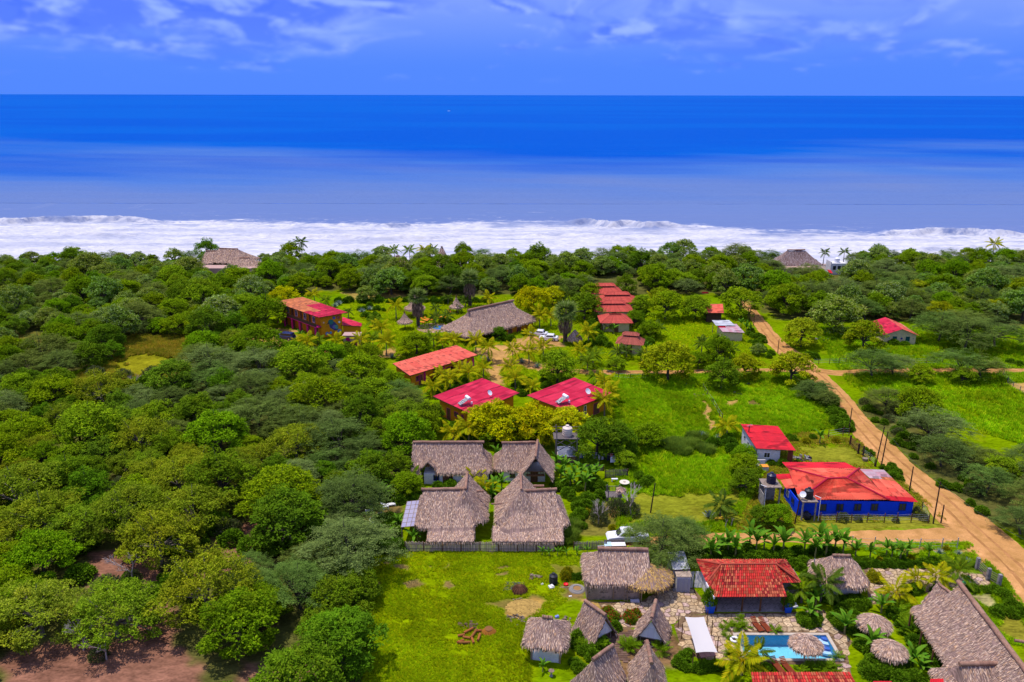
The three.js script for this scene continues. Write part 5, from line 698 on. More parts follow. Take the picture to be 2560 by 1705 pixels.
{ // blue house: hipped corrugated roof with patches
  const e = 2.45, tp = 3.9, N = (px, pz, h) => V(px, h, pz), fl = N(38.31, -95.07, e), fr = N(50.23, -95.11, e), bl = N(39.73, -104.05, 2.7), br = N(49.92, -103.88, 2.7), r0 = N(43.14, -98.32, tp), r1 = N(45.79, -98.46, tp), rr = N(54.12, -94.99, 2.2), rb = N(53.52, -100.57, 2.5), rm = N(50.09, -100.83, 2.75), tb = N(49.60, -104.74, 2.5), tl = N(39.80, -106.72, 2.3), tr = N(49.09, -106.76, 2.3);
  const ox = (fl.x + fr.x) / 2, oz = (fl.z + bl.z) / 2, g = thing('blue_house', 'bright blue house under a patched red hipped roof at the crossroads', 'house', ox, oz), o = V(ox, 0, oz), q = (v) => v.clone().sub(o);
  sheetRoof(g, q(fl), q(fr), q(r1), q(r0), 14, 3, tones(SALMON), 0.11, 3); sheetRoof(g, q(br), q(bl), q(r0), q(r1), 10, 2, tones(SALMON), 0.11, 4); sheetRoof(g, q(bl), q(fl), q(r0), q(r0), 9, 2, tones(SALMON), 0.11, 5); sheetRoof(g, q(fr), q(br), q(r1), q(r1), 9, 2, tones(SALMON), 0.11, 6);
  const d = (v, dy) => q(v).add(V(0, dy, 0)); sheetRoof(g, d(rr, 0), d(rb, 0), d(rm, -0.05), d(fr, -0.08), 5, 3, (i, j, h) => i < 1 ? SCARLET[Math.floor(h * 3)] : SALMON[Math.floor(h * 3)], 0.07, 7); sheetRoof(g, d(rb, 0.05), d(N(53.57, -104.08, 2.4), 0), d(br, -0.06), d(rm, -0.02), 4, 2, (i, j, h) => i === 0 && j === 0 ? RUSTORANGE[0] : FADEDPINK[Math.floor(h * 3)], 0.05, 8); sheetRoof(g, d(bl, -0.1), d(br, -0.1), d(tr, 0), d(tl, 0), 9, 1, tones(SCARLET), 0.06, 9);
  sheetRoof(g, d(N(37.76, -98.61, 2.2), 0), d(N(39.90, -98.90, 2.3), 0), d(N(39.75, -101.08, 2.6), 0), d(N(37.65, -100.81, 2.4), 0), 3, 1, tones(SALMON), 0.06, 10); sheetRoof(g, d(N(37.64, -101.33, 2.3), -0.1), d(N(39.79, -101.58, 2.4), -0.1), d(N(39.72, -103.00, 2.4), -0.1), d(N(37.36, -102.98, 2.3), -0.1), 3, 1, tones(SCARLET), 0.06, 11);
  const cap = (a, b) => { const mb = new MB(); mb.rod(q(a).add(V(0, 0.04, 0)), q(b).add(V(0, 0.06, 0)), 0.14, 0.14, 6); mb.build('ridge_cap', CRIMSON[1], g); }; cap(r0, r1); cap(bl, r0); cap(br, r1); cap(fl, r0); cap(fr, r1);
  const A = [38.18, -94.99], B = [53.69, -95.22], C = [38.21, -100.37], D = [52.55, -101.38], l = (p) => [p[0] - ox, p[1] - oz], h = 2.35; wallSlab(l(A), l(B), h, 2.05, -0.15).build('wall', BLUE, g); wallSlab(l(C), l(A), 1.95, 2.25, -0.15).build('wall', BLUE, g); wallSlab(l(B), l(D), 2.0, 2.1, -0.15).build('wall', BLUE, g); wallSlab(l(D), l(C), 2.1, 1.9, -0.15).build('wall', BLUE, g);
  for (const x of [860, 1015, 1178, 1332, 1588]) { const t = (x - 630) / 1055; windowOn(g, l(A), l(B), t, 0.85, 0.85, 0.95, TRIMBLUE, GLASS, 'window', 1); } windowOn(g, l(C), l(A), 0.25, 0.9, 0.9, 0.8, WPAINT, GLASS); windowOn(g, l(C), l(A), 0.65, 0.9, 0.9, 0.8, TRIMBLUE, GLASS);
}
// ---------- tiled pavilions by the pool ----------
function barrelTiles(parent, a, b, c, d, seed) { // rows of clay barrel tiles between the eave a-b and the top d-c
  const at = (u, v) => V().lerpVectors(V().lerpVectors(a, b, u), V().lerpVectors(d, c, u), v), n = V().crossVectors(V().subVectors(b, a), V().subVectors(d, a)).normalize(); if (n.y < 0) n.negate(); const W = V().subVectors(b, a).length(), H = V().addVectors(V().subVectors(d, a), V().subVectors(c, b)).length() / 2, k = Math.round(W / 0.26), m = Math.round(H / 0.36), mb = new MB(), pal = [[0.50, 0.03, 0.022], [0.42, 0.045, 0.025], [0.56, 0.04, 0.032], [0.34, 0.07, 0.035], [0.50, 0.13, 0.06], [0.24, 0.02, 0.02], [0.58, 0.075, 0.05]];
  mb.quad(a, b, c, d, [0.22, 0.03, 0.025]);
  for (let i = 0; i < k; i++) for (let j = 0; j < m; j++) {
    const r = (q) => hash2(i * 31 + q * 7 + seed, j * 17 + q + seed), patch = fbm(i * 0.13 + seed, j * 0.2, 2), cc = pal[Math.floor(clamp(r(1) * 0.6 + (patch - 0.3) * 0.9, 0, 0.999) * pal.length)], col = cc.map((q) => q * (0.8 + 0.4 * r(2))), u0 = (i + 0.06) / k, u1 = (i + 0.94) / k, um = (i + 0.5) / k, ua = (i + 0.25) / k, ub = (i + 0.75) / k, v0 = (j - 0.08) / m, v1 = (j + 1) / m, low = 0.055, top = 0.012, up = (u, v, h) => at(u, v).addScaledVector(n, h);
    const S0 = [[u0, 0.0], [ua, 0.075], [um, 0.10], [ub, 0.075], [u1, 0.0]]; for (let q = 0; q < 4; q++) mb.quad(up(S0[q][0], v0, S0[q][1] + low), up(S0[q + 1][0], v0, S0[q + 1][1] + low), up(S0[q + 1][0], v1, S0[q + 1][1] + top), up(S0[q][0], v1, S0[q][1] + top), col);
  }
  return mb.build('clay_tiles', mat(1, 1, 1, { roughness: 0.8 }), parent, 'stuff');
}
{
  const N = (x, z, h) => V(x, h, z), e = 2.3, fl = N(21.88, -73.70, e), fr = N(29.69, -73.78, e), mid = N(29.79, -75.90, 2.6), rr = N(31.84, -76.00, 2.6), bR = N(31.42, -79.80, 3.0), bL = N(21.39, -80.35, 2.6), lm = N(21.54, -75.91, 2.6), r0 = N(23.35, -77.40, 3.9), r1 = N(29.53, -77.48, 3.9), ox = (fl.x + fr.x) / 2, oz = (fl.z + r0.z) / 2, g = thing('tiled_pavilion', 'open pavilion with a mottled red clay tile roof beside the pool', 'pavilion', ox, oz), q = (v) => v.clone().sub(V(ox, 0, oz));
  barrelTiles(g, q(fl), q(fr), q(r1), q(r0), 3); barrelTiles(g, q(mid), q(rr), q(bR).lerp(q(r1), 0.5), q(r1), 5); barrelTiles(g, q(bR), q(bL), q(r0), q(r1), 7); barrelTiles(g, q(bL), q(lm), q(r0), q(r0), 9); barrelTiles(g, q(rr), q(bR), q(r1), q(r1), 11); barrelTiles(g, q(lm), q(fl), q(r0), q(r0), 12);
  const cap = (a, b) => new MB().rod(q(a).add(V(0, 0.1, 0)), q(b).add(V(0, 0.1, 0)), 0.11, 0.11, 8).build('ridge_tile', mat(0.55, 0.10, 0.06, { map: T.tiles, roughness: 0.8 }), g); cap(r0, r1); cap(r0, lm); cap(r1, rr); cap(r0, bL);
  const A = [22.16, -74.27], B = [30.30, -74.38], l = (p) => V(p[0] - ox, 0, p[1] - oz), a = l(A), b = l(B); bx((a.x + b.x) / 2, 0, (a.z + b.z) / 2 - 1.9, b.x - a.x, 0.14, 3.8).build('porch_floor', mat(0.44, 0.38, 0.36, { map: rep(T.worn, 0.7), roughness: 0.7 }), g);
  for (const x of [735, 985, 1160, 1385]) { const [px, pz] = [0, 0], t = (x - 722) / 718; void px; void pz; new MB().rod(V(mix(a.x, b.x, t), 0.1, a.z - 0.1), V(mix(a.x, b.x, t), 2.45, a.z - 0.1), 0.1, 0.09).build('post', BROWNWOOD, g); }
  bx((a.x + b.x) / 2, 0, a.z - 4.2, b.x - a.x, 2.5, 0.2).build('back_wall', WHITE, g); for (const t of [0.2, 0.5, 0.8]) bx(mix(a.x, b.x, t), 0.1, a.z - 4.05, 1.0, 2.0, 0.12).build('door', DARKWOOD, g); bx(a.x - 0.2, 0, a.z - 3.2, 0.2, 2.3, 3.4).build('side_wall', WHITE, g); bx(b.x + 0.9, 0, a.z - 3.6, 1.8, 2.4, 2.2).build('stone_wall', mat(0.30, 0.26, 0.22, { map: rep(T.worn, 0.8), roughness: 1 }), g);
  new MB().hexa([q(fl).add(V(-0.15, -0.25, 0)), q(fl).add(V(0, -0.25, 0)), q(lm).add(V(0, -0.25, 0)), q(lm).add(V(-0.15, -0.25, 0)), q(fl).add(V(-0.15, 0.08, 0)), q(fl).add(V(0, 0.08, 0)), q(lm).add(V(0, 0.08, 0)), q(lm).add(V(-0.15, 0.08, 0))]).build('gutter', WPAINT, g);
}
{
  const N = (x, z, h) => V(x, h, z), tl = N(22.04, -60.93, 3.2), tr = N(31.13, -60.98, 3.2), ox = (tl.x + tr.x) / 2, oz = tl.z + 2.5, g = thing('tiled_house', 'red clay tile roof cut off by the bottom edge', 'house', ox, oz), q = (v) => v.clone().sub(V(ox, 0, oz)), fl = q(tl).add(V(-0.6, -0.9, 4.2)), fr = q(tr).add(V(0.6, -0.9, 4.2)); barrelTiles(g, fl, fr, q(tr), q(tl), 21); barrelTiles(g, q(tr), q(tl), q(tl).add(V(0, -0.01, -0.02)), q(tr).add(V(0, -0.01, -0.02)), 4);
  bx(0, 0, 0.6, tr.x - tl.x - 0.8, 2.3, 3.2).build('wall', WHITE, g);
}
sheetHouse('red_roof_shed', 'red sheet roof at the foot of the great thatched roof', [[37.97, -59.85, 2.3], [40.98, -59.86, 2.3], [41.20, -60.89, 2.6], [38.63, -60.88, 2.6]], 4, 1, tones(SCARLET), WHITE, 0.3);
sheetHouse('red_roof_shed', 'sliver of red sheet roof left of the great thatched roof', [[32.99, -60.19, 2.0], [34.97, -60.19, 2.0], [35.25, -61.15, 2.1], [33.53, -61.15, 2.1]], 3, 1, tones(SCARLET), WHITE, 0.3);
{ // metal shed and little washroom
  const q = sheetHouse('metal_shed', 'long white metal roofed shed under the feathery tree', [[18.37, -78.87, 2.3], [20.37, -79.04, 2.3], [20.39, -82.62, 2.4], [18.37, -82.28, 2.4]], 2, 3, tones(ZINC), mat(0.42, 0.42, 0.45, { map: rep(T.worn, 0.4), roughness: 0.8 }), 0.08);
  const [x, z] = [19.46, -77.90], g = thing('washroom', 'small washroom with a flat pale roof and a grey slatted door', 'hut', x, z, -0.03); bx(0, 0, -0.75, 1.55, 2.0, 1.4).build('wall', WHITE, g); bx(0, 2.0, -0.75, 1.75, 0.08, 1.6).build('roof_slab', mat(0.55, 0.42, 0.31, { map: rep(T.worn, 0.4), roughness: 0.9 }), g); for (let k = 0; k < 5; k++) bx(-0.58 + k * 0.29, 0.02, -0.02, 0.27, 1.75, 0.05).build('door_board', mat(0.30 + 0.03 * (k % 2), 0.31 + 0.03 * (k % 2), 0.37, { roughness: 0.8 }), g);
}
{ // white block with a tank near the shore, and a stray red roof
  const [x, z] = [102.09, -244.88], g = thing('white_block', 'white concrete block with a tank on its roof near the shore', 'building', x, z); bx(0, 0, -2, 4.8, 3.6, 4).build('wall', WHITE, g); for (const t of [-1.2, 0.3, 1.5]) bx(t, 1.6, 0.01, 0.9, 1.2, 0.06).build('window', GLASS, g); bx(-2.3, 3.6, -2, 0.2, 0.5, 4).build('parapet', WHITE, g); const t = new MB(); t.add(new THREE.CylinderGeometry(0.8, 0.8, 1.3, 18), place(0, 4.25, -1.6)); t.add(new THREE.ConeGeometry(0.8, 0.4, 18), place(0, 5.1, -1.6)); const k = t.geo(); const o = part('water_tank', k, WPAINT, scene); o.position.set(x, 0, z); tag(o, 'white water tank on the concrete block near the shore', 'water tank');
  sheetHouse('red_roof_kiosk', 'tiny red roofed kiosk among the trees by the sea path', [[51.39, -210.44, 2.4], [53.46, -210.45, 2.4], [53.22, -210.56, 2.8], [51.68, -210.54, 2.8]], 3, 1, tones(SCARLET), DARKWOOD, 0.6, { open: [0, 1, 3] });
  sheetHouse('red_roof_lean_to', 'small red roof beside the white concrete block', [[96.26, -237.04, 2.4], [96.94, -235.82, 2.4], [97.31, -238.63, 2.8], [96.55, -239.42, 2.8]], 2, 1, tones(SCARLET), WHITE, 0.3);
}

// ---------- flagstone terraces ----------
const STONEM = [0, 1, 2, 3, 4].map((k) => mat(0.60 + 0.05 * (k % 3), 0.43 + 0.04 * (k % 3) - 0.02 * (k > 2), 0.25 + 0.03 * (k % 4), { map: rep(T.worn, 0.6), roughness: 0.95 }));
const pool = { x0: 0, x1: 0, z0: 0, z1: 0 }; [pool.x0, pool.z0] = [23.52, -70.37]; [pool.x1] = [32.86, -70.39]; [, pool.z1] = [26.32, -66.74];
const PAVED = [
  ['stone_path', 'irregular flagstone path between the thatched hut and the A-frames', [9.59, -76.05, 14.44, -76.16, 17.74, -79.09, 20.79, -78.90, 21.54, -75.99, 21.90, -74.14, 18.86, -73.59, 17.13, -72.18, 15.52, -73.05, 12.27, -71.31, 11.40, -71.31, 11.58, -74.48, 9.91, -74.66], 0.62],
  ['pool_terrace', 'irregular flagstone terrace around the swimming pool', [18.73, -73.59, 22.09, -74.05, 30.48, -74.26, 34.26, -74.72, 34.61, -72.40, 35.26, -69.38, 34.10, -68.10, 32.86, -63.50, 32.11, -61.68, 31.14, -61.68, 32.01, -65.94, 22.17, -65.92, 20.75, -66.82, 18.68, -66.81, 17.31, -68.21, 17.31, -72.01], 0.74],
  ['stone_court', 'irregular flagstone court below the hedge on the right', [41.90, -82.82, 52.47, -82.74, 54.34, -82.10, 56.30, -82.11, 55.24, -79.20, 52.39, -78.99, 49.07, -78.98, 48.22, -77.79, 45.60, -78.17, 41.85, -75.86, 39.70, -75.66, 40.84, -79.16, 41.42, -79.97], 0.66],
];
const stonePolys = PAVED.map((p) => p[2]);
{
  const all = [];
  for (const [name, label, poly, cell] of PAVED) {
    const g = new THREE.Group(); g.name = name; g.userData.kind = 'structure'; tag(g, label, 'paving'); scene.add(g);
    const xs = poly.filter((_, i) => !(i % 2)), zs = poly.filter((_, i) => i % 2), x0 = Math.min(...xs), x1 = Math.max(...xs), z0 = Math.min(...zs), z1 = Math.max(...zs), pt = (i, j) => [x0 + (i + 0.12 + 0.76 * hash2(i + 91, j)) * cell, z0 + (j + 0.12 + 0.76 * hash2(i, j + 57)) * cell];
    const sh = new THREE.Shape(); for (let i = 0; i < poly.length; i += 2) { const inset = 1; i ? sh.lineTo(poly[i], -poly[i + 1]) : sh.moveTo(poly[i], -poly[i + 1]); void inset; }
    if (name === 'pool_terrace') { const h = new THREE.Path(); h.moveTo(pool.x0, -pool.z0); h.lineTo(pool.x1, -pool.z0); h.lineTo(pool.x1, -pool.z1); h.lineTo(pool.x0, -pool.z1); sh.holes.push(h); }
    const bed = new MB(); bed.add(new THREE.ShapeGeometry(sh), place(0, 0.008, 0, 0, -Math.PI / 2)); bed.build('bedding', mat(0.24, 0.15, 0.08, { map: rep(T.worn, 0.5), roughness: 1 }), g);
    for (let i = 0; i * cell < x1 - x0; i++) for (let j = 0; j * cell < z1 - z0; j++) {
      const c = pt(i, j); if (!inPoly(poly, c[0], c[1]) || polyDist(poly, c[0], c[1]) > -0.25) continue; if (c[0] > pool.x0 - 0.6 && c[0] < pool.x1 + 0.6 && c[1] > pool.z0 - 0.6 && c[1] < pool.z1 + 0.6) continue;
      let P = [[c[0] - cell, c[1] - cell], [c[0] + cell, c[1] - cell], [c[0] + cell, c[1] + cell], [c[0] - cell, c[1] + cell]];
      for (let a = -2; a <= 2; a++) for (let b = -2; b <= 2; b++) { if (!a && !b) continue; const q = pt(i + a, j + b), mx = (c[0] + q[0]) / 2, mz = (c[1] + q[1]) / 2, dl = Math.hypot(q[0] - c[0], q[1] - c[1]), dx = (q[0] - c[0]) / dl, dz = (q[1] - c[1]) / dl, lim = -0.03, out = []; for (let k = 0; k < P.length; k++) { const A = P[k], B = P[(k + 1) % P.length], sa = (A[0] - mx) * dx + (A[1] - mz) * dz - lim, sb = (B[0] - mx) * dx + (B[1] - mz) * dz - lim; if (sa <= 0) out.push(A); if (sa * sb < 0) { const t = sa / (sa - sb); out.push([mix(A[0], B[0], t), mix(A[1], B[1], t)]); } } P = out; if (P.length < 3) break; }
      if (P.length < 3) continue; let area = 0; for (let k = 0; k < P.length; k++) { const A = P[k], B = P[(k + 1) % P.length]; area += A[0] * B[1] - B[0] * A[1]; } area = Math.abs(area) / 2; if (area < 0.05) continue; all.push({ g, P, c, area, d: Math.hypot(c[0], c[1]) });
    }
  }
  all.sort((a, b) => b.area / b.d ** 3 - a.area / a.d ** 3);
  const rest = new Map();
  all.forEach((s, n) => {
    const mb = n < 300 ? new MB() : (rest.get(s.g) || rest.set(s.g, new MB()).get(s.g)), t = 0.045 + 0.015 * hash2(n, 3), k = mb.p.length / 3, e = 0.85 + 0.3 * hash2(n, 9), col = n < 300 ? [e, e, e] : [e, e * (0.94 + 0.08 * hash2(n, 4)), e * (0.85 + 0.2 * hash2(n, 5))];
    const top = s.P.map((p) => V(mix(p[0], s.c[0], 0.05), t, mix(p[1], s.c[1], 0.05))), low = s.P.map((p) => V(p[0], 0.004, p[1])), cc = V(s.c[0], t + 0.004, s.c[1]);
    for (let i = 0; i < top.length; i++) { const j = (i + 1) % top.length; mb.tri(cc, top[j], top[i], col); mb.quad(low[i], low[j], top[j], top[i], col); } void k;
    if (n < 300) mb.build('flagstone', STONEM[n % 5], s.g);
  });
  for (const [g, mb] of rest) mb.build('flagstones', STONEM[1], g, 'stuff');
}
{ // brick court between the A-frames
  const [x, z] = [12.00, -70.14], g = new THREE.Group(); g.name = 'brick_court'; g.userData.kind = 'structure'; tag(g, 'weathered brick court between the A-frame huts', 'paving'); g.position.set(x, 0, z); scene.add(g);
  const bg = new THREE.BoxGeometry(0.52, 0.06, 0.30), ms = [0, 1, 2].map((k) => mat(0.17 + 0.04 * k, 0.10 + 0.025 * k, 0.07 + 0.02 * k, { map: rep(T.worn, 1.5), roughness: 1, vertexColors: false })); let n = 0; for (let j = 0; j < 15; j++) for (let i = 0; i < 9; i++) { if ((j > 6 && i > 3) || hash2(i, j) < 0.08) continue; const o = part('brick', bg, ms[Math.floor(hash2(i + 5, j + 3) * 3)], g); o.position.set(-2.3 + i * 0.56 + (j % 2) * 0.26, 0.035, -0.9 + j * 0.34); o.rotation.y = 0.05 * (hash2(i, j + 9) - 0.5); n++; }
}
// ---------- swimming pool ----------
{
  const { x0, x1, z0, z1 } = pool, cx = (x0 + x1) / 2, cz = (z0 + z1) / 2, w = x1 - x0, d = z1 - z0, g = thing('swimming_pool', 'rectangular turquoise swimming pool with a pale stone rim', 'pool', cx, cz), TILE = mat(0.30, 0.78, 0.90, { map: rep(T.plaster, 0.5), roughness: 0.5 }), D = 1.3;
  new MB().quad(V(-w / 2, -D, d / 2), V(w / 2, -D, d / 2), V(w / 2, -D, -d / 2), V(-w / 2, -D, -d / 2)).build('floor', TILE, g);
  const P = (x, y, z) => V(x, y, z), WT = mat(0.06, 0.40, 0.66, { map: rep(T.plaster, 0.8), roughness: 0.5 }); new MB().quad(P(-w / 2, -D, -d / 2), P(w / 2, -D, -d / 2), P(w / 2, 0, -d / 2), P(-w / 2, 0, -d / 2)).build('side', WT, g); new MB().quad(P(w / 2, -D, d / 2), P(-w / 2, -D, d / 2), P(-w / 2, 0, d / 2), P(w / 2, 0, d / 2)).build('side', WT, g); new MB().quad(P(-w / 2, -D, d / 2), P(-w / 2, -D, -d / 2), P(-w / 2, 0, -d / 2), P(-w / 2, 0, d / 2)).build('side', WT, g); new MB().quad(P(w / 2, -D, -d / 2), P(w / 2, -D, d / 2), P(w / 2, 0, d / 2), P(w / 2, 0, -d / 2)).build('side', WT, g);  // sides a darker blue than the floor, their underwater shade painted in
  const rimM = mat(0.66, 0.55, 0.43, { map: rep(T.plaster, 0.6), roughness: 0.8 }); bx(0, 0, -d / 2 - 0.17, w + 0.68, 0.09, 0.34).build('rim', rimM, g); bx(0, 0, d / 2 + 0.17, w + 0.68, 0.09, 0.34).build('rim', rimM, g); bx(-w / 2 - 0.17, 0, 0, 0.34, 0.09, d).build('rim', rimM, g); bx(w / 2 + 0.17, 0, 0, 0.34, 0.09, d).build('rim', rimM, g);
  for (let k = 0; k < 4; k++) { const r = 1.9 - k * 0.45, c = new THREE.CylinderGeometry(r, r, 0.24, 20, 1, false, -Math.PI / 2, Math.PI / 2); const mb = new MB(); mb.add(c, place(w / 2, -0.95 + k * 0.24, -d / 2)); mb.build('step', k % 2 ? mat(0.05, 0.12, 0.42, { roughness: 0.5 }) : mat(0.55, 0.62, 0.75, { roughness: 0.5 }), g); }
  const wm = new MB(); wm.add(new THREE.PlaneGeometry(w, d, 1, 1), place(0, -0.07, 0, 0, -Math.PI / 2)); wm.build('water', mat(0.82, 0.97, 1.0, { transmission: 1, thickness: 0, roughness: 0.04, specularIntensity: 0.5, bumpMap: rep(T.grain, 6), bumpScale: 0.01 }), g);
}
function lounger(label, x, z, turn, m, group, s = 1) {
  const g = thing('sun_lounger', label, 'sun lounger', x, z, turn, group); g.scale.setScalar(s); for (let k = 0; k < 9; k++) bx(0, 0.28, 0.75 - k * 0.15, 0.6, 0.035, 0.125).build('slat', m, g); for (let k = 0; k < 5; k++) bx(0, 0.32 + k * 0.075, -0.62 - k * 0.125, 0.6, 0.035, 0.115).build('back_slat', m, g); for (const e of [-0.28, 0.28]) bx(e, 0.2, 0.1, 0.05, 0.08, 1.5).build('side_rail', m, g); for (const [a, b] of [[-0.28, 0.75], [0.28, 0.75], [-0.28, -0.5], [0.28, -0.5]]) bx(a, 0, b, 0.05, 0.22, 0.05).build('leg', m, g); return g;
}
lounger('left reddish wooden sun lounger behind the pool', 26.07, -71.52, 0.25, REDWOOD); lounger('right reddish wooden sun lounger behind the pool', 26.90, -71.49, 0.25, REDWOOD); lounger('left reddish wooden sun lounger before the pool', 26.21, -65.26, 0.25, REDWOOD); lounger('right reddish wooden sun lounger before the pool', 27.15, -65.19, 0.28, REDWOOD);
for (const [x, z, t, l] of [[-22.37, -188.98, 1.0, 'left'], [-21.60, -190.66, 1.0, 'second'], [-20.72, -191.27, 1.1, 'third']]) lounger(l + ' orange sun lounger of three on the resort lawn', x, z, t, ORANGEP, undefined, 1.15);
for (const [x, z, t, l] of [[-17.64, -193.51, 1.2, 'orange sun lounger beside the dwarf palms of the resort pool'], [-15.65, -198.22, 0.6, 'orange sun lounger nearest the restaurant thatch']]) lounger(l, x, z, t, ORANGEP, undefined, 1.15);
{ // resort pool
  const [x, z] = [-18.33, -184.51], g = thing('round_pool', 'small round blue pool on a pink paved circle in the resort', 'pool', x, z); const c = new MB(); c.add(new THREE.CylinderGeometry(4.2, 4.2, 0.1, 40), place(-0.4, 0.02, 0, 0, 0, 0, 1, 1, 1.0)); c.build('paved_circle', mat(0.55, 0.32, 0.25, { map: rep(T.worn, 3), roughness: 0.9 }), g); const r = new MB(); r.add(new THREE.TorusGeometry(1.95, 0.13, 8, 36), place(0.9, 0.12, 0, 0, Math.PI / 2)); r.build('rim', PINKISH, g); const w = new MB(); w.add(new THREE.CircleGeometry(1.9, 32), place(0.9, 0.11, 0, 0, -Math.PI / 2)); w.build('water', mat(0.01, 0.14, 0.5, { roughness: 0.08, specularIntensity: 0.6 }), g);
}
{ // shade sail over a table
  const c = [[17.94, -70.20, 2.4], [19.86, -70.07, 2.5], [19.95, -64.71, 2.4], [17.90, -64.78, 2.3]], ox = c[3][0], oz = c[0][1], g = thing('shade_sail', 'pale rectangular shade sail stretched on four posts', 'awning', ox, oz), N = 10, mb = new MB(), at = (u, v) => { const e = 0.16 * (4 * u * (1 - u)), f = 0.16 * (4 * v * (1 - v)), uu = mix(u, 0.5, f * 0.5), vv = mix(v, 0.5, e * 0.25), p = (k) => V(c[k][0] - ox, c[k][2], c[k][1] - oz); return V().lerpVectors(V().lerpVectors(p(0), p(1), uu), V().lerpVectors(p(3), p(2), uu), vv).add(V(0, -0.18 * Math.sin(Math.PI * u) * Math.sin(Math.PI * v), 0)); };
  const idx = (i, j) => j * (N + 1) + i; for (let j = 0; j <= N; j++) for (let i = 0; i <= N; i++) { const p = at(i / N, j / N); mb.vert(p.x, p.y, p.z, 0, 1, 0, p.x, p.z, [1, 1, 1]); } for (let j = 0; j < N; j++) for (let i = 0; i < N; i++) mb.i.push(idx(i, j), idx(i, j + 1), idx(i + 1, j + 1), idx(i, j), idx(i + 1, j + 1), idx(i + 1, j)); const geo = mb.geo(); geo.computeVertexNormals(); part('sail', geo, mat(0.58, 0.54, 0.51, { roughness: 0.9, transmission: 0.1, thickness: 0 }), g);
  const posts = [[17.63, -71.50], [17.67, -69.82], [20.78, -72.02], [20.88, -70.33], [20.84, -67.75], [17.80, -65.31]]; posts.forEach(([x, z]) => new MB().rod(V(x - ox, 0, z - oz), V(x - ox, 1.9, z - oz), 0.055, 0.05).build('post', BROWNWOOD, g));
  const [tx, tz] = [19.49, -66.66], t = thing('dining_table', 'brown tiled table below the end of the shade sail', 'table', tx, tz, 0.2); for (let i = 0; i < 3; i++) for (let j = 0; j < 2; j++) bx(-0.55 + i * 0.55, 0.7, -0.3 + j * 0.55, 0.52, 0.06, 0.52).build('top_panel', mat(0.32, 0.16, 0.13, { roughness: 0.6 }), t); for (const [a, b] of [[-0.7, -0.45], [0.7, -0.45], [-0.7, 0.45], [0.7, 0.45]]) bx(a, 0, b, 0.07, 0.7, 0.07).build('leg', BROWNWOOD, t);
}
function bluePot(label, x, z, s) { const g = thing('blue_planter', label, 'planter', x, z), mb = new MB(); const a = 0.32 * s, b = 0.42 * s, h = 0.8 * s; mb.hexa([V(-a, 0, a), V(a, 0, a), V(a, 0, -a), V(-a, 0, -a), V(-b, h, b), V(b, h, b), V(b, h, -b), V(-b, h, -b)]); mb.build('pot', mat(0.005, 0.09, 0.62, { roughness: 0.4 }), g); bx(0, h, 0, b * 2.1, 0.08, b * 2.1).build('rim', mat(0.005, 0.08, 0.55, { roughness: 0.4 }), g); const o = part('foliage', shrubGeo.leafy_shrub[0], LEAF, g); o.position.y = h + 0.05; o.scale.set(0.75 * s, 1.3 * s, 0.75 * s); return g; }
bluePot('large blue square planter at the left corner of the tiled pavilion', 21.63, -74.41, 1.15); bluePot('blue square planter at the right corner of the tiled pavilion', 30.15, -74.44, 0.95);
{ const [x, z] = [23.07, -69.51], g = thing('tyre_planter', 'round white planter ring at the pool corner', 'planter', x, z); const t = new MB(); t.add(new THREE.TorusGeometry(0.36, 0.13, 10, 24), place(0, 0.16, 0, 0, Math.PI / 2)); t.build('ring', WPAINT, g); const s = new MB(); s.add(new THREE.CircleGeometry(0.32, 18), place(0, 0.15, 0, 0, -Math.PI / 2)); s.build('earth', mat(0.05, 0.03, 0.02), g); }
// ---------- fences ----------
function stickFence(label, x0, z0, x1, z1, h, seed, m = GREYWOOD, tone = [1, 1, 1], gap = 0.085) { // a row of upright canes on rails and posts
  const g = thing('cane_fence', label, 'fence', x0, z0), dx = x1 - x0, dz = z1 - z0, L = Math.hypot(dx, dz), n = Math.floor(L / gap), r = rngOf(seed), mb = new MB(); for (let k = 0; k < n; k++) { const t = (k + r() * 0.5) / n, e = 0.72 + 0.5 * r(); mb.rod(V(dx * t, 0, dz * t), V(dx * t + (r() - 0.5) * 0.06, h * (0.9 + 0.14 * r()), dz * t + (r() - 0.5) * 0.05), 0.035, 0.03, 5, tone.map((c) => c * e)); } mb.build('canes', m, g, 'stuff');
  for (let k = 0; k <= Math.floor(L / 2.2); k++) { const t = k / Math.floor(L / 2.2), e = dx > 0 ? 0.07 : -0.07; new MB().rod(V(dx * t, 0, dz * t + e), V(dx * t, h * 1.02, dz * t + e), 0.065, 0.055, 6).build('post', BROWNWOOD, g); } for (const y of [0.3, 0.78]) new MB().rod(V(0, h * y, 0.06), V(dx, h * y, dz + 0.06), 0.035, 0.03, 6).build('rail', GREYWOOD, g); return g;
}
stickFence('long grey cane fence in front of the twin thatched houses', -13.15, -86.30, 5.35, -86.23, 1.35, 5, mat(0.66, 0.48, 0.37, { roughness: 0.95 })); stickFence('short grey cane fence left of the white pickup', 7.68, -86.73, 11.76, -86.99, 1.1, 6, mat(0.30, 0.24, 0.22, { roughness: 0.95 })); stickFence('dark cane fence behind the round garden table', 13.73, -106.20, 17.11, -106.46, 1.3, 7, mat(0.15, 0.11, 0.11, { roughness: 0.95 })); stickFence('dark cane fence below the clothes line', 10.04, -108.75, 13.78, -108.40, 1.0, 8, mat(0.17, 0.12, 0.12, { roughness: 0.95 })); stickFence('weathered cane fence behind the jacuzzi garden', -21.30, -95.50, -19.01, -98.50, 1.2, 9, mat(0.26, 0.19, 0.17, { roughness: 0.95 }));
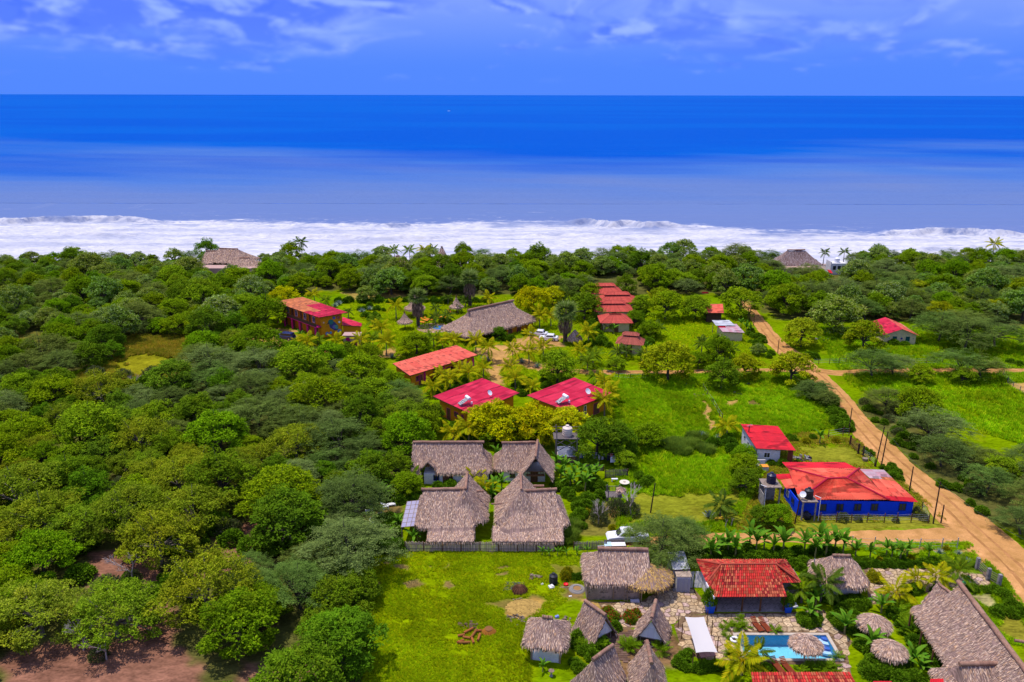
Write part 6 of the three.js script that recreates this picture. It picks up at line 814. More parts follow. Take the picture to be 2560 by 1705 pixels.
function wireFence(label, pts, h, rails, m, group) { const [x, z] = pts[0], g = thing('post_fence', label, 'fence', x, z, 0, group); pts.forEach(([a, b], i) => { new MB().rod(V(a - x, -0.1, b - z), V(a - x + (hash2(i, 4) - 0.5) * 0.12, h * (0.9 + 0.2 * hash2(i, 8)), b - z), 0.07, 0.06, 6).build('post', m, g); if (i) for (let k = 0; k < rails; k++) { const y = h * (0.3 + 0.55 * k / Math.max(1, rails - 1)), [c, d] = pts[i - 1]; new MB().rod(V(c - x, y, d - z), V(a - x, y, b - z), 0.012, 0.012, 4).build('wire', STEEL, g); } }); return g; }
wireFence('rough post and wire fence in front of the blue house', [[40.73, -93.38], [42.89, -93.47], [44.80, -93.31], [46.96, -93.49], [49.15, -93.33], [50.82, -93.27], [52.80, -93.51], [54.94, -93.23], [55.76, -96.60]], 1.4, 4, BROWNWOOD);
wireFence('wire fence on thin posts along the banana hedge', [[42.49, -87.43], [45.16, -87.20], [47.91, -87.14], [50.76, -87.07], [53.50, -87.04], [55.34, -86.92]], 1.5, 3, STEEL);
wireFence('field fence of posts below the bungalow lane', [[18.30, -151.47], [21.16, -148.91], [23.50, -148.61], [25.74, -148.43], [26.90, -148.94]], 1.3, 2, BROWNWOOD);
wireFence('field fence running down the middle of the meadow', [[36.66, -143.29], [36.56, -139.25], [36.68, -135.30], [36.61, -132.42], [36.53, -129.89], [36.52, -127.94]], 1.2, 2, BROWNWOOD);
wireFence('field fence on the far side of the road junction', [[61.54, -161.52], [61.33, -157.92], [64.25, -157.94], [66.52, -158.09], [68.54, -158.10], [70.25, -158.68]], 1.3, 3, BROWNWOOD); wireFence('fence post pair beside the thorn trees at the far lane', [[83.13, -158.04], [86.84, -158.06], [90.22, -158.07]], 1.4, 3, BROWNWOOD);
wireFence('pale corral fence at the right edge', [[98.67, -150.70], [97.29, -146.90], [96.72, -144.17], [96.55, -141.82], [96.10, -138.41]], 1.3, 3, GREYWOOD); wireFence('garden fence beside the white house', [[52.06, -120.44], [54.91, -121.55], [55.82, -121.33]], 1.5, 3, BROWNWOOD); wireFence('roadside fence below the gate', [[54.85, -113.45], [55.21, -111.90], [55.15, -110.02]], 1.4, 4, DARKWOOD);
{ const A = [54.52, -117.69], B = [54.54, -114.55], C = [54.93, -113.65], g = thing('timber_gate', 'dark timber bar gate between thick posts by the road', 'gate', A[0], A[1]); for (const [p, w] of [[A, 0.17], [B, 0.17], [C, 0.14]]) new MB().rod(V(p[0] - A[0], 0, p[1] - A[1]), V(p[0] - A[0], 1.7, p[1] - A[1]), w, w * 0.9, 8).build('gate_post', DARKWOOD, g); for (const [p, q] of [[A, B], [B, C]]) for (let k = 0; k < 4; k++) new MB().rod(V(p[0] - A[0], 0.3 + k * 0.35, p[1] - A[1]), V(q[0] - A[0], 0.3 + k * 0.35, q[1] - A[1]), 0.04, 0.04, 5).build('bar', BROWNWOOD, g); }
{ const A = [55.37, -82.53], B = [55.40, -80.32], C = [55.96, -79.10], g = thing('driveway_gate', 'grey two-leaf bar gate on stone pillars at the stone court', 'gate', A[0], A[1]); for (const p of [A, B, C]) bx(p[0] - A[0], 0, p[1] - A[1], 0.35, 1.6, 0.35).build('pillar', CONCRETE, g); for (const [p, q] of [[A, B], [B, C]]) for (let k = 0; k < 5; k++) new MB().rod(V(p[0] - A[0], 0.3 + k * 0.27, p[1] - A[1]), V(q[0] - A[0], 0.3 + k * 0.27, q[1] - A[1]), 0.035, 0.035, 5).build('bar', GREYWOOD, g); }
// ---------- poles ----------
for (const [x, z, h, l, lx] of [[56.50, -123.03, 4.3, 'thin pole at the road bend above the gate'], [55.23, -109.95, 6.6, 'tall leaning pole left of the pair by the road', 0.5], [55.87, -109.47, 6.0, 'darker pole right of the pair by the road', 0.25], [56.65, -102.04, 3.9, 'pole beside the road behind the blue house'], [55.56, -93.15, 6.1, 'stout pole at the corner of the blue house plot'], [56.65, -93.29, 2.7, 'short pole next to the stout corner pole'], [58.65, -190.76, 4.8, 'left pole of the pair where the road enters the sea woods'], [59.14, -190.97, 4.6, 'right pole of the pair where the road enters the sea woods'], [58.08, -165.47, 3.2, 'slim pole beside the far stretch of road'], [59.05, -187.06, 2.6, 'short pole by the pink and white shed'], [61.25, -157.92, 2.6, 'pole at the far side of the crossroads'], [18.74, -95.89, 4.4, 'lone dark pole in the grassy plot', 0.4], [37.23, -92.95, 3.6, 'crooked post before the blue house tank tower', 0.3], [37.39, -115.77, 4.2, 'aerial mast beside the white house']]) pole('utility_pole', l, 'pole', x, z, h, 0.1, DARKWOOD, undefined, lx);
{ const wire = (x0, y0, z0, x1, y1, z1, label) => { const mb = new MB(); let p = null; for (let k = 0; k <= 10; k++) { const t = k / 10, q = V(mix(x0, x1, t), mix(y0, y1, t) - 0.5 * Math.sin(Math.PI * t), mix(z0, z1, t)); if (p) mb.rod(p, q, 0.018, 0.018, 4); p = q; } tag(mb.build('power_line', mat(0.05, 0.05, 0.06), scene), label, 'wire'); }; const a = [55.56, -93.15], b = [56.65, -102.04], c = [55.87, -109.47], d = [56.50, -123.03]; wire(a[0], 5.9, a[1], c[0] + 0.25, 5.8, c[1], 'power line along the road between the two tall poles'); wire(c[0] + 0.25, 5.8, c[1], d[0], 4.2, d[1], 'power line from the dark pole up to the road bend'); { const e = [58.86, -79.39]; wire(a[0], 5.9, a[1], e[0], 5.5, e[1], 'power line leaving the corner pole towards the lower right'); } void b; }
// ---------- water towers and tanks ----------
function tankGeo(r, h, dome) { const p = [[0.001, 0], [r, 0], [r, h], [r * 0.96, h + 0.04], [r * 0.35, h + dome], [r * 0.33, h + dome + 0.1], [0.001, h + dome + 0.12]]; return new THREE.LatheGeometry(p.map(([a, b]) => new THREE.Vector2(a, b)), 22); }
function tank(label, x, z, y, r, h, m, ribs) { const g = thing('water_tank', label, 'water tank', x, z, 0, undefined, y); const mb = new MB(); mb.add(tankGeo(r, h, r * 0.4)); mb.build('body', m, g); for (let k = 0; k < ribs; k++) { const t = new MB(); t.add(new THREE.TorusGeometry(r + 0.005, 0.025, 6, 24), place(0, h * (k + 1) / (ribs + 1), 0, 0, Math.PI / 2)); t.build('rib', m, g); } const l = new MB(); l.add(new THREE.CylinderGeometry(r * 0.36, r * 0.36, 0.1, 14), place(0, h + r * 0.4 + 0.1, 0)); l.build('lid', m, g); return g; }
{
  const fl = [6.81, -110.90], [fx] = [9.92, -110.91], g = thing('timber_water_tower', 'timber water tower with cross braces behind the thatched houses', 'tower', fl[0], fl[1]), w = fx - fl[0], h = 4.0, d = 2.3; for (const [a, b] of [[0, 0], [w, 0], [w, -d], [0, -d]]) new MB().rod(V(a, 0, b), V(a, h + (a ? 0.3 : 1.4), b), 0.09, 0.08, 7).build('leg', GREYWOOD, g);
  for (const b of [0, -d]) { new MB().rod(V(0, 2.0, b), V(w, h - 0.2, b), 0.055, 0.055, 6).build('brace', GREYWOOD, g); new MB().rod(V(w, 2.0, b), V(0, h - 0.2, b), 0.055, 0.055, 6).build('brace', GREYWOOD, g); } for (let k = 0; k < 9; k++) bx(w / 2, h, -d + 0.05 + k * d / 8.5, w + 0.9, 0.09, 0.2).build('deck_plank', GREYWOOD, g); for (const y of [h + 0.6, h + 1.1]) new MB().rod(V(-0.5, y, -d), V(w + 0.5, y, -d), 0.04, 0.04, 5).build('rail', GREYWOOD, g);
  sheetRoof(g, V(0.2, 1.2, 0.2), V(w - 0.1, 1.2, 0.2), V(w - 0.1, 1.8, -d), V(0.2, 1.8, -d), 3, 1, tones(ZINC)); bx(w / 2, 0, -d / 2, w - 0.3, 1.0, d - 0.4).build('shed_wall', mat(0.36, 0.2, 0.15, { map: T.worn }), g); tank('cream water tank on the timber tower', fl[0] + w / 2 + 0.1, fl[1] - d / 2, h + 0.09, 0.75, 1.3, mat(0.68, 0.55, 0.44, { roughness: 0.5 }), 3);
}
function slabTower(label, P, h, wallSide) { const g = thing('concrete_tower', label, 'tower', P[0], P[1]), [w, d] = [P[2], P[3]]; for (const [a, b] of [[0, 0], [w, 0], [w, -d], [0, -d]]) bx(a, 0, b, 0.18, h, 0.18).build('column', CONCRETE, g); bx(w / 2, h, -d / 2, w + 0.4, 0.14, d + 0.4).build('slab', mat(0.36, 0.28, 0.22, { map: rep(T.worn, 0.5), roughness: 1 }), g); if (wallSide) { bx(0, 0, -d / 2, 0.1, h * 0.6, d - 0.2).build('block_wall', CONCRETE, g); bx(w / 2, 0, -d + 0.05, w - 0.2, h * 0.75, 0.1).build('block_wall', CONCRETE, g); } return g; }
{ const [ax, az] = [34.40, -97.21]; slabTower('grey concrete frame tower left of the blue house', [ax, az, 2.0, 2.2], 3.1, true); tank('dark blue water tank on the left concrete tower', ax + 1.1, az - 1.2, 3.24, 0.62, 1.15, mat(0.012, 0.014, 0.045, { roughness: 0.4 }), 4); const [bx0, bz0] = [38.40, -93.85]; slabTower('brown concrete stand before the blue house wall', [bx0, bz0, 1.7, 1.7], 2.75, false); tank('black water tank on the brown concrete stand', bx0 + 0.95, bz0 - 0.9, 2.89, 0.58, 1.15, BLACKP, 4); dish('white satellite dish on the brown concrete stand', bx0 + 0.05, bz0 - 0.5, 2.89, -0.6, 0.42, 0.75); tank('low black basin below the brown concrete stand', bx0 + 0.9, bz0 - 0.7, 0, 0.62, 0.6, BLACKP, 2);
  for (const [x, z, y, h, l] of [[34.40, -97.21, 0, 3.3, 'white pipe on the left concrete tower'], [40.57, -93.94, 0, 3.4, 'white pipe running down the brown concrete stand']]) { const o = new MB().rod(V(0.05, y, 0.12), V(0.05, h, 0.12), 0.04, 0.04, 6).rod(V(0.05, h, 0.12), V(-0.5, h, -0.5), 0.04, 0.04, 6).build('water_pipe', WPAINT, scene); o.position.set(x, 0, z); tag(o, l, 'pipe'); } }
{ const [x, z] = [4.83, -79.62]; tank('black water tank standing on the lawn', x, z, 0, 0.48, 1.0, BLACKP, 3); }
// ---------- vehicles ----------
function car(name, label, x, z, turn, m, kind) { // nose points to -x in its own frame
  const g = thing(name, label, 'car', x, z, turn), L = kind === 'pickup' ? 5.2 : kind === 'suv' ? 4.6 : 4.3, H = kind === 'car' ? 0.86 : 1.0, y0 = kind === 'car' ? 0.25 : 0.38, a = -L / 2;
  const prof = (pts, w, bev) => { const s = new THREE.Shape(); pts.forEach(([u, v], i) => (i ? s.lineTo(u, v) : s.moveTo(u, v))); const e = new THREE.ExtrudeGeometry(s, { depth: w - bev * 2, bevelEnabled: true, bevelThickness: bev, bevelSize: bev, bevelSegments: 2 }); e.translate(0, 0, -w / 2 + bev); return e; };
  const body = new MB(); body.add(prof([[a + 0.1, y0], [a, y0 + 0.3], [a + 0.15, H - 0.12], [a + 1.2, H], [L / 2 - 0.15, H], [L / 2, H - 0.3], [L / 2 - 0.1, y0]], 1.72, 0.09)); body.build('body', m, g);
  const c0 = a + 1.25, c1 = kind === 'pickup' ? 0.9 : L / 2 - (kind === 'suv' ? 0.1 : 0.7), T0 = H + (kind === 'car' ? 0.5 : 0.62), cab = new MB(); cab.add(prof([[c0 - 0.05, H - 0.05], [c0 + 0.6, T0], [c1 - 0.35, T0], [c1, H - 0.05]], 1.5, 0.1)); cab.build('cabin', m, g);
  const gl = (q) => { const o = new MB().quad(...q); return o.build('window', GLASS, g); }; for (const s of [-1, 1]) gl([V(c0 + 0.25, H + 0.08, s * 0.765), V(c1 - 0.2, H + 0.08, s * 0.765), V(c1 - 0.45, T0 - 0.08, s * 0.765), V(c0 + 0.62, T0 - 0.08, s * 0.765)]);
  const k = 0.115; gl([V(c0 - k, H + 0.06, -0.62), V(c0 - k, H + 0.06, 0.62), V(c0 + 0.52 - k, T0 - 0.02, 0.58), V(c0 + 0.52 - k, T0 - 0.02, -0.58)]).userData.label = 'windscreen'; gl([V(c1 + k, H + 0.1, 0.6), V(c1 + k, H + 0.1, -0.6), V(c1 - 0.27 + k, T0 - 0.05, -0.56), V(c1 - 0.27 + k, T0 - 0.05, 0.56)]);
  for (const u of [a + 0.85, L / 2 - 0.9]) for (const s of [-1, 1]) { const w = new MB(); w.add(new THREE.CylinderGeometry(0.36, 0.36, 0.24, 18), place(u, 0.36, s * 0.8, 0, Math.PI / 2)); const o = w.build('wheel', BLACKP, g); const r = new MB(); r.add(new THREE.CylinderGeometry(0.2, 0.2, 0.26, 12), place(u, 0.36, s * 0.8, 0, Math.PI / 2)); r.build('rim', STEEL, o); } for (const s of [-0.6, 0.6]) bx(a + 0.06, H - 0.33, s, 0.1, 0.16, 0.34).build('headlight', WPAINT, g); for (const s of [-0.7, 0.7]) bx(L / 2 - 0.02, H - 0.35, s, 0.06, 0.25, 0.18).build('tail_light', mat(0.4, 0.01, 0.01, { roughness: 0.3 }), g);
  if (kind === 'pickup') { bx(1.75, H - 0.02, 0, 1.5, 0.06, 1.4).build('bed_cover', BLACKP, g); } if (kind !== 'car') for (let q = 0; q < 4; q++) bx(c0 + 0.9 + q * 0.35, T0 + 0.02, 0, 0.06, 0.06, 1.2).build('rack_bar', STEEL, g); return g;
}
const WHITECAR = mat(0.78, 0.78, 0.80, { roughness: 0.3, clearcoat: 0.6 }), BLUECAR = mat(0.01, 0.02, 0.11, { roughness: 0.3, clearcoat: 0.6 });
car('parked_car', 'white pickup parked under the feathery tree', 14.66, -88.74, 0.05, WHITECAR, 'pickup'); car('parked_car', 'dark blue off-road car parked by the orange house', -52.18, -175.11, -0.25, BLUECAR, 'suv'); car('parked_car', 'white car parked farther from the coconut palms at the restaurant', 6.17, -178.31, -0.25, WHITECAR, 'car'); car('parked_car', 'white car parked nearer the short palm shade', 8.44, -174.87, -0.2, WHITECAR, 'car');
{ const [x, z] = [12.84, -86.79], g = thing('utility_trailer', 'small white trailer beside the pickup', 'trailer', x, z, 0.03); bx(0, 0.55, 0, 2.6, 0.08, 1.4).build('bed', WPAINT, g); bx(-0.9, 0.66, 0, 0.9, 0.06, 1.2).build('panel', mat(0.45, 0.62, 0.75, { roughness: 0.5 }), g); for (const s of [-0.7, 0.7]) bx(0, 0.63, s, 2.6, 0.3, 0.04).build('side_rail', GREYWOOD, g); for (const s of [-0.75, 0.75]) { const w = new MB(); w.add(new THREE.CylinderGeometry(0.28, 0.28, 0.18, 14), place(0.3, 0.28, s, 0, Math.PI / 2)); w.build('wheel', BLACKP, g); } new MB().rod(V(-1.3, 0.55, 0), V(-2.2, 0.5, 0), 0.05, 0.05).build('drawbar', STEEL, g); }
// ---------- compound garden ----------
{ const c = [[-13.92, -88.59, 2.0], [-11.58, -89.04, 2.0], [-11.41, -94.85, 2.5], [-13.84, -94.30, 2.5]], ox = c[0][0], oz = c[0][1], g = thing('panel_awning', 'awning of clear violet panels on a timber grid beside the thatched house', 'awning', ox, oz), p = c.map((q) => V(q[0] - ox, q[2], q[1] - oz)), at = (u, v) => V().lerpVectors(V().lerpVectors(p[0], p[1], u), V().lerpVectors(p[3], p[2], u), v), nx = 4, nz = 6;
  for (let i = 0; i < nx; i++) for (let j = 0; j < nz; j++) new MB().quad(at((i + 0.04) / nx, (j + 0.04) / nz), at((i + 0.96) / nx, (j + 0.04) / nz), at((i + 0.96) / nx, (j + 0.96) / nz), at((i + 0.04) / nx, (j + 0.96) / nz)).build('pane', mat(0.30 + 0.06 * hash2(i, j), 0.28 + 0.05 * hash2(i, j), 0.40, { roughness: 0.3, specularIntensity: 0.3 }), g);
  for (let i = 0; i <= nx; i++) new MB().rod(at(i / nx, 0), at(i / nx, 1), 0.035, 0.035, 5).build('rafter', PALEWOOD, g); for (let j = 0; j <= nz; j++) new MB().rod(at(0, j / nz), at(1, j / nz), 0.03, 0.03, 5).build('batten', PALEWOOD, g); for (const [u, v] of [[0.03, 0.03], [0.97, 0.03], [0.03, 0.97], [0.97, 0.97]]) { const a = at(u, v); new MB().rod(V(a.x, 0, a.z), a, 0.06, 0.06).build('post', PALEWOOD, g); } }
{ const [x, z] = [-17.83, -93.09], g = thing('hot_tub', 'round white hot tub with blue water in the compound garden', 'hot tub', x, z); g.scale.setScalar(0.85); const a = new MB(); a.add(new THREE.CylinderGeometry(1.05, 1.1, 0.55, 28, 1, true), place(0, 0.27, 0)); a.build('shell', WHITE, g); const t = new MB(); t.add(new THREE.TorusGeometry(0.97, 0.12, 8, 30), place(0, 0.55, 0, 0, Math.PI / 2)); t.build('rim', WPAINT, g); const w = new MB(); w.add(new THREE.CircleGeometry(0.9, 24), place(0, 0.5, 0, 0, -Math.PI / 2)); w.build('water', mat(0.03, 0.13, 0.4, { roughness: 0.06, specularIntensity: 0.6 }), g); }
{ const [x, z] = [-17.53, -95.08], g = thing('fire_ring', 'ring of stones with a dark hollow behind the hot tub', 'fire pit', x, z); for (let k = 0; k < 11; k++) { const a = k / 11 * 6.283, s = new MB(); s.add(new THREE.DodecahedronGeometry(0.16), place(Math.cos(a) * 0.48, 0.1, Math.sin(a) * 0.48, a, 0.3 * k)); s.build('stone', CONCRETE, g); } const h = new MB(); h.add(new THREE.CircleGeometry(0.42, 16), place(0, 0.03, 0, 0, -Math.PI / 2)); h.build('ash', mat(0.02, 0.018, 0.016), g); }
lounger('white reclining chair in the compound garden', -16.77, -97.59, 1.9, WPAINT); { const bench = (label, x, z, w, d, t, m) => { const g = thing('garden_bench', label, 'bench', x, z, t); for (let k = 0; k < 3; k++) bx(0, 0.4, -d / 3 + k * d / 3, w, 0.06, d * 0.3).build('plank', m, g); for (const s of [-0.4, 0.4]) bx(s * w, 0, 0, 0.1, 0.4, d * 0.8).build('leg', m, g); }; bench('white bench left of the hot tub garden', -19.13, -95.65, 1.1, 0.6, 0.25, WPAINT); bench('small white footstool before the reclining chair', -17.13, -96.69, 0.8, 0.3, 0.5, WPAINT); bench('white bench by the round garden table', 14.99, -104.96, 0.9, 0.35, 0, WPAINT); }
{ const [x, z] = [16.19, -103.21], g = thing('round_table', 'round cream table top on a pedestal in the garden', 'table', x, z); const t = new MB(); t.add(new THREE.CylinderGeometry(0.72, 0.7, 0.07, 26), place(0, 0.8, 0)); t.build('top', mat(0.66, 0.58, 0.46, { roughness: 0.7 }), g); new MB().rod(V(0, 0, 0), V(0, 0.78, 0), 0.1, 0.07).build('pedestal', CONCRETE, g); const k = new MB(); k.add(new THREE.TorusGeometry(0.14, 0.03, 6, 16), place(0, 0.85, 0, 0, Math.PI / 2)); k.build('centre_ring', BROWNWOOD, g); }
{ const [x, z] = [14.06, -97.35], g = thing('timber_lookout', 'small timber lookout deck with a railing and a thatch tuft', 'deck', x, z); for (const [a, b] of [[-0.9, 0], [0.8, 0], [-0.9, -1.6], [0.8, -1.6]]) new MB().rod(V(a, 0, b), V(a, 2.6, b), 0.08, 0.07).build('post', GREYWOOD, g); for (let k = 0; k < 8; k++) bx(-0.05, 1.5, -1.6 + k * 0.23, 2.2, 0.06, 0.19).build('deck_plank', GREYWOOD, g); for (let k = 0; k < 9; k++) new MB().rod(V(-0.95 + k * 0.2, 1.55, -1.65), V(-0.95 + k * 0.2, 2.35, -1.65), 0.025, 0.025, 4).build('baluster', GREYWOOD, g); new MB().rod(V(-1.1, 2.35, -1.65), V(1, 2.35, -1.65), 0.045, 0.045, 5).build('handrail', GREYWOOD, g); thatch(g, [cone(0.85, -0.4, 0.65, 2.95, 2.5)], { step: 0.12, seed: 8, thick: 0.12 }); }
{ const [x, z] = [13.72, -94.57]; for (let k = 0; k < 6; k++) { const o = new MB().rod(V(-0.9 + k * 0.24, 0.35 + 0.02 * k, -2.4), V(-0.5 + k * 0.32, 0.06, 0.2), 0.06, 0.05, 6).build('bamboo_pole', mat(0.52, 0.30, 0.09, { map: T.wood, roughness: 0.7 }), scene); o.position.set(x, 0, z); tag(o, ['leftmost', 'second', 'third', 'fourth', 'fifth', 'rightmost'][k] + ' yellow bamboo pole of the bundle below the lookout', 'pole', 'bamboo bundle'); } }
{ // clothes on a line
  const [x, z] = [10.27, -110.60], [x2, z2] = [16.25, -109.80], g = thing('clothes_line', 'clothes line crowded with dark and bright washing', 'clothes line', x, z), dx = x2 - x, dz = z2 - z; for (const t of [0, 0.5, 1]) new MB().rod(V(dx * t, 0, dz * t), V(dx * t, 1.9, dz * t), 0.05, 0.05, 6).build('post', GREYWOOD, g); for (const o of [0, -0.7]) new MB().rod(V(0, 1.8, o), V(dx, 1.8, dz + o), 0.012, 0.012, 4).build('line', STEEL, g);
  const cols = [[0.02, 0.02, 0.03], [0.35, 0.32, 0.38], [0.03, 0.05, 0.25], [0.4, 0.1, 0.08], [0.05, 0.05, 0.06], [0.55, 0.5, 0.5], [0.03, 0.2, 0.4], [0.02, 0.02, 0.02]]; for (let k = 0; k < 26; k++) { const t = (k % 13 + 0.2 + 0.5 * hash2(k, 1)) / 13, o = k < 13 ? 0 : -0.7, w = 0.25 + 0.3 * hash2(k, 2), h = 0.45 + 0.5 * hash2(k, 3), c = cols[Math.floor(hash2(k, 5) * cols.length)], mb = new MB(), px = dx * t, pz = dz * t + o; mb.quad(V(px - w / 2, 1.8 - h, pz + 0.08), V(px + w / 2, 1.8 - h * 0.95, pz - 0.05), V(px + w / 2, 1.8, pz), V(px - w / 2, 1.8, pz)); mb.build('garment', mat(...c, { roughness: 1 }), g); }
  const [sx, sz] = [15.36, -109.69]; const s = new MB(); s.quad(V(-0.5, 0.9, 0.3), V(0.45, 0.9, 0.3), V(0.4, 1.7, 0), V(-0.45, 1.7, 0)); const o = s.build('hanging_sheet', mat(0.5, 0.48, 0.54, { roughness: 1 }), scene); o.position.set(sx, 0, sz); tag(o, 'grey sheet hung at the right end of the clothes line', 'cloth'); }
// ---------- yard clutter ----------
function rubble(name, label, cat, x, z, n, spread, size, pal, seed) { const g = thing(name, label, cat, x, z), r = rngOf(seed); for (let k = 0; k < n; k++) { const pts = [], s = size * (0.5 + 0.8 * r()); for (let q = 0; q < 9; q++) { const [a, b, c] = unitOf(r); pts.push(V(a * s, b * s * 0.6, c * s)); } const geo = new ConvexGeometry(pts), rr = Math.sqrt(r()) * spread, a = r() * 6.28, mb = new MB(); mb.add(geo, place(Math.cos(a) * rr * 1.3, s * 0.3 + 0.12 * (1 - rr / spread), Math.sin(a) * rr, r() * 6)); mb.build(cat === 'wood pile' ? 'log' : 'stone', mat(...pal[Math.floor(r() * pal.length)], { roughness: 1, map: rep(T.worn, 0.8) }), g); } return g; }
const STONEPAL = [[0.5, 0.38, 0.25], [0.42, 0.3, 0.2], [0.58, 0.46, 0.32], [0.3, 0.2, 0.13]];
rubble('stone_heap', 'low heap of pale stones on the lawn beside the sand', 'stones', 0.61, -72.92, 46, 1.0, 0.17, STONEPAL, 3); rubble('stone_heap', 'pile of pale rocks left of the black tank on the lawn', 'stones', 2.71, -80.68, 14, 0.55, 0.26, STONEPAL, 4); rubble('stone_heap', 'scatter of small rocks behind the white square hut', 'stones', 5.84, -73.11, 9, 0.6, 0.2, STONEPAL, 5); rubble('debris_pile', 'pile of broken white sheets in the field by the cream house', 'debris', 71.67, -175.39, 16, 1.3, 0.35, [[0.6, 0.56, 0.55], [0.4, 0.36, 0.36], [0.25, 0.2, 0.2]], 6); rubble('debris_pile', 'heap of mixed rubbish right of the white house porch', 'debris', 45.11, -112.83, 34, 1.1, 0.3, [[0.6, 0.58, 0.55], [0.3, 0.22, 0.2], [0.02, 0.03, 0.1], [0.5, 0.25, 0.15], [0.7, 0.7, 0.7]], 7); rubble('brush_pile', 'heap of dry cut branches in the meadow', 'debris', 41.91, -139.84, 20, 1.5, 0.3, [[0.34, 0.22, 0.15], [0.26, 0.16, 0.11], [0.42, 0.3, 0.22]], 8); rubble('brush_pile', 'strip of cut brush at the head of the meadow path', 'debris', 35.13, -139.25, 16, 1.1, 0.28, [[0.36, 0.24, 0.18], [0.28, 0.18, 0.13]], 9);
{ const [x, z] = [1.42, -75.00], mb = new MB(), N = 22; for (let j = 0; j <= N; j++) for (let i = 0; i <= N; i++) { const u = i / N * 2 - 1, v = j / N * 2 - 1, r = Math.hypot(u, v); mb.vert(u * 2.1, Math.max(0.0, 0.36 * Math.max(0, 1 - r) * (0.7 + 0.6 * fbm(u * 3, v * 3, 3)) + 0.01), v * 1.6, 0, 1, 0, u * 2, v * 2, [1, 1, 1]); } for (let j = 0; j < N; j++) for (let i = 0; i < N; i++) { const a = j * (N + 1) + i, u = (i + 0.5) / N * 2 - 1, v = (j + 0.5) / N * 2 - 1; if (Math.hypot(u, v) < 0.97) mb.i.push(a, a + N + 1, a + N + 2, a, a + N + 2, a + 1); } const g = mb.geo(); g.computeVertexNormals(); const o = part('sand_heap', g, mat(0.52, 0.33, 0.09, { map: rep(T.worn, 0.7), roughness: 1 }), scene); o.position.set(x, 0, z); tag(o, 'spread heap of yellow sand on the lawn', 'sand'); }
{ const [x, z] = [0.29, -79.04], g = new MB().quad(V(-1.3, 0.03, 0.9), V(0.9, 0.05, 0.8), V(1.3, 0.04, -0.7), V(-1.0, 0.03, -0.8)).build('dark_tarpaulin', mat(0.10, 0.095, 0.11, { map: rep(T.worn, 0.8), roughness: 0.9 }), scene); g.position.set(x, 0, z); tag(g, 'dark tarpaulin spread on the lawn', 'tarpaulin');
  const [dx, dz] = [0.93, -78.05], d = thing('brush_dome', 'low brown dome of bent canes and brush on the lawn', 'shelter', dx, dz); for (let k = 0; k < 8; k++) { const a = k / 8 * Math.PI, mb = new MB(); let p = null; for (let q = 0; q <= 8; q++) { const t = q / 8 * Math.PI, v = V(Math.cos(t) * Math.cos(a) * 0.95, Math.sin(t) * 0.75, Math.cos(t) * Math.sin(a) * 0.95); if (p) mb.rod(p, v, 0.03, 0.03, 5); p = v; } mb.build('cane_hoop', BROWNWOOD, d); } const s = new MB(); s.add(new THREE.SphereGeometry(0.88, 16, 8, 0, 6.283, 0, 1.57), place(0, 0, 0, 0, 0, 0, 1, 0.78, 1)); s.build('brush_cover', mat(0.30, 0.17, 0.11, { map: rep(T.straw, 2), roughness: 1 }), d); }
{ const wh = mat(0.66, 0.64, 0.62, { roughness: 0.8 }); const slab = (label, x, z, w, d, h, t, m, name = 'board', y = 0.0) => { const mb = new MB(); mb.box(0, y, 0, w, h, d, t); mb.box(w * 0.18 * Math.cos(t), y + h, -w * 0.18 * Math.sin(t), w * 0.5, h * 0.5, d * 0.7, t + 0.2); const o = mb.build(name, m, scene); o.position.set(x, 0, z); tag(o, label, name.replace('_', ' ')); };
  slab('pale plank lying near the concrete basin by the mud hut', 6.11, -78.76, 1.2, 0.14, 0.06, 0.02, PALEWOOD, 'plank'); slab('pale plank lying on the yellow sand', 0.69, -76.54, 1.15, 0.16, 0.07, 0.25, PALEWOOD, 'plank'); slab('crumpled white sacks on the lawn near the black tank', 4.55, -78.75, 0.55, 0.6, 0.2, 0.4, wh, 'sack'); slab('white board leaning low at the mud hut wall', 13.75, -76.15, 1.0, 0.35, 0.18, -0.05, mat(0.52, 0.52, 0.6, { roughness: 0.7 }), 'board'); slab('small white scrap on the grass below the mud hut', 6.62, -77.09, 0.35, 0.2, 0.06, 0.1, wh, 'scrap'); slab('small white scrap on the grass by the rock pile', 3.53, -79.41, 0.25, 0.2, 0.08, 0.5, wh, 'scrap'); slab('blue and white box behind the white square hut', 4.91, -73.29, 0.4, 0.3, 0.18, 0.1, mat(0.2, 0.25, 0.6, { roughness: 0.6 }), 'box'); slab('grey block pile beside the washroom door', 18.50, -78.10, 0.4, 0.3, 0.3, 0.3, CONCRETE, 'block');
  const [x, z] = [21.31, -79.10], g = thing('leaning_panels', 'white boards and pipes leaning beside the washroom', 'boards', x, z); for (let k = 0; k < 3; k++) new MB().hexa([V(-0.4 + k * 0.3, 0, 0.2), V(0.1 + k * 0.3, 0, 0.3), V(0.1 + k * 0.3, 0, 0.24), V(-0.4 + k * 0.3, 0, 0.14), V(-0.1 + k * 0.3, 1.6, -0.5), V(0.35 + k * 0.3, 1.6, -0.4), V(0.35 + k * 0.3, 1.6, -0.46), V(-0.1 + k * 0.3, 1.6, -0.56)]).build('board', wh, g); for (let k = 0; k < 4; k++) new MB().rod(V(-1 + k * 0.12, 0.05, 0.4), V(-0.5 + k * 0.1, 1.4, -0.8), 0.04, 0.04, 6).build('pipe', k % 2 ? STEEL : WPAINT, g); }
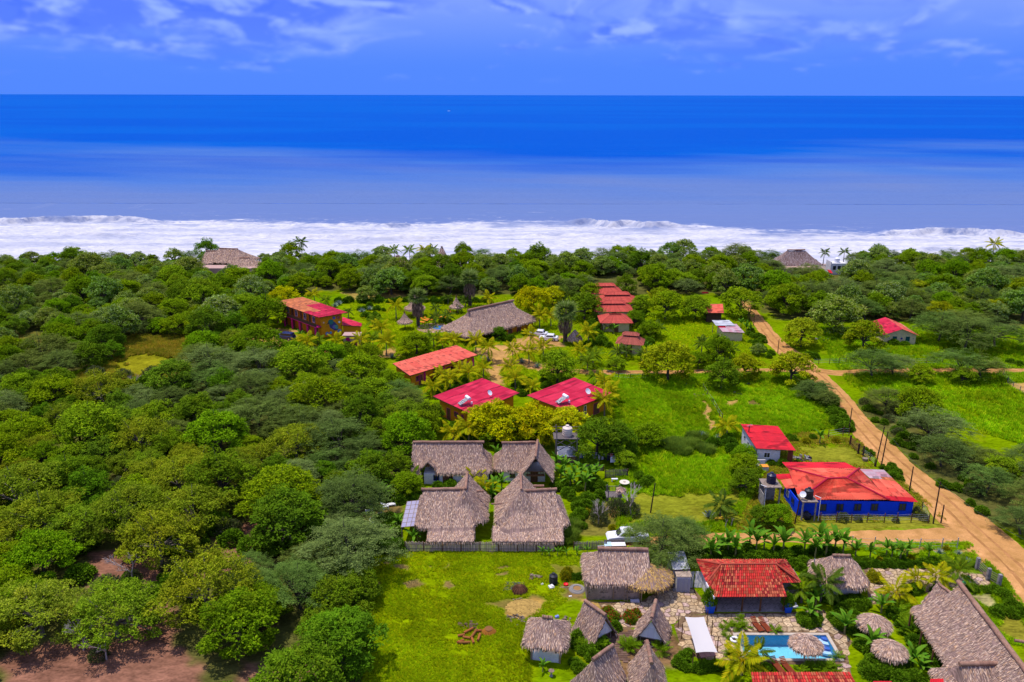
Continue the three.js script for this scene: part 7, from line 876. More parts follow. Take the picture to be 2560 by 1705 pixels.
{ const [x, z] = [6.24, -79.26], g = new MB(); g.add(new THREE.LatheGeometry([[0.001, 0.02], [0.2, 0.02], [0.28, 0.16], [0.3, 0.16], [0.22, 0]].map(([a, b]) => new THREE.Vector2(a, b)), 16)); const o = g.build('red_basin', mat(0.75, 0.012, 0.02, { roughness: 0.4 }), scene); o.position.set(x, 0, z); tag(o, 'small red plastic basin below the yellow shrub', 'basin'); }
{ const [x, z] = [7.48, -78.46], g = thing('concrete_basin', 'round shallow concrete basin before the mud hut', 'basin', x, z); const a = new MB(); a.add(new THREE.CylinderGeometry(0.85, 0.95, 0.12, 24), place(0, 0.06, 0)); a.build('apron', CONCRETE, g); const b = new MB(); b.add(new THREE.TorusGeometry(0.52, 0.07, 7, 24), place(0, 0.13, 0, 0, Math.PI / 2)); b.build('rim', CONCRETE, g); const w = new MB(); w.add(new THREE.CircleGeometry(0.5, 20), place(0, 0.13, 0, 0, -Math.PI / 2)); w.build('silt', mat(0.3, 0.17, 0.07, { roughness: 0.9 }), g); }
{ const [x, z] = [12.73, -76.06], g = thing('ladder', 'wooden ladder leaning against the mud wall', 'ladder', x, z); for (const s of [-0.2, 0.2]) new MB().rod(V(s, 0, 0), V(s * 0.8, 1.9, -0.55), 0.035, 0.03, 5).build('rail', PALEWOOD, g); for (let k = 0; k < 6; k++) { const t = (k + 0.7) / 6.6; new MB().rod(V(-0.2, 1.9 * t, -0.55 * t), V(0.2, 1.9 * t, -0.55 * t), 0.025, 0.025, 5).build('rung', PALEWOOD, g); } }
{ const [x, z] = [3.87, -64.23], g = thing('bird_bath', 'stone bird bath on the lawn at the bottom edge', 'bird bath', x, z); const m = new MB(); m.add(new THREE.LatheGeometry([[0.001, 0], [0.2, 0], [0.16, 0.08], [0.08, 0.14], [0.07, 0.5], [0.12, 0.56]].map(([a, b]) => new THREE.Vector2(a, b)), 14)); m.build('pedestal', CONCRETE, g); const b = new MB(); b.add(new THREE.LatheGeometry([[0.001, 0.54], [0.2, 0.56], [0.3, 0.66], [0.27, 0.66], [0.17, 0.6], [0.001, 0.59]].map(([p, q]) => new THREE.Vector2(p, q)), 18)); b.build('bowl', mat(0.32, 0.22, 0.17, { map: T.worn, roughness: 1 }), g); }
{ const [x, z] = [-2.39, -70.85], g = thing('cut_stump', 'flared orange tree stump on the lawn', 'stump', x, z); for (let k = 0; k < 14; k++) { const a = -0.2 + k / 13 * 3.5, o = new MB(); o.rod(V(Math.cos(a) * 0.35, 0.42, Math.sin(a) * 0.3), V(Math.cos(a) * 0.75, 0.0, Math.sin(a) * 0.62), 0.09, 0.1, 6); o.build('root', mat(0.62, 0.24, 0.04, { map: T.wood, roughness: 0.9 }), g); } const t = new MB(); t.add(new THREE.CylinderGeometry(0.42, 0.5, 0.4, 16), place(0, 0.26, 0)); t.build('trunk', mat(0.36, 0.16, 0.06, { map: T.wood, roughness: 1 }), g); }
{ const P = [-4.39, -70.76], r = rngOf(77); const pts = [[-3.52, -70.76], [-3.93, -70.26], [-4.50, -70.84], [-4.66, -69.76], [-5.22, -70.09], [-3.99, -69.28], [-4.83, -68.95], [-3.37, -69.77], [-5.26, -69.11]]; const words = ['nearest the stump', 'second from the stump', 'below the frond tuft', 'in the middle of the heap', 'at the left end', 'lying lowest in front', 'beside the upright log', 'under the stump', 'farthest from the stump']; pts.forEach(([x, z], i) => { const a = r() * 6.28, L = 0.7 + 0.7 * r(), o = new MB().rod(V(-Math.cos(a) * L / 2, 0.14, -Math.sin(a) * L / 2), V(Math.cos(a) * L / 2, 0.18 + 0.2 * r(), Math.sin(a) * L / 2), 0.15, 0.13, 9).build('cut_log', mat(0.42 + 0.15 * r(), 0.15 + 0.06 * r(), 0.05, { map: T.wood, roughness: 0.95 }), scene); o.position.set(x, 0, z); tag(o, 'orange cut log on the lawn, ' + words[i], 'log', 'cut logs on the lawn'); }); void P;
  const [tx, tz] = [-4.56, -71.95]; rubble('palm_litter', 'dry tuft of cut palm fronds above the orange logs', 'debris', tx, tz, 18, 0.8, 0.24, [[0.42, 0.28, 0.16], [0.3, 0.2, 0.11]], 12); }
{ const [x, z] = [27.81, -93.62], g = thing('kayak', 'yellow kayak lying beside forked sticks in the verge', 'kayak', x, z, 0.1), s = []; for (let k = 0; k <= 10; k++) s.push(new THREE.Vector2(0.001 + 0.24 * Math.sin(Math.PI * k / 10), -1.1 + 2.2 * k / 10)); const m = new MB(); m.add(new THREE.LatheGeometry(s, 12), place(0, 0.5, 0, 0, 0, Math.PI / 2, 1, 1, 1.1)); m.build('hull', mat(0.72, 0.42, 0.01, { roughness: 0.45 }), g); const c = new MB(); c.add(new THREE.TorusGeometry(0.2, 0.03, 6, 16), place(0, 0.72, 0, 0, Math.PI / 2, 0, 1.6, 1, 1)); c.build('cockpit_rim', BLACKP, g); for (const e of [-0.6, 0.6]) for (const q of [-0.3, 0.3]) new MB().rod(V(e, 0, q), V(e + q * 0.3, 0.55, -q * 0.4), 0.04, 0.03, 5).build('support', PALEWOOD, g); }
for (const [x, z, l] of [[27.84, -92.04, 'left pale forked stick by the lane'], [28.72, -92.43, 'right pale forked stick by the lane']]) { const o = new MB().rod(V(0, -0.1, 0), V(0.1, 0.75, 0), 0.06, 0.05, 6).rod(V(0.1, 0.75, 0), V(0.0, 1.25, 0), 0.045, 0.03, 5).rod(V(0.1, 0.75, 0), V(0.28, 1.2, 0.05), 0.04, 0.03, 5).build('forked_stick', mat(0.6, 0.5, 0.46, { map: T.wood, roughness: 0.9 }), scene); o.position.set(x, 0, z); tag(o, l, 'stick'); }
{ const [x, z] = [37.66, -108.31], g = thing('wash_stand', 'white concrete wash stand with an orange top by the white house', 'wash stand', x, z); bx(-0.75, 0, -0.8, 0.15, 1.1, 2.0).build('side_wall', WHITE, g); bx(0, 0, -1.7, 1.6, 1.1, 0.15).build('back_wall', WHITE, g); bx(0.1, 0, -0.3, 1.4, 0.75, 0.9).build('block', WHITE, g); bx(0.1, 0.75, -0.3, 1.45, 0.06, 0.95).build('top', mat(0.72, 0.28, 0.04, { roughness: 0.6 }), g); }
{ const [x, z] = [54.53, -111.98], o = new MB(); o.add(new THREE.CylinderGeometry(0.42, 0.36, 0.45, 16), place(0, 0.22, 0)); const g = o.build('cut_stump', mat(0.4, 0.3, 0.24, { map: T.wood, roughness: 1 }), scene); g.position.set(x, 0, z); tag(g, 'short pale stump by the roadside fence', 'stump'); }
{ const [x, z] = [52.83, -79.90], g = thing('garden_slide', 'small green and pink plastic toy slide in the stone court', 'toy', x, z, 0.4); new MB().hexa([V(-0.6, 0.05, 0.2), V(-0.6, 0.05, -0.2), V(0.2, 0.8, -0.2), V(0.2, 0.8, 0.2), V(-0.6, 0.12, 0.2), V(-0.6, 0.12, -0.2), V(0.2, 0.87, -0.2), V(0.2, 0.87, 0.2)]).build('chute', mat(0.08, 0.5, 0.22, { roughness: 0.4 }), g); for (const e of [-0.2, 0.2]) new MB().rod(V(0.5, 0, e), V(0.22, 1.1, e), 0.04, 0.04).build('leg', mat(0.7, 0.04, 0.25, { roughness: 0.4 }), g); }
{ const [x, z] = [37.39, -115.77], g = thing('tv_aerial', 'thin white television aerial above the white house', 'aerial', x, z, 0.4, undefined, 4.2); new MB().rod(V(-0.5, 0, 0), V(0.6, 0.1, 0), 0.02, 0.02, 4).build('boom', STEEL, g); for (let k = 0; k < 5; k++) new MB().rod(V(-0.4 + k * 0.22, 0.02 * k, -0.3), V(-0.4 + k * 0.22, 0.02 * k, 0.3), 0.012, 0.012, 4).build('element', STEEL, g); }
{ const [x, z] = [31.17, -75.45], o = new MB().box(0, 0, 0, 0.9, 0.05, 1.0).box(0, 0.05, 0, 0.8, 0.02, 0.9).build('white_slab', WPAINT, scene); o.position.set(x, 0.05, z); tag(o, 'white slab on the terrace right of the pavilion planter', 'slab'); }

// ---------- puddles and a far boat ----------
for (const [name, label, x, z, a, b] of [['puddle', 'puddle in the shade of the big round tree', 33.28, -145.67, 2.6, 1.0], ['puddle', 'puddle beside the dark meadow tree', 46.83, -146.66, 1.6, 0.9]]) { const s = new THREE.Shape(); for (let k = 0; k < 22; k++) { const t = k / 22 * 6.283, r = 0.75 + 0.5 * fbm(Math.cos(t) * 2 + x, Math.sin(t) * 2, 3); k ? s.lineTo(Math.cos(t) * a * r, Math.sin(t) * b * r) : s.moveTo(Math.cos(t) * a * r, Math.sin(t) * b * r); } const mb = new MB(); mb.add(new THREE.ShapeGeometry(s), place(0, 0.03, 0, 0, -Math.PI / 2)); const o = mb.build(name, mat(0.10, 0.09, 0.10, { roughness: 0.05, specularIntensity: 1 }), scene, 'structure'); o.position.set(x, 0, z); tag(o, label, 'puddle'); }
{ const [x, z] = [-212.14, -2764.95], g = thing('fishing_boat', 'tiny white boat far out on the sea', 'boat', x, z, 0.2, undefined, -0.9), s = new THREE.Shape(); s.moveTo(-7, 1.6); s.lineTo(-5.5, -0.3); s.lineTo(5.5, -0.3); s.lineTo(7.5, 2.0); const e = new THREE.ExtrudeGeometry(s, { depth: 3, bevelEnabled: true, bevelSize: 0.3, bevelThickness: 0.5, bevelSegments: 2 }); const h = new MB(); h.add(e, place(0, 0, -1.5)); h.build('hull', WPAINT, g); bx(-1.5, 1.7, 0, 4.5, 2.2, 2.4).build('cabin', WPAINT, g); new MB().rod(V(0.5, 1.7, 0), V(0.5, 6.5, 0), 0.1, 0.07).build('mast', STEEL, g); g.scale.setScalar(0.6); }

// ---------- woodland ----------
const KEEPOUT = [
  [-37.59, -88.85, -33.43, -95.06, -28.68, -87.11, -29.32, -81.35, -34.01, -79.43],
  [-51.13, -82.86, -47.87, -86.61, -38.27, -82.50, -36.93, -79.05, -42.01, -75.81, -47.00, -76.50],
  [-48.36, -66.74, -43.52, -67.32, -39.58, -67.91, -39.03, -73.79, -37.38, -73.79, -34.56, -67.92, -30.16, -65.41, -29.26, -61.51, -45.48, -61.48],
  [-26.10, -66.80, -20.36, -65.16, -19.58, -62.04, -25.16, -61.52],
  [-82.97, -135.94, -86.90, -146.31, -83.43, -158.22, -89.12, -177.04, -73.46, -177.13, -60.86, -142.82, -67.84, -136.01, -74.75, -133.85],
  [-118.29, -182.23, -111.81, -183.19, -99.23, -163.25, -105.79, -163.21],
  [-109.25, -273.23, -87.05, -273.43, -73.93, -229.73, -92.79, -229.59], [-43.96, -273.80, -34.91, -273.88, -29.88, -232.15, -37.63, -232.09], [-28.65, -281.29, -21.51, -281.36, -18.58, -240.95, -24.75, -240.90],
  [90.92, -274.98, 109.17, -275.14, 95.47, -238.48, 79.51, -238.36], [109.17, -275.14, 119.01, -275.23, 96.35, -219.60, 88.39, -219.55],
  [-58.57, -187.30, -52.72, -187.34, -44.04, -177.31, -41.08, -164.32, -36.85, -159.90, -57.58, -159.79, -65.02, -182.55],
  [-47.88, -209.84, -4.57, -220.07, -3.36, -158.64, -38.09, -165.86],
  [22.34, -242.40, 42.26, -242.55, 30.78, -171.97, 16.29, -171.89], [51.04, -214.66, 65.50, -214.76, 53.45, -172.10, 41.66, -172.03], [53.45, -225.60, 58.11, -225.63, 55.49, -214.69, 51.04, -214.66],
  [70.58, -183.37, 94.28, -174.68, 84.57, -154.93, 60.85, -158.98], [82.00, -174.61, 94.20, -175.52, 90.29, -166.57, 78.29, -166.50],
  [58.26, -116.64, 61.16, -108.18, 60.04, -91.07, 52.79, -91.04],
  [64.84, -215.48, 68.18, -215.50, 61.88, -183.32, 61.30, -170.36, 56.41, -170.33],
];
for (let k = 0; k < 4; k++) { const p = KEEPOUT[k], n = p.length / 2; let cx = 0, cz = 0; for (let i = 0; i < p.length; i += 2) { cx += p[i] / n; cz += p[i + 1] / n; } for (let i = 0; i < p.length; i += 2) { p[i] = cx + (p[i] - cx) * 1.3; p[i + 1] = cz + (p[i + 1] - cz) * 1.4 + 1.2; } } // crowns reach out over the mud
const barred = (x, z, m = 0) => KEEPOUT.some((p) => inPoly(p, x, z)) || ROADS.some((q) => q.P.some(([a, b], i) => { if (!i) return false; const [c, d] = q.P[i - 1], t = clamp(((x - c) * (a - c) + (z - d) * (b - d)) / ((a - c) ** 2 + (b - d) ** 2)); return Math.hypot(x - c - (a - c) * t, z - d - (b - d) * t) < q.w + 1.6 + m; }));
function whereIs(x, z) {
  if (z < -228) return x < -60 ? 'in the left coastal belt' : x < 60 ? 'in the middle coastal belt' : 'in the right coastal belt';
  if (x > 40 && z < -150) return 'behind the cream house';
  if (x > 40) return 'in the roadside thorn scrub';
  if (z < -185) return x < -75 ? 'in the far left wood' : 'behind the orange house';
  if (z < -140) return x < -75 ? 'around the golden clearing' : 'below the orange house';
  if (z < -105) return x < -50 ? 'in the middle left wood' : 'left of the thatched compound';
  return x < -35 ? 'by the brown mud flats' : 'left of the mown lawn';
}
function woodKind(x, z, r) {
  const n = fbm(x * 0.022 + 5, z * 0.022 + 9, 2), q = r();
  if (x > 40 && z > -150) return q < 0.85 ? 'mesquite_tree' : 'broadleaf_tree';
  if (z < -228) return x > 60 ? (q < 0.45 ? 'mesquite_tree' : q < 0.7 ? 'silvery_tree' : 'broadleaf_tree') : (q < 0.2 ? 'mesquite_tree' : q < 0.6 ? 'silvery_tree' : q < 0.85 ? 'broadleaf_tree' : 'evergreen_tree');
  if (x > 40) return q < 0.3 ? 'mesquite_tree' : q < 0.58 ? 'silvery_tree' : q < 0.85 ? 'broadleaf_tree' : 'almond_tree';
  if (z > -118) return x < -62 ? (q < 0.55 ? 'broadleaf_tree' : q < 0.85 ? 'olive_tree' : 'evergreen_tree') : x < -32 ? (q < 0.55 ? 'olive_tree' : q < 0.85 ? 'broadleaf_tree' : 'evergreen_tree') : (q < 0.45 ? 'mesquite_tree' : q < 0.75 ? 'evergreen_tree' : 'broadleaf_tree');
  if (z > -165) return n > 0.54 ? (q < 0.45 ? 'mesquite_tree' : q < 0.8 ? 'broadleaf_tree' : 'evergreen_tree') : (q < 0.35 ? 'olive_tree' : q < 0.7 ? 'broadleaf_tree' : q < 0.85 ? 'evergreen_tree' : 'mesquite_tree');
  return q < 0.45 ? 'broadleaf_tree' : q < 0.72 ? 'silvery_tree' : q < 0.85 ? 'mesquite_tree' : 'evergreen_tree';
}
const SIZEWORD = (s) => s < 0.6 ? 'small' : s < 0.82 ? 'medium' : 'large';
function plantWood(poly, gap, tries, seed, keep = () => true) {
  const r = rngOf(seed), xs = poly.filter((_, i) => !(i % 2)), zs = poly.filter((_, i) => i % 2), x0 = Math.min(...xs), x1 = Math.max(...xs), z0 = Math.min(...zs), z1 = Math.max(...zs);
  for (let k = 0; k < tries; k++) {
    const x = mix(x0, x1, r()), z = mix(z0, z1, r()), q = r(), s0 = 0.54 + 0.66 * Math.pow(r(), 1.3);
    const lim = -z * 0.643 + 14, inView = Math.abs(x) < lim && z < -50; if (!inView || !inPoly(poly, x, z) || !keep(x, z)) continue;
    const s = s0 * (z < -242 ? 0.78 : z < -222 ? 0.92 : z > -120 && x > 0 ? 0.9 : 1); if (barred(x, z) || treesAt.some((t) => Math.hypot(t[0] - x, t[1] - z) < gap * 0.5 * (s + t[2] / 4) - 0.45)) continue;
    const kind = woodKind(x, z, r), w = whereIs(x, z);
    tree(kind, x, z, s, q * 6.28, SIZEWORD(s) + ' ' + KIND[kind].label + ' ' + w, 'trees ' + w, 0.9 + 0.25 * r());
  }
}

// ---------- trees standing alone or in the gardens ----------
for (const [k, x, z, s, l] of [
  ['almond_tree', 30.65, -147.51, 1.25, 'big round shade tree over the far lane with water at its foot'], ['broadleaf_tree', 43.30, -159.25, 0.85, 'bright green tree in the garden below the pink shed'], ['almond_tree', 46.04, -148.84, 0.8, 'yellow green tree left of the road junction'], ['evergreen_tree', 40.12, -143.30, 0.85, 'dark green tree with a pool of water beside it in the meadow'], ['almond_tree', 54.42, -146.39, 0.95, 'yellow green tree right at the road junction'], ['mesquite_tree', 56.06, -138.23, 0.6, 'dark thorn tree on the left verge below the junction'], ['mesquite_tree', 56.87, -134.45, 0.5, 'small thorn tree further down the left verge'],
  ['almond_tree', 58.17, -195.54, 1.15, 'tall yellow green tree right of the open shelter'], ['broadleaf_tree', 45.94, -192.89, 0.9, 'tree left of the open shelter'], ['almond_tree', 38.54, -192.85, 1.1, 'broad yellowish tree right of the bungalow row'], ['almond_tree', 39.54, -204.63, 0.8, 'smaller yellowish tree beyond the bungalow row'], ['almond_tree', 64.73, -170.38, 1.0, 'bright yellow green tree on the right of the road'], ['almond_tree', 77.25, -166.88, 1.05, 'yellow green tree hiding the left side of the cream house'], ['silvery_tree', 76.60, -180.67, 1.25, 'large tree behind the debris in the field'], 
  ['mesquite_tree', 97.36, -173.85, 1.2, 'large thorn tree at the right wall of the cream house'], ['mesquite_tree', 100.27, -168.19, 1.3, 'widest thorn tree right of the cream house'], ['mesquite_tree', 107.98, -169.82, 1.2, 'thorn tree at the far right of the cream house'], ['mesquite_tree', 104.66, -178.18, 1.1, 'thorn tree behind the widest one'], ['mesquite_tree', 89.29, -150.33, 1.0, 'thorn tree overhanging the far lane on the right'], ['mesquite_tree', 93.17, -149.07, 0.85, 'thorn tree close to the corral fence'], ['mesquite_tree', 71.95, -149.60, 1.0, 'thorn tree below the cream house lane'], ['mesquite_tree', 76.68, -150.91, 0.75, 'second thorn tree below the cream house lane'], ['almond_tree', 79.70, -145.90, 0.62, 'small bright yellow green tree between thorn trees'], ['broadleaf_tree', 87.79, -145.94, 0.5, 'low leafy tree under the lane thorn tree'],
  ['flowering_tree', -2.59, -119.48, 1.22, 'golden green tree left of the two below the crimson roofs'], ['flowering_tree', 3.28, -118.87, 1.22, 'golden green tree in front of the gap between the crimson roofs'], ['flowering_tree', 9.15, -121.12, 0.9, 'smallest golden green tree under the right crimson roof'], ['flowering_tree', 5.44, -200.32, 1.25, 'golden green tree behind the restaurant thatch'], ['flowering_tree', 10.87, -207.09, 0.95, 'golden green tree near the bungalows'], ['flowering_tree', -60.17, -202.85, 1.1, 'golden green tree behind the orange house'], ['broadleaf_tree', -59.32, -183.98, 1.15, 'large tree at the left front of the orange house'], ['broadleaf_tree', 8.92, -146.66, 0.95, 'slender trunked tree standing on the driveway lawn'], ['broadleaf_tree', -20.71, -164.05, 0.75, 'round bright tree above the long coral roof'], ['flowering_tree', -23.20, -161.43, 0.5, 'small bright tree at the corner of the long coral roof'], ['evergreen_tree', 18.05, -192.02, 1.0, 'dark tree between the fan palm and the bungalows'], ['evergreen_tree', -2.96, -175.23, 0.45, 'small dark tree at the restaurant corner'],
  ['broadleaf_tree', 21.85, -211.89, 0.7, 'tree left of the farthest bungalow'], ['broadleaf_tree', 33.21, -198.34, 0.75, 'tree right of the second bungalow'], ['almond_tree', 20.91, -196.15, 0.6, 'yellowish tree left of the third bungalow'], ['broadleaf_tree', 29.75, -186.22, 0.6, 'tree right of the nearest bungalow'], ['evergreen_tree', 32.13, -219.44, 0.8, 'dark tree behind the second bungalow'], ['broadleaf_tree', 32.08, -176.29, 0.6, 'tree above the weathered cottage'], ['broadleaf_tree', 1.92, -187.97, 0.55, 'tree at the back corner of the restaurant'], ['silvery_tree', -39.60, -209.90, 0.6, 'tree at the back of the resort lawn'], ['broadleaf_tree', -46.15, -158.42, 0.7, 'tree left of the small coral shed'], ['evergreen_tree', -34.72, -158.48, 0.6, 'tree below the gate house'], ['broadleaf_tree', -29.90, -157.09, 0.65, 'tree left of the long coral roof'], ['broadleaf_tree', 21.18, -153.47, 0.45, 'small tree by the far lane'],
  ['mesquite_tree', 73.22, -255.98, 1.35, 'high spreading thorn tree against the surf left of the grey hip roof'], ['mesquite_tree', 57.50, -255.85, 1.1, 'spreading thorn tree against the surf by the sea path'], ['evergreen_tree', 8.37, -252.96, 1.15, 'tall dark tree against the surf above the bungalows'], ['mesquite_tree', 32.33, -253.15, 1.1, 'spreading thorn tree against the surf right of the bungalows'], ['evergreen_tree', -102.75, -264.94, 1.05, 'tall tree beside the left beach house'], ['mesquite_tree', -49.57, -254.97, 1.0, 'spreading thorn tree against the surf behind the orange house'],
  ['mesquite_tree', 17.85, -83.73, 0.92, 'feathery tree over the white pickup and metal shed'], ['mesquite_tree', 21.39, -87.65, 0.6, 'smaller feathery tree along the lane wall'], ['evergreen_tree', 13.08, -112.90, 0.95, 'dark tree right behind the timber water tower'], ['evergreen_tree', 16.35, -113.30, 0.8, 'dark tree between water tower and meadow'], ['broadleaf_tree', 21.70, -116.93, 0.6, 'bright rounded tree at the meadow corner'], ['broadleaf_tree', 17.03, -109.51, 0.42, 'small tree above the dark cane fence'],
  ['broadleaf_tree', 35.82, -111.83, 0.4, 'top bush of the hedge beside the white house'], ['broadleaf_tree', 34.39, -106.70, 0.5, 'middle bush of the hedge beside the white house'], ['evergreen_tree', 33.21, -101.31, 0.55, 'lowest and largest bush of the hedge beside the white house'], ['evergreen_tree', 32.53, -92.66, 0.42, 'left round bush before the concrete frame tower'], ['broadleaf_tree', 34.73, -92.39, 0.46, 'right round bush before the concrete frame tower'],
  ['evergreen_tree', -20.42, -102.30, 0.8, 'dark tree above the jacuzzi garden'], ['broadleaf_tree', -14.93, -100.70, 0.5, 'small tree left of the panel awning'], ['broadleaf_tree', 1.89, -119.22, 0.55, 'tree peeping between the two back thatched houses'], ['broadleaf_tree', -2.87, -117.51, 0.5, 'low tree in the gap behind the back thatched houses'], ['broadleaf_tree', 38.41, -155.38, 0.5, 'low tree on the lane beside the meadow'], ['silvery_tree', 53.34, -164.07, 0.35, 'bushy tree by the roadside shrine post'], ['olive_tree', -42.08, -83.49, 1.05, 'broad olive tree over the middle of the mud'], ['olive_tree', -32.49, -72.83, 1.15, 'broad olive tree in the lower middle of the mud flats'], ['olive_tree', -40.94, -69.98, 0.9, 'olive tree reaching over the lower mud'], ['mesquite_tree', -30.42, -80.57, 0.5, 'small pale thorn bush on the upper mud patch'], ['evergreen_tree', -27.50, -87.11, 1.1, 'tall dark tree right of the upper mud patch'],
]) tree(k, x, z, s, hash2(x * 3, z * 5) * 6.28, l, undefined);
plantWood(WOODS[0], 6.0, 8000, 11);
plantWood(WOODS[1], 6.0, 6000, 12);
plantWood(WOODS[2], 7.4, 300, 13);
// ---------- bare trees ----------
{ const bare = [0, 1].map((v) => { const r = rngOf(600 + v), mb = new MB(), grow = (a, d, L, w, n) => { const b = a.clone().addScaledVector(d, L); mb.rod(a, b, w, w * 0.65, 5); if (n) for (let k = 0; k < 3; k++) grow(b, d.clone().add(V((r() - 0.5) * 1.5, (r() - 0.3) * 0.6, (r() - 0.5) * 1.5)).normalize(), L * (0.6 + 0.3 * r()), w * 0.6, n - 1); }; grow(V(0, -0.1, 0), V(0.1, 1, 0).normalize(), 1.1, 0.1, 4); return mb.geo(); }), BM = mat(0.42, 0.34, 0.31, { roughness: 1 });
[[-67.51, -119.55, 'behind the left mud flats'], [-67.87, -116.61, 'left of the grey twigs'], [-46.02, -122.71, 'in the upper middle of the left wood'], [-43.82, -79.78, 'on the mud by the broad olive tree'], [-43.43, -67.90, 'at the edge of the lower mud'], [-61.68, -85.29, 'at the far left edge'], [-65.15, -104.24, 'among the left green trees'], [-40.43, -66.48, 'fallen low on the lower mud'], [-72.30, -142.76, 'below the golden clearing'], [15.98, -95.15, 'right of the bamboo bundle'], [11.44, -93.04, 'in the garden below the lookout']].forEach(([x, z, w], i) => { const g = part('bare_tree', bare[i % 2], BM, scene); g.position.set(x, 0, z); g.rotation.y = i * 1.7; g.scale.setScalar(0.9 + 0.5 * hash2(i, 2)); tag(g, 'leafless pale grey tree ' + w, 'tree'); }); }
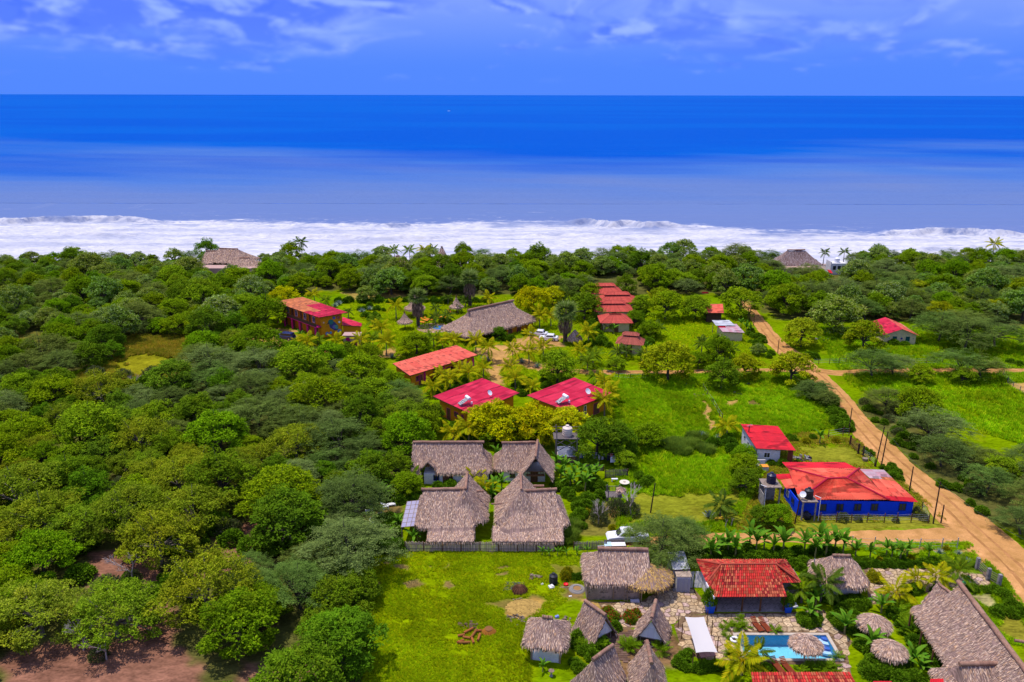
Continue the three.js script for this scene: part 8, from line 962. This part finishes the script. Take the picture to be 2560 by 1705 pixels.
// ---------- palms ----------
for (const [x, z, H, s, c, l] of [
  [-52.91, -163.50, 2.2, 1.0, 'gold', 'leftmost coconut palm by the blue car'], [-48.24, -162.77, 1.6, 0.9, 'green', 'low green palm in front of the blue car'], [-44.95, -166.60, 2.0, 1.05, 'gold', 'coconut palm above the small coral shed'], [-47.07, -167.37, 1.4, 0.9, 'gold', 'shorter palm left of the small coral shed'], [-43.11, -168.97, 1.6, 0.9, 'green', 'palm under the mural wall corner'], [-38.50, -166.64, 2.3, 1.1, 'gold', 'coconut palm in front of the mural'], [-32.99, -166.67, 2.5, 1.1, 'gold', 'coconut palm right of the gate house'], [-30.99, -169.04, 2.2, 1.0, 'green', 'palm behind the gate house palms'], [-27.03, -162.89, 3.2, 1.15, 'gold', 'tall coconut palm on the sandy corner'], [-30.09, -175.66, 2.8, 1.1, 'gold', 'coconut palm at the edge of the resort lawn'], [-33.07, -184.60, 1.8, 0.9, 'green', 'small palm below the agaves'], [-29.03, -192.42, 3.4, 1.05, 'gold', 'coconut palm beside the bell shaped shade'], [-52.81, -206.88, 2.6, 1.0, 'gold', 'coconut palm behind the crimson roof corner'], [-49.25, -204.04, 1.8, 0.8, 'green', 'low palm right of the crimson roof'], [-12.90, -167.17, 2.4, 1.05, 'gold', 'coconut palm above the middle of the coral roof'], [-15.40, -168.33, 1.8, 0.9, 'gold', 'shorter palm left of the coral roof ridge palms'], [-7.89, -165.26, 2.8, 1.05, 'gold', 'coconut palm at the right end of the coral roof'], [-4.98, -159.35, 3.2, 1.1, 'gold', 'coconut palm casting a round shadow on the drive'], [-17.41, -169.12, 2.0, 0.95, 'green', 'palm between bright tree and restaurant'], [-6.02, -205.47, 2.2, 1.0, 'gold', 'coconut palm behind the restaurant ridge'],
  [0.17, -159.60, 2.6, 1.0, 'gold', 'coconut palm on the island of the drive'], [3.59, -157.84, 2.8, 1.05, 'gold', 'coconut palm right on the island of the drive'], [4.09, -170.29, 2.6, 1.0, 'gold', 'coconut palm in front of the white cars'], [6.76, -163.30, 2.2, 1.0, 'gold', 'palm below the white cars'], [6.65, -185.14, 3.2, 1.1, 'gold', 'coconut palm at the right end of the restaurant'], [9.44, -185.63, 3.0, 1.1, 'gold', 'second coconut palm right of the restaurant'], [17.17, -170.37, 3.4, 1.15, 'gold', 'coconut palm right of the skirted fan palm'], [14.58, -159.68, 2.4, 1.0, 'gold', 'coconut palm below the short palm shade'], [16.84, -156.86, 2.2, 1.0, 'green', 'green palm at the end of the drive'], [15.40, -153.44, 2.0, 1.0, 'green', 'low green palm beside the drive end'], [-11.81, -142.65, 2.2, 1.05, 'gold', 'coconut palm between coral and crimson roofs'], [-8.46, -146.27, 2.2, 1.05, 'gold', 'coconut palm above the left crimson roof'], [-5.69, -149.41, 2.0, 1.0, 'gold', 'coconut palm at the top corner of the left crimson roof'], [-14.76, -139.75, 1.8, 1.0, 'gold', 'coconut palm at the left tip of the crimson roof'], [-13.78, -146.24, 1.9, 0.9, 'gold', 'coconut palm under the coral eave'], [-10.36, -149.39, 1.9, 0.9, 'gold', 'coconut palm under the coral windows'], [-0.38, -150.08, 2.2, 1.0, 'gold', 'coconut palm on the drive edge above the right crimson roof'], [0.69, -143.00, 2.2, 1.0, 'gold', 'coconut palm between the two crimson roofs'], [3.97, -140.69, 1.4, 0.9, 'gold', 'short palm at the left tip of the right crimson roof'], [17.38, -141.05, 2.2, 1.0, 'gold', 'coconut palm beyond the right crimson roof'], [17.76, -135.50, 2.4, 1.05, 'gold', 'coconut palm at the right tip of the crimson roof'], [16.24, -129.82, 3.0, 1.1, 'gold', 'coconut palm before the orange porch'], [16.35, -145.17, 1.8, 0.9, 'green', 'palm above the right crimson roof'],
  [-6.93, -117.92, 2.8, 1.2, 'gold', 'coconut palm left behind the thatched houses'], [-9.42, -118.33, 1.8, 1.0, 'gold', 'shorter palm behind the long thatched house'], [-0.77, -117.94, 2.8, 1.2, 'green', 'coconut palm behind the ridge of the loft house'], [5.01, -117.13, 3.4, 1.4, 'gold', 'coconut palm with long fronds left of the timber tower'], [-3.57, -100.42, 1.4, 0.85, 'gold', 'young palm between the four thatched houses'], [-5.26, -104.02, 1.2, 0.8, 'gold', 'young palm behind the crossing ridges'], [-14.68, -103.65, 1.2, 0.8, 'green', 'young palm left of the long thatched house'],
  [35.44, -120.81, 2.0, 0.95, 'gold', 'coconut palm left of the white house'], [27.98, -95.19, 1.6, 1.0, 'dark', 'dark palm beside the yellow kayak'], [37.86, -209.24, 1.8, 0.9, 'gold', 'coconut palm beyond the bungalows'], [46.51, -161.43, 2.2, 0.9, 'dark', 'slender palm below the pink shed'], [40.87, -163.25, 3.0, 0.8, 'dark', 'thin tall palm in the bungalow garden'], [33.74, -177.76, 2.0, 0.95, 'dark', 'dark palm right of the weathered cottage'], [24.50, -214.35, 1.6, 0.7, 'dark', 'palm before the farthest bungalow'], [24.94, -196.17, 1.5, 0.7, 'dark', 'palm before the third bungalow'], [22.85, -181.54, 1.2, 0.8, 'green', 'palm at the left of the nearest bungalow'],
  [22.43, -64.45, 1.5, 1.15, 'gold', 'large yellow palm at the front of the pool'], [34.42, -76.21, 2.4, 1.05, 'dark', 'dark palm leaning over the rounded hut'], [42.68, -76.05, 1.1, 0.95, 'gold', 'yellow palm at the corner of the stone court'], [48.37, -78.78, 1.6, 0.8, 'gold', 'coconut palm in the middle of the stone court'], [46.50, -79.07, 1.1, 0.65, 'gold', 'small palm left in the stone court'], [51.63, -80.00, 1.3, 0.95, 'green', 'green palm near the bar gate'], [32.22, -76.02, 1.7, 0.75, 'green', 'palm right of the pavilion steps'], [24.45, -66.37, 1.1, 0.65, 'dark', 'dwarf palm overhanging the pool edge'],
  [-70.82, -265.10, 6.2, 1.25, 'dark', 'lone coconut palm against the surf left of the resort'], [160.48, -262.51, 6.4, 1.2, 'gold', 'lone coconut palm against the surf at the far right'], [122.22, -262.19, 4.6, 1.1, 'dark', 'wind bent palm above the trees near the white block'], [109.99, -260.31, 4.2, 0.9, 'dark', 'small palm right of the grey thatched hip roof'], [103.28, -260.25, 4.0, 0.9, 'dark', 'small palm touching the grey thatched hip roof'], [-34.65, -265.96, 3.4, 1.15, 'green', 'palm left of the steep thatched peak'], [-29.85, -266.00, 3.6, 1.2, 'gold', 'golden palm nearest the steep thatched peak'], [-40.00, -267.22, 3.4, 1.1, 'green', 'palm above the tan gabled hut'], [-42.69, -262.97, 3.0, 1.0, 'gold', 'golden palm left of the tan gabled hut'], [-27.08, -267.89, 3.4, 1.0, 'green', 'palm at the left foot of the steep peak'],
]) palm(x, z, H, s, c, l);
for (const [x, z, s, l, n] of [[-13.97, -198.24, 0.75, 'dwarf palm by the orange loungers'], [-19.44, -196.61, 0.8, 'dwarf palm above the round pool'], [-18.74, -187.54, 0.9, 'dwarf palm at the rim of the round pool'], [-16.09, -189.51, 0.9, 'dwarf palm left of the restaurant thatch'], [-41.24, -193.36, 0.6, 'young palm on the lawn behind the annex'], [-17.23, -207.70, 0.7, 'young palm at the hedge of the resort lawn'], [-12.34, -204.29, 0.8, 'young palm under the skirted fan palm'], [22.37, -161.17, 0.8, 'young palm left of the cottage wall'], [24.56, -161.91, 0.8, 'young palm before the cottage wall'], [27.50, -159.75, 0.8, 'young palm right of the cottage wall']]) palm(x, z, 1.7, s, 'dark', l, undefined, 13, 'dwarf_palm');
palm(15.33, -208.28, 2.2, 1.5, 'dark', 'grey green date palm behind the bungalows', undefined, 22, 'date_palm');
fanPalm(-22.85, -186.56, 7.2, 1.55, 'tall fan palm with a brown skirt in front of the pointed shade'); fanPalm(-11.19, -205.43, 7.4, 1.7, 'tall fan palm with a brown skirt behind the restaurant'); fanPalm(12.09, -173.21, 7.0, 1.75, 'tall fan palm with a brown skirt beside the parked cars');
// ---------- bananas ----------
{ const sets = [
  ['in the hedge behind the tiled pavilion', [[26.58, -85.79], [25.33, -85.33], [27.14, -84.54], [30.15, -86.26], [29.72, -87.44], [32.11, -85.58], [33.32, -85.81], [35.99, -85.82], [36.94, -84.91], [38.49, -85.37], [39.86, -86.29], [40.70, -85.83], [38.20, -86.99], [24.10, -84.42], [31.24, -86.50]], 1.5, 1.05],
  ['in the row along the wire fence', [[42.00, -85.15], [43.62, -84.81], [45.89, -85.39], [46.32, -84.94], [48.32, -85.17], [50.86, -84.95], [47.12, -84.49]], 1.0, 0.75],
  ['in the garden below the timber tower', [[9.08, -104.53], [10.14, -105.91], [11.26, -104.20], [12.31, -105.22], [7.82, -107.30], [8.35, -103.18], [10.46, -102.20]], 1.2, 0.95],
  ['among the four thatched houses', [[-17.91, -99.12], [-16.75, -101.66], [-2.41, -111.93], [-1.45, -102.37], [-2.51, -101.07], [-2.92, -99.17], [6.64, -108.24], [7.11, -105.08]], 1.1, 0.9],
  ['at the left end of the cane fence', [[-15.56, -88.42], [-16.42, -88.67], [-12.37, -88.18], [-11.88, -88.69], [-14.83, -92.13]], 0.8, 0.75],
  ['by the flower bed right of the pool', [[32.10, -73.10], [33.56, -75.27], [34.93, -70.70], [40.31, -74.19], [39.60, -65.66], [39.74, -64.49], [36.56, -67.94]], 1.0, 0.9],
  ['in the beds of the resort', [[-48.45, -174.70], [22.17, -182.44], [23.93, -179.74], [55.32, -185.14], [55.61, -181.45], [56.39, -180.55], [27.47, -165.69], [29.37, -165.70], [49.83, -118.30], [10.51, -153.41]], 1.2, 0.85],
  ['planted young on the lawn edge', [[3.72, -85.37], [4.62, -85.15], [5.60, -85.15], [6.75, -85.27], [8.01, -85.27], [9.33, -85.85], [3.04, -64.83]], 0.6, 0.42],
]; for (const [w, list, H, s] of sets) list.forEach(([x, z], i) => banana(x, z, H * (0.85 + 0.3 * hash2(i, 3)), s * (0.9 + 0.25 * hash2(i, 7)), 'banana plant ' + w, 'banana plants ' + w, s < 0.5 ? 6 : 9)); }
// ---------- shrubs and beds ----------
const many = (kind, where, list, s0, s1, sy = 1) => list.forEach(([x, z], i) => { const s = mix(s0, s1, hash2(i * 3 + 1, Math.floor(x * 10))); kind === 'areca' ? areca(x, z, s, 'feathery palm shrub ' + where, 'palm shrubs ' + where) : kind === 'agave' ? agave(x, z, s, 'blue grey agave rosette ' + where, 'agaves ' + where) : shrub(kind, x, z, s, SHRUB[kind][0] + ' ' + where, kind.replace('_', ' ') + 's ' + where, sy); });
const line = (x0, z0, x1, z1, n, j = 0.4) => [...Array(n)].map((_, i) => [mix(x0, x1, (i + 0.5) / n) + (hash2(i, 5) - 0.5) * j * 2, mix(z0, z1, (i + 0.5) / n) + (hash2(i, 9) - 0.5) * j * 2]);
const fill = (poly, n, seed) => { const r = rngOf(seed), xs = poly.filter((_, i) => !(i % 2)), zs = poly.filter((_, i) => i % 2), out = []; for (let k = 0; k < 4000 && out.length < n; k++) { const x = mix(Math.min(...xs), Math.max(...xs), r()), z = mix(Math.min(...zs), Math.max(...zs), r()); if (inPoly(poly, x, z)) out.push([x, z]); } return out; };
many('areca', 'along the left side of the great roof', line(42.22, -74.93, 42.31, -64.21, 16), 0.8, 1.15); many('dark_shrub', 'under the palm shrubs of the great roof', line(41.66, -74.20, 41.76, -63.92, 12), 0.6, 0.9);
many('areca', 'in the bed left of the pool loungers', [[22.41, -71.34], [23.18, -72.20], [23.66, -71.51], [24.32, -71.51], [24.80, -71.69], [22.44, -70.16], [24.59, -72.90]], 0.45, 0.62); many('areca', 'before the pool', [[29.34, -65.34], [30.20, -65.49], [31.02, -65.49], [31.89, -65.64], [32.63, -67.00], [28.42, -65.04], [31.81, -64.90], [22.16, -67.44]], 0.5, 0.7); many('areca', 'beside the tall lounger palm', [[27.82, -71.18]], 0.6, 0.6);
many('leafy_shrub', 'in the bed right of the pool', fill([34.96, -74.18, 37.40, -74.91, 36.55, -70.70, 35.24, -69.87, 34.19, -71.03], 12, 3), 0.6, 0.9); many('leafy_shrub', 'in the ring around the terrace banana', [[31.24, -72.22], [31.66, -71.88], [32.45, -72.22], [32.99, -73.10], [31.43, -73.10], [32.27, -73.27]], 0.5, 0.7); many('leafy_shrub', 'in the deep bed below the middle palm shade', fill([34.95, -69.05, 37.61, -69.06, 37.55, -67.02, 40.36, -65.96, 40.22, -63.63, 35.98, -63.06, 34.52, -64.77], 20, 4), 0.7, 1.1); many('yellow_shrub', 'in the deep bed below the middle palm shade', fill([36.01, -67.79, 37.41, -66.25, 36.99, -64.19, 35.12, -65.21], 5, 8), 0.35, 0.55);
many('dark_shrub', 'in the clipped hedge before the rounded hut', line(35.05, -76.21, 39.13, -76.60, 9, 0.15), 0.6, 0.7, 0.8); many('leafy_shrub', 'behind the rounded hut hedge', fill([35.67, -76.03, 39.35, -76.04, 38.95, -74.55, 36.23, -74.54], 8, 5), 0.5, 0.8); many('yellow_shrub', 'in the stone court', [[42.41, -80.18], [42.38, -80.80]], 0.7, 0.85); many('dark_shrub', 'along the low hedge of the stone court', line(41.26, -83.36, 55.55, -83.19, 24, 0.25), 0.45, 0.65); many('leafy_shrub', 'between bananas and the stone court', line(41.75, -84.25, 55.29, -84.29, 16, 0.6), 0.4, 0.7); many('yellow_shrub', 'along the wire fence', [[42.81, -87.12], [51.72, -86.80], [53.97, -86.80], [44.63, -84.26], [52.78, -84.28], [48.61, -84.72]], 0.4, 0.6);
many('leafy_shrub', 'under the bananas behind the pavilion', line(22.54, -84.19, 34.54, -84.90, 16, 0.8), 0.7, 1.0); many('dark_shrub', 'under the bananas behind the pavilion', line(22.13, -85.77, 40.67, -86.06, 18, 0.8), 0.7, 1.0); many('leafy_shrub', 'right of the pavilion', [[34.45, -82.47], [34.01, -83.34], [34.47, -80.78], [35.16, -83.78], [32.40, -77.55], [33.45, -77.55], [32.25, -78.14]], 0.6, 0.9); many('leafy_shrub', 'around the white planter end of the terrace', [[18.31, -65.16], [18.96, -65.31], [19.67, -65.32], [20.38, -65.32], [17.30, -66.66], [17.88, -67.43], [16.63, -65.90], [17.12, -65.31], [22.90, -65.62], [23.74, -65.33], [25.06, -65.33]], 0.5, 0.75);
many('flower_shrub', 'between the A-frame huts', [[10.52, -74.11], [10.96, -73.04], [12.76, -73.22], [13.37, -73.58], [12.88, -72.52], [10.21, -72.34]], 0.55, 0.8); many('leafy_shrub', 'in front of the right turned A-frame', [[6.60, -68.50], [7.28, -67.71], [8.13, -67.87], [8.90, -68.19], [9.35, -68.51], [7.02, -69.79], [10.99, -71.48], [8.14, -66.94], [6.30, -65.88], [6.65, -65.14]], 0.6, 0.85); many('areca', 'in front of the right turned A-frame', [[8.04, -69.15], [7.33, -68.34], [8.72, -68.51], [11.87, -68.36], [12.20, -68.52], [15.05, -67.89]], 0.7, 1.0); many('yellow_shrub', 'left of the mud hut', [[6.29, -80.49], [6.54, -81.11]], 0.6, 0.75, 1.6); many('dark_shrub', 'left of the mud hut wall', [[7.46, -80.49], [7.90, -80.70]], 0.45, 0.6);
many('dark_shrub', 'in the hedge left of the cane fence', line(-19.26, -87.65, -13.40, -86.67, 12, 0.7), 0.8, 1.2); many('leafy_shrub', 'around the hot tub garden', fill([-18.33, -92.67, -14.70, -94.37, -13.87, -90.25, -17.88, -89.97], 16, 6), 0.7, 1.1); many('leafy_shrub', 'between the back and front thatched houses', fill([-12.41, -102.99, -7.76, -103.67, -3.07, -105.04, -0.96, -100.43, -2.90, -98.55, -7.67, -102.34], 20, 7), 0.6, 0.95); many('leafy_shrub', 'in the garden left of the awning', fill([-19.48, -100.37, -12.96, -102.33, -12.31, -99.14, -16.45, -98.51], 14, 9), 0.7, 1.1); many('leafy_shrub', 'in the garden right of the thatched houses', fill([6.16, -105.08, 13.48, -105.10, 12.97, -100.48, 11.00, -94.45, 7.02, -89.01, 7.41, -97.37], 34, 10), 0.6, 1.1); many('yellow_shrub', 'in the garden right of the thatched houses', [[9.31, -95.02], [10.09, -95.60], [13.14, -91.68]], 0.5, 0.7); many('grey_shrub', 'leafless brown in the garden below the lookout', [[11.61, -93.32], [11.50, -95.03], [16.02, -95.44], [14.15, -95.72]], 0.9, 1.3, 1.5); many('reedy_shrub', 'in the garden right of the thatched houses', [[7.47, -89.53], [7.90, -91.66], [6.98, -88.49]], 1.0, 1.3);
many('reedy_shrub', 'in the rough grassy plot', fill([21.55, -118.18, 31.76, -121.23, 32.76, -115.75, 29.53, -112.96, 22.81, -113.32], 22, 11), 0.9, 1.5); many('dark_shrub', 'in the rough grassy plot', [[32.01, -116.97], [32.64, -117.39], [35.09, -117.40], [35.18, -119.08], [34.97, -114.95], [35.15, -111.83]], 0.9, 1.3); many('leafy_shrub', 'in the rough grassy plot', fill([17.82, -108.06, 20.71, -108.79, 19.79, -103.22, 17.50, -102.55], 8, 12), 0.6, 1.0);
many('agave', 'on the resort lawn', [[-46.80, -204.06], [-46.27, -206.34], [-38.75, -198.61], [-37.16, -200.79]], 1.4, 1.7); many('agave', 'on the drive island', [[2.11, -158.19], [-5.01, -159.57], [5.23, -155.42], [-5.73, -160.29]], 1.0, 1.4); many('agave', 'near the coral shed', [[-50.47, -159.11], [-25.53, -161.42]], 1.0, 1.3); many('agave', 'in the rough plot', [[31.21, -120.36], [33.97, -119.94], [26.38, -94.61]], 0.9, 1.3); many('agave', 'in the stone court hedge', [[54.89, -85.65], [54.79, -83.84], [52.59, -85.87]], 0.7, 0.9);
many('leafy_shrub', 'on the resort lawn beds', fill([-40.69, -202.98, -34.22, -207.58, -31.05, -190.40, -36.28, -189.38], 12, 13), 0.7, 1.2); many('leafy_shrub', 'around the restaurant', [[-3.73, -176.08], [-1.96, -176.09], [-1.19, -174.39], [-0.20, -174.40], [-2.76, -178.70], [3.12, -178.73], [-17.22, -189.81], [-15.53, -188.84]], 0.9, 1.3); many('dark_shrub', 'along the far edge of the resort lawn', line(-47.29, -209.84, -5.82, -208.94, 26, 1.2), 0.9, 1.5); many('leafy_shrub', 'among the bungalows', fill([31.03, -204.93, 35.96, -204.96, 31.60, -170.45, 27.66, -177.13], 22, 14), 0.9, 1.6); many('leafy_shrub', 'left of the bungalows', fill([17.98, -188.07, 21.19, -188.09, 22.41, -167.21, 18.57, -162.62, 16.92, -170.36], 18, 15), 0.9, 1.5); many('leafy_shrub', 'under the palms of the mural house', fill([-50.00, -173.01, -32.95, -174.79, -31.55, -166.67, -46.75, -164.29], 22, 16), 0.7, 1.1); many('leafy_shrub', 'along the crimson roofs', fill([-17.25, -146.84, -5.35, -148.78, -7.97, -140.92, -15.11, -138.07], 14, 17), 0.6, 1.0); many('leafy_shrub', 'between the crimson roofs', fill([-1.47, -150.07, 7.94, -146.35, 3.91, -138.16, 1.09, -140.40], 12, 18), 0.6, 1.0);
many('leafy_shrub', 'below the crimson roofs', fill([-10.63, -124.96, 5.63, -124.10, 6.31, -118.81, -9.80, -118.75], 26, 19), 0.8, 1.3); many('leafy_shrub', 'along the road above the junction', fill([56.12, -183.28, 58.18, -177.90, 56.42, -162.59, 53.41, -160.38, 53.70, -171.13], 16, 20), 0.6, 1.0); many('yellow_shrub', 'by the roadside above the junction', [[55.57, -167.94], [54.26, -166.37]], 0.7, 0.9); many('leafy_shrub', 'on the verge above the timber gate', fill([56.52, -134.33, 58.91, -135.40, 57.64, -122.67, 55.26, -123.11], 20, 21), 0.7, 1.2); many('dark_shrub', 'on the verge below the junction', fill([55.62, -143.38, 59.81, -143.40, 59.04, -134.46, 55.10, -133.39], 12, 22), 1.0, 1.5); many('leafy_shrub', 'in the garden of the white house', [[45.77, -120.42], [46.02, -119.56], [49.54, -120.43], [56.03, -115.04], [56.38, -114.24], [43.71, -110.73], [41.26, -110.34], [39.71, -110.71]], 0.6, 0.9); many('yellow_shrub', 'in the garden of the white house', [[47.77, -118.71], [52.73, -118.94]], 0.55, 0.75); many('leafy_shrub', 'behind the blue house', fill([55.90, -109.66, 57.55, -109.66, 58.00, -105.39, 56.40, -105.38], 10, 23), 0.5, 0.8); many('grey_shrub', 'in the fenced strip of the blue house', [[45.87, -93.82], [50.81, -93.55], [54.38, -95.28], [54.69, -94.13], [43.85, -93.81]], 0.5, 0.8, 1.4);
many('leafy_shrub', 'among the thorn scrub right of the road', fill([62.14, -136.49, 66.81, -134.38, 66.50, -114.28, 66.21, -100.15, 62.98, -94.44, 61.90, -106.80, 61.88, -119.19], 30, 24), 0.5, 1.0); many('grey_shrub', 'among the thorn scrub right of the road', fill([64.20, -137.59, 71.74, -132.32, 72.04, -110.46, 65.33, -98.59, 61.94, -111.93], 18, 25), 0.7, 1.2); many('leafy_shrub', 'at the right end of the great roof', [[52.62, -73.87], [53.50, -74.59], [55.29, -76.27], [55.30, -75.33], [54.31, -73.87], [54.99, -73.69], [55.66, -73.87], [55.39, -77.23], [52.54, -78.39], [54.08, -78.20], [55.13, -78.40], [48.31, -78.18], [45.27, -77.98], [45.95, -78.18]], 0.5, 0.85); many('leafy_shrub', 'in the far field', [[64.89, -161.90], [63.99, -162.63], [73.73, -174.56], [104.64, -158.50], [105.62, -157.10], [85.99, -171.31], [88.07, -170.51]], 0.8, 1.3);
many('leafy_shrub', 'at the edge of the mud flats', fill([-52.32, -87.03, -35.91, -88.85, -27.99, -78.34, -25.30, -67.95, -37.10, -74.13, -46.23, -75.80], 26, 26), 0.5, 1.1); many('grey_shrub', 'dry and leafless on the mud flats', [[-43.99, -80.15], [-41.32, -66.76], [-46.44, -123.50], [-67.14, -118.81], [-64.32, -118.08], [-46.93, -75.11]], 0.8, 1.2); many('leafy_shrub', 'in the thicket beside the lawn', fill([-25.42, -93.82, -20.12, -93.84, -16.88, -82.65, -13.78, -63.39, -17.63, -63.38, -23.17, -76.35], 30, 27), 0.8, 1.5); many('dark_shrub', 'on the beach ridge', line(-170.45, -256.51, 174.80, -259.36, 60, 4), 1.2, 2.2); many('leafy_shrub', 'in the scrub below the golden clearing', fill([-83.16, -137.03, -83.94, -143.89, -71.90, -145.16, -62.88, -146.43, -61.61, -140.49, -75.01, -134.38], 24, 33), 0.9, 1.7); many('leafy_shrub', 'in the thicket of the lower left wood', fill([-83.42, -119.15, -35.41, -137.13, -21.11, -99.28, -25.85, -76.34, -57.06, -76.25], 60, 31), 1.0, 2.2); many('grey_shrub', 'in the thicket of the left wood', fill([-108.45, -159.88, -37.89, -147.88, -21.11, -99.28, -32.22, -69.50, -52.88, -69.45], 44, 32), 1.0, 2.0); many('leafy_shrub', 'under the coastal trees', line(-158.30, -240.99, 159.75, -243.47, 40, 6), 1.2, 2.0);
console.log('trees', treesAt.length);
// ---------- grass ----------
{
  const blade = new Leaves(), rb = rngOf(3); for (let k = 0; k < 7; k++) { const a = k * 0.9 + rb(), t = 0.35 + 0.5 * rb(), m = Math.hypot(t, 1); blade.leaf((rb() - 0.5) * 0.22, 0, (rb() - 0.5) * 0.22, Math.cos(a) * t / m, 1 / m, Math.sin(a) * t / m, -Math.sin(a), 0, Math.cos(a), 0.16 + 0.12 * rb(), 0.05, [1, 1, 1]); }
  const geo = blade.geo(), GR = mat(1, 1, 1, { transmission: 0.3, thickness: 0, roughness: 1, specularIntensity: 0 }), solid = PAVED.map((p) => p[2]);
  const lay = (name, label, poly, n, s0, s1, pal, seed) => {
    const r = rngOf(seed), xs = poly.filter((_, i) => !(i % 2)), zs = poly.filter((_, i) => i % 2), x0 = Math.min(...xs), x1 = Math.max(...xs), z0 = Math.min(...zs), z1 = Math.max(...zs), o = new THREE.InstancedMesh(geo, GR, n); let k = 0; const m = new THREE.Matrix4(), c = new THREE.Color();
    for (let t = 0; t < n * 6 && k < n; t++) { const x = mix(x0, x1, r()), z = mix(z0, z1, r()), q = r(), u = r(), v = r(); if (!inPoly(poly, x, z) || solid.some((p) => inPoly(p, x, z)) || (x > pool.x0 - 0.5 && x < pool.x1 + 0.5 && z > pool.z0 - 0.5 && z < pool.z1 + 0.5)) continue; const bare = soilAt(x, z); if (bare[1] < bare[0] * 1.12) continue; const dry = smooth(0.50, 0.68, fbm(x * 0.22 + 31, z * 0.22 + 7, 4)), worn = fbm(x * 0.8 + 3, z * 0.8, 3); if (dry * 0.55 + smooth(0.58, 0.7, worn) * 0.5 > v) continue; if (ROADS.some((w) => w.P.some(([a, b], i) => { if (!i) return false; const [e, d] = w.P[i - 1], tt = clamp(((x - e) * (a - e) + (z - d) * (b - d)) / ((a - e) ** 2 + (b - d) ** 2)); return Math.hypot(x - e - (a - e) * tt, z - d - (b - d) * tt) < w.w * 0.62; }))) continue; const s = mix(s0, s1, q) * (0.7 + 0.7 * fbm(x * 0.4, z * 0.4, 2)); m.makeRotationY(u * 6.28).scale(V(s, s * (0.7 + 0.5 * v), s)).setPosition(x, 0, z); o.setMatrixAt(k, m); const p = pal[Math.floor(hash2(k, 3) * pal.length)], e = (0.7 + 0.5 * u) * (0.66 + 0.95 * fbm(x * 0.16, z * 0.16 + 50, 4)) * (0.8 + 0.4 * fbm(x * 0.9 + 7, z * 0.9, 3)); c.setRGB(p[0] * e * (1 + 0.10 * dry), p[1] * e, p[2] * e); o.setColorAt(k, c); k++; }
    o.count = k; o.name = name; o.userData.kind = 'stuff'; tag(o, label, 'grass'); scene.add(o);
  };
  const LG = [[0.33, 0.46, 0.003], [0.40, 0.50, 0.004], [0.28, 0.42, 0.003], [0.46, 0.50, 0.006]], MG = [[0.22, 0.40, 0.003], [0.28, 0.46, 0.004], [0.18, 0.36, 0.003], [0.36, 0.47, 0.008]], DG = [[0.40, 0.32, 0.02], [0.32, 0.31, 0.02], [0.46, 0.34, 0.04], [0.22, 0.27, 0.01]];
  lay('lawn_grass', 'short bright turf of the lawn below the cane fence', [-17.97, -86.12, 10.91, -86.21, 7.77, -77.93, 2.18, -72.20, 1.86, -58.56, -13.66, -58.52], 42000, 0.55, 1.0, LG, 1); lay('meadow_grass', 'tall green grass of the meadows in the middle', [20.07, -150.50, 63.58, -153.13, 59.06, -126.35, 45.05, -121.27, 28.46, -90.97, 13.47, -90.92, 17.03, -119.56], 46000, 1.0, 2.3, MG, 2); lay('field_grass', 'green grass of the fields right of the road', [72.63, -185.12, 118.30, -185.40, 121.16, -161.10, 88.00, -112.38, 69.14, -131.79, 65.64, -146.11], 26000, 1.4, 2.8, MG, 3); lay('verge_grass', 'dry yellowish grass of the road verges and yards', [35.44, -115.06, 48.26, -122.91, 57.64, -119.72, 60.10, -93.07, 28.72, -89.99], 16000, 0.7, 1.3, DG, 4); lay('roadside_grass', 'grass along the lower right of the road', [40.65, -89.07, 61.00, -89.14, 57.29, -67.27, 49.00, -69.71, 51.31, -80.39], 9000, 0.7, 1.3, MG, 5); lay('clearing_grass', 'gold and green grass of the clearing in the left wood', [-88.12, -143.87, -85.26, -159.64, -89.02, -177.92, -72.52, -178.01, -65.18, -158.32, -69.79, -145.17, -78.01, -140.41], 15000, 1.5, 3.0, DG, 6); lay('resort_grass', 'mown grass between the resort buildings', [-46.06, -211.74, 40.32, -216.87, 60.01, -185.05, 51.25, -155.55, 23.83, -160.58, 1.53, -141.44, -10.12, -145.74, -23.78, -160.33], 30000, 0.9, 1.8, LG, 7);
}

// ---------- look-alikes that share a label are told apart by their order from the left ----------
{
  const ones = ['', 'first', 'second', 'third', 'fourth', 'fifth', 'sixth', 'seventh', 'eighth', 'ninth', 'tenth', 'eleventh', 'twelfth', 'thirteenth', 'fourteenth', 'fifteenth', 'sixteenth', 'seventeenth', 'eighteenth', 'nineteenth'], tens = ['', '', 'twenty', 'thirty', 'forty', 'fifty', 'sixty'], tenth = ['', '', 'twentieth', 'thirtieth', 'fortieth', 'fiftieth', 'sixtieth'];
  const ord = (n) => n < 20 ? ones[n] : n % 10 ? tens[Math.floor(n / 10)] + '-' + ones[n % 10] : tenth[n / 10], by = new Map();
  for (const o of scene.children) if (o.userData.label && o.userData.category && !o.userData.kind) (by.get(o.userData.label) || by.set(o.userData.label, []).get(o.userData.label)).push(o);
  for (const [label, list] of by) if (list.length > 1 && list.length < 66) list.sort((a, b) => a.position.x / -a.position.z - b.position.x / -b.position.z).forEach((o, i) => { o.userData.label = label + ', ' + ord(i + 1) + ' from left'; });
}

renderer.render(scene, camera);
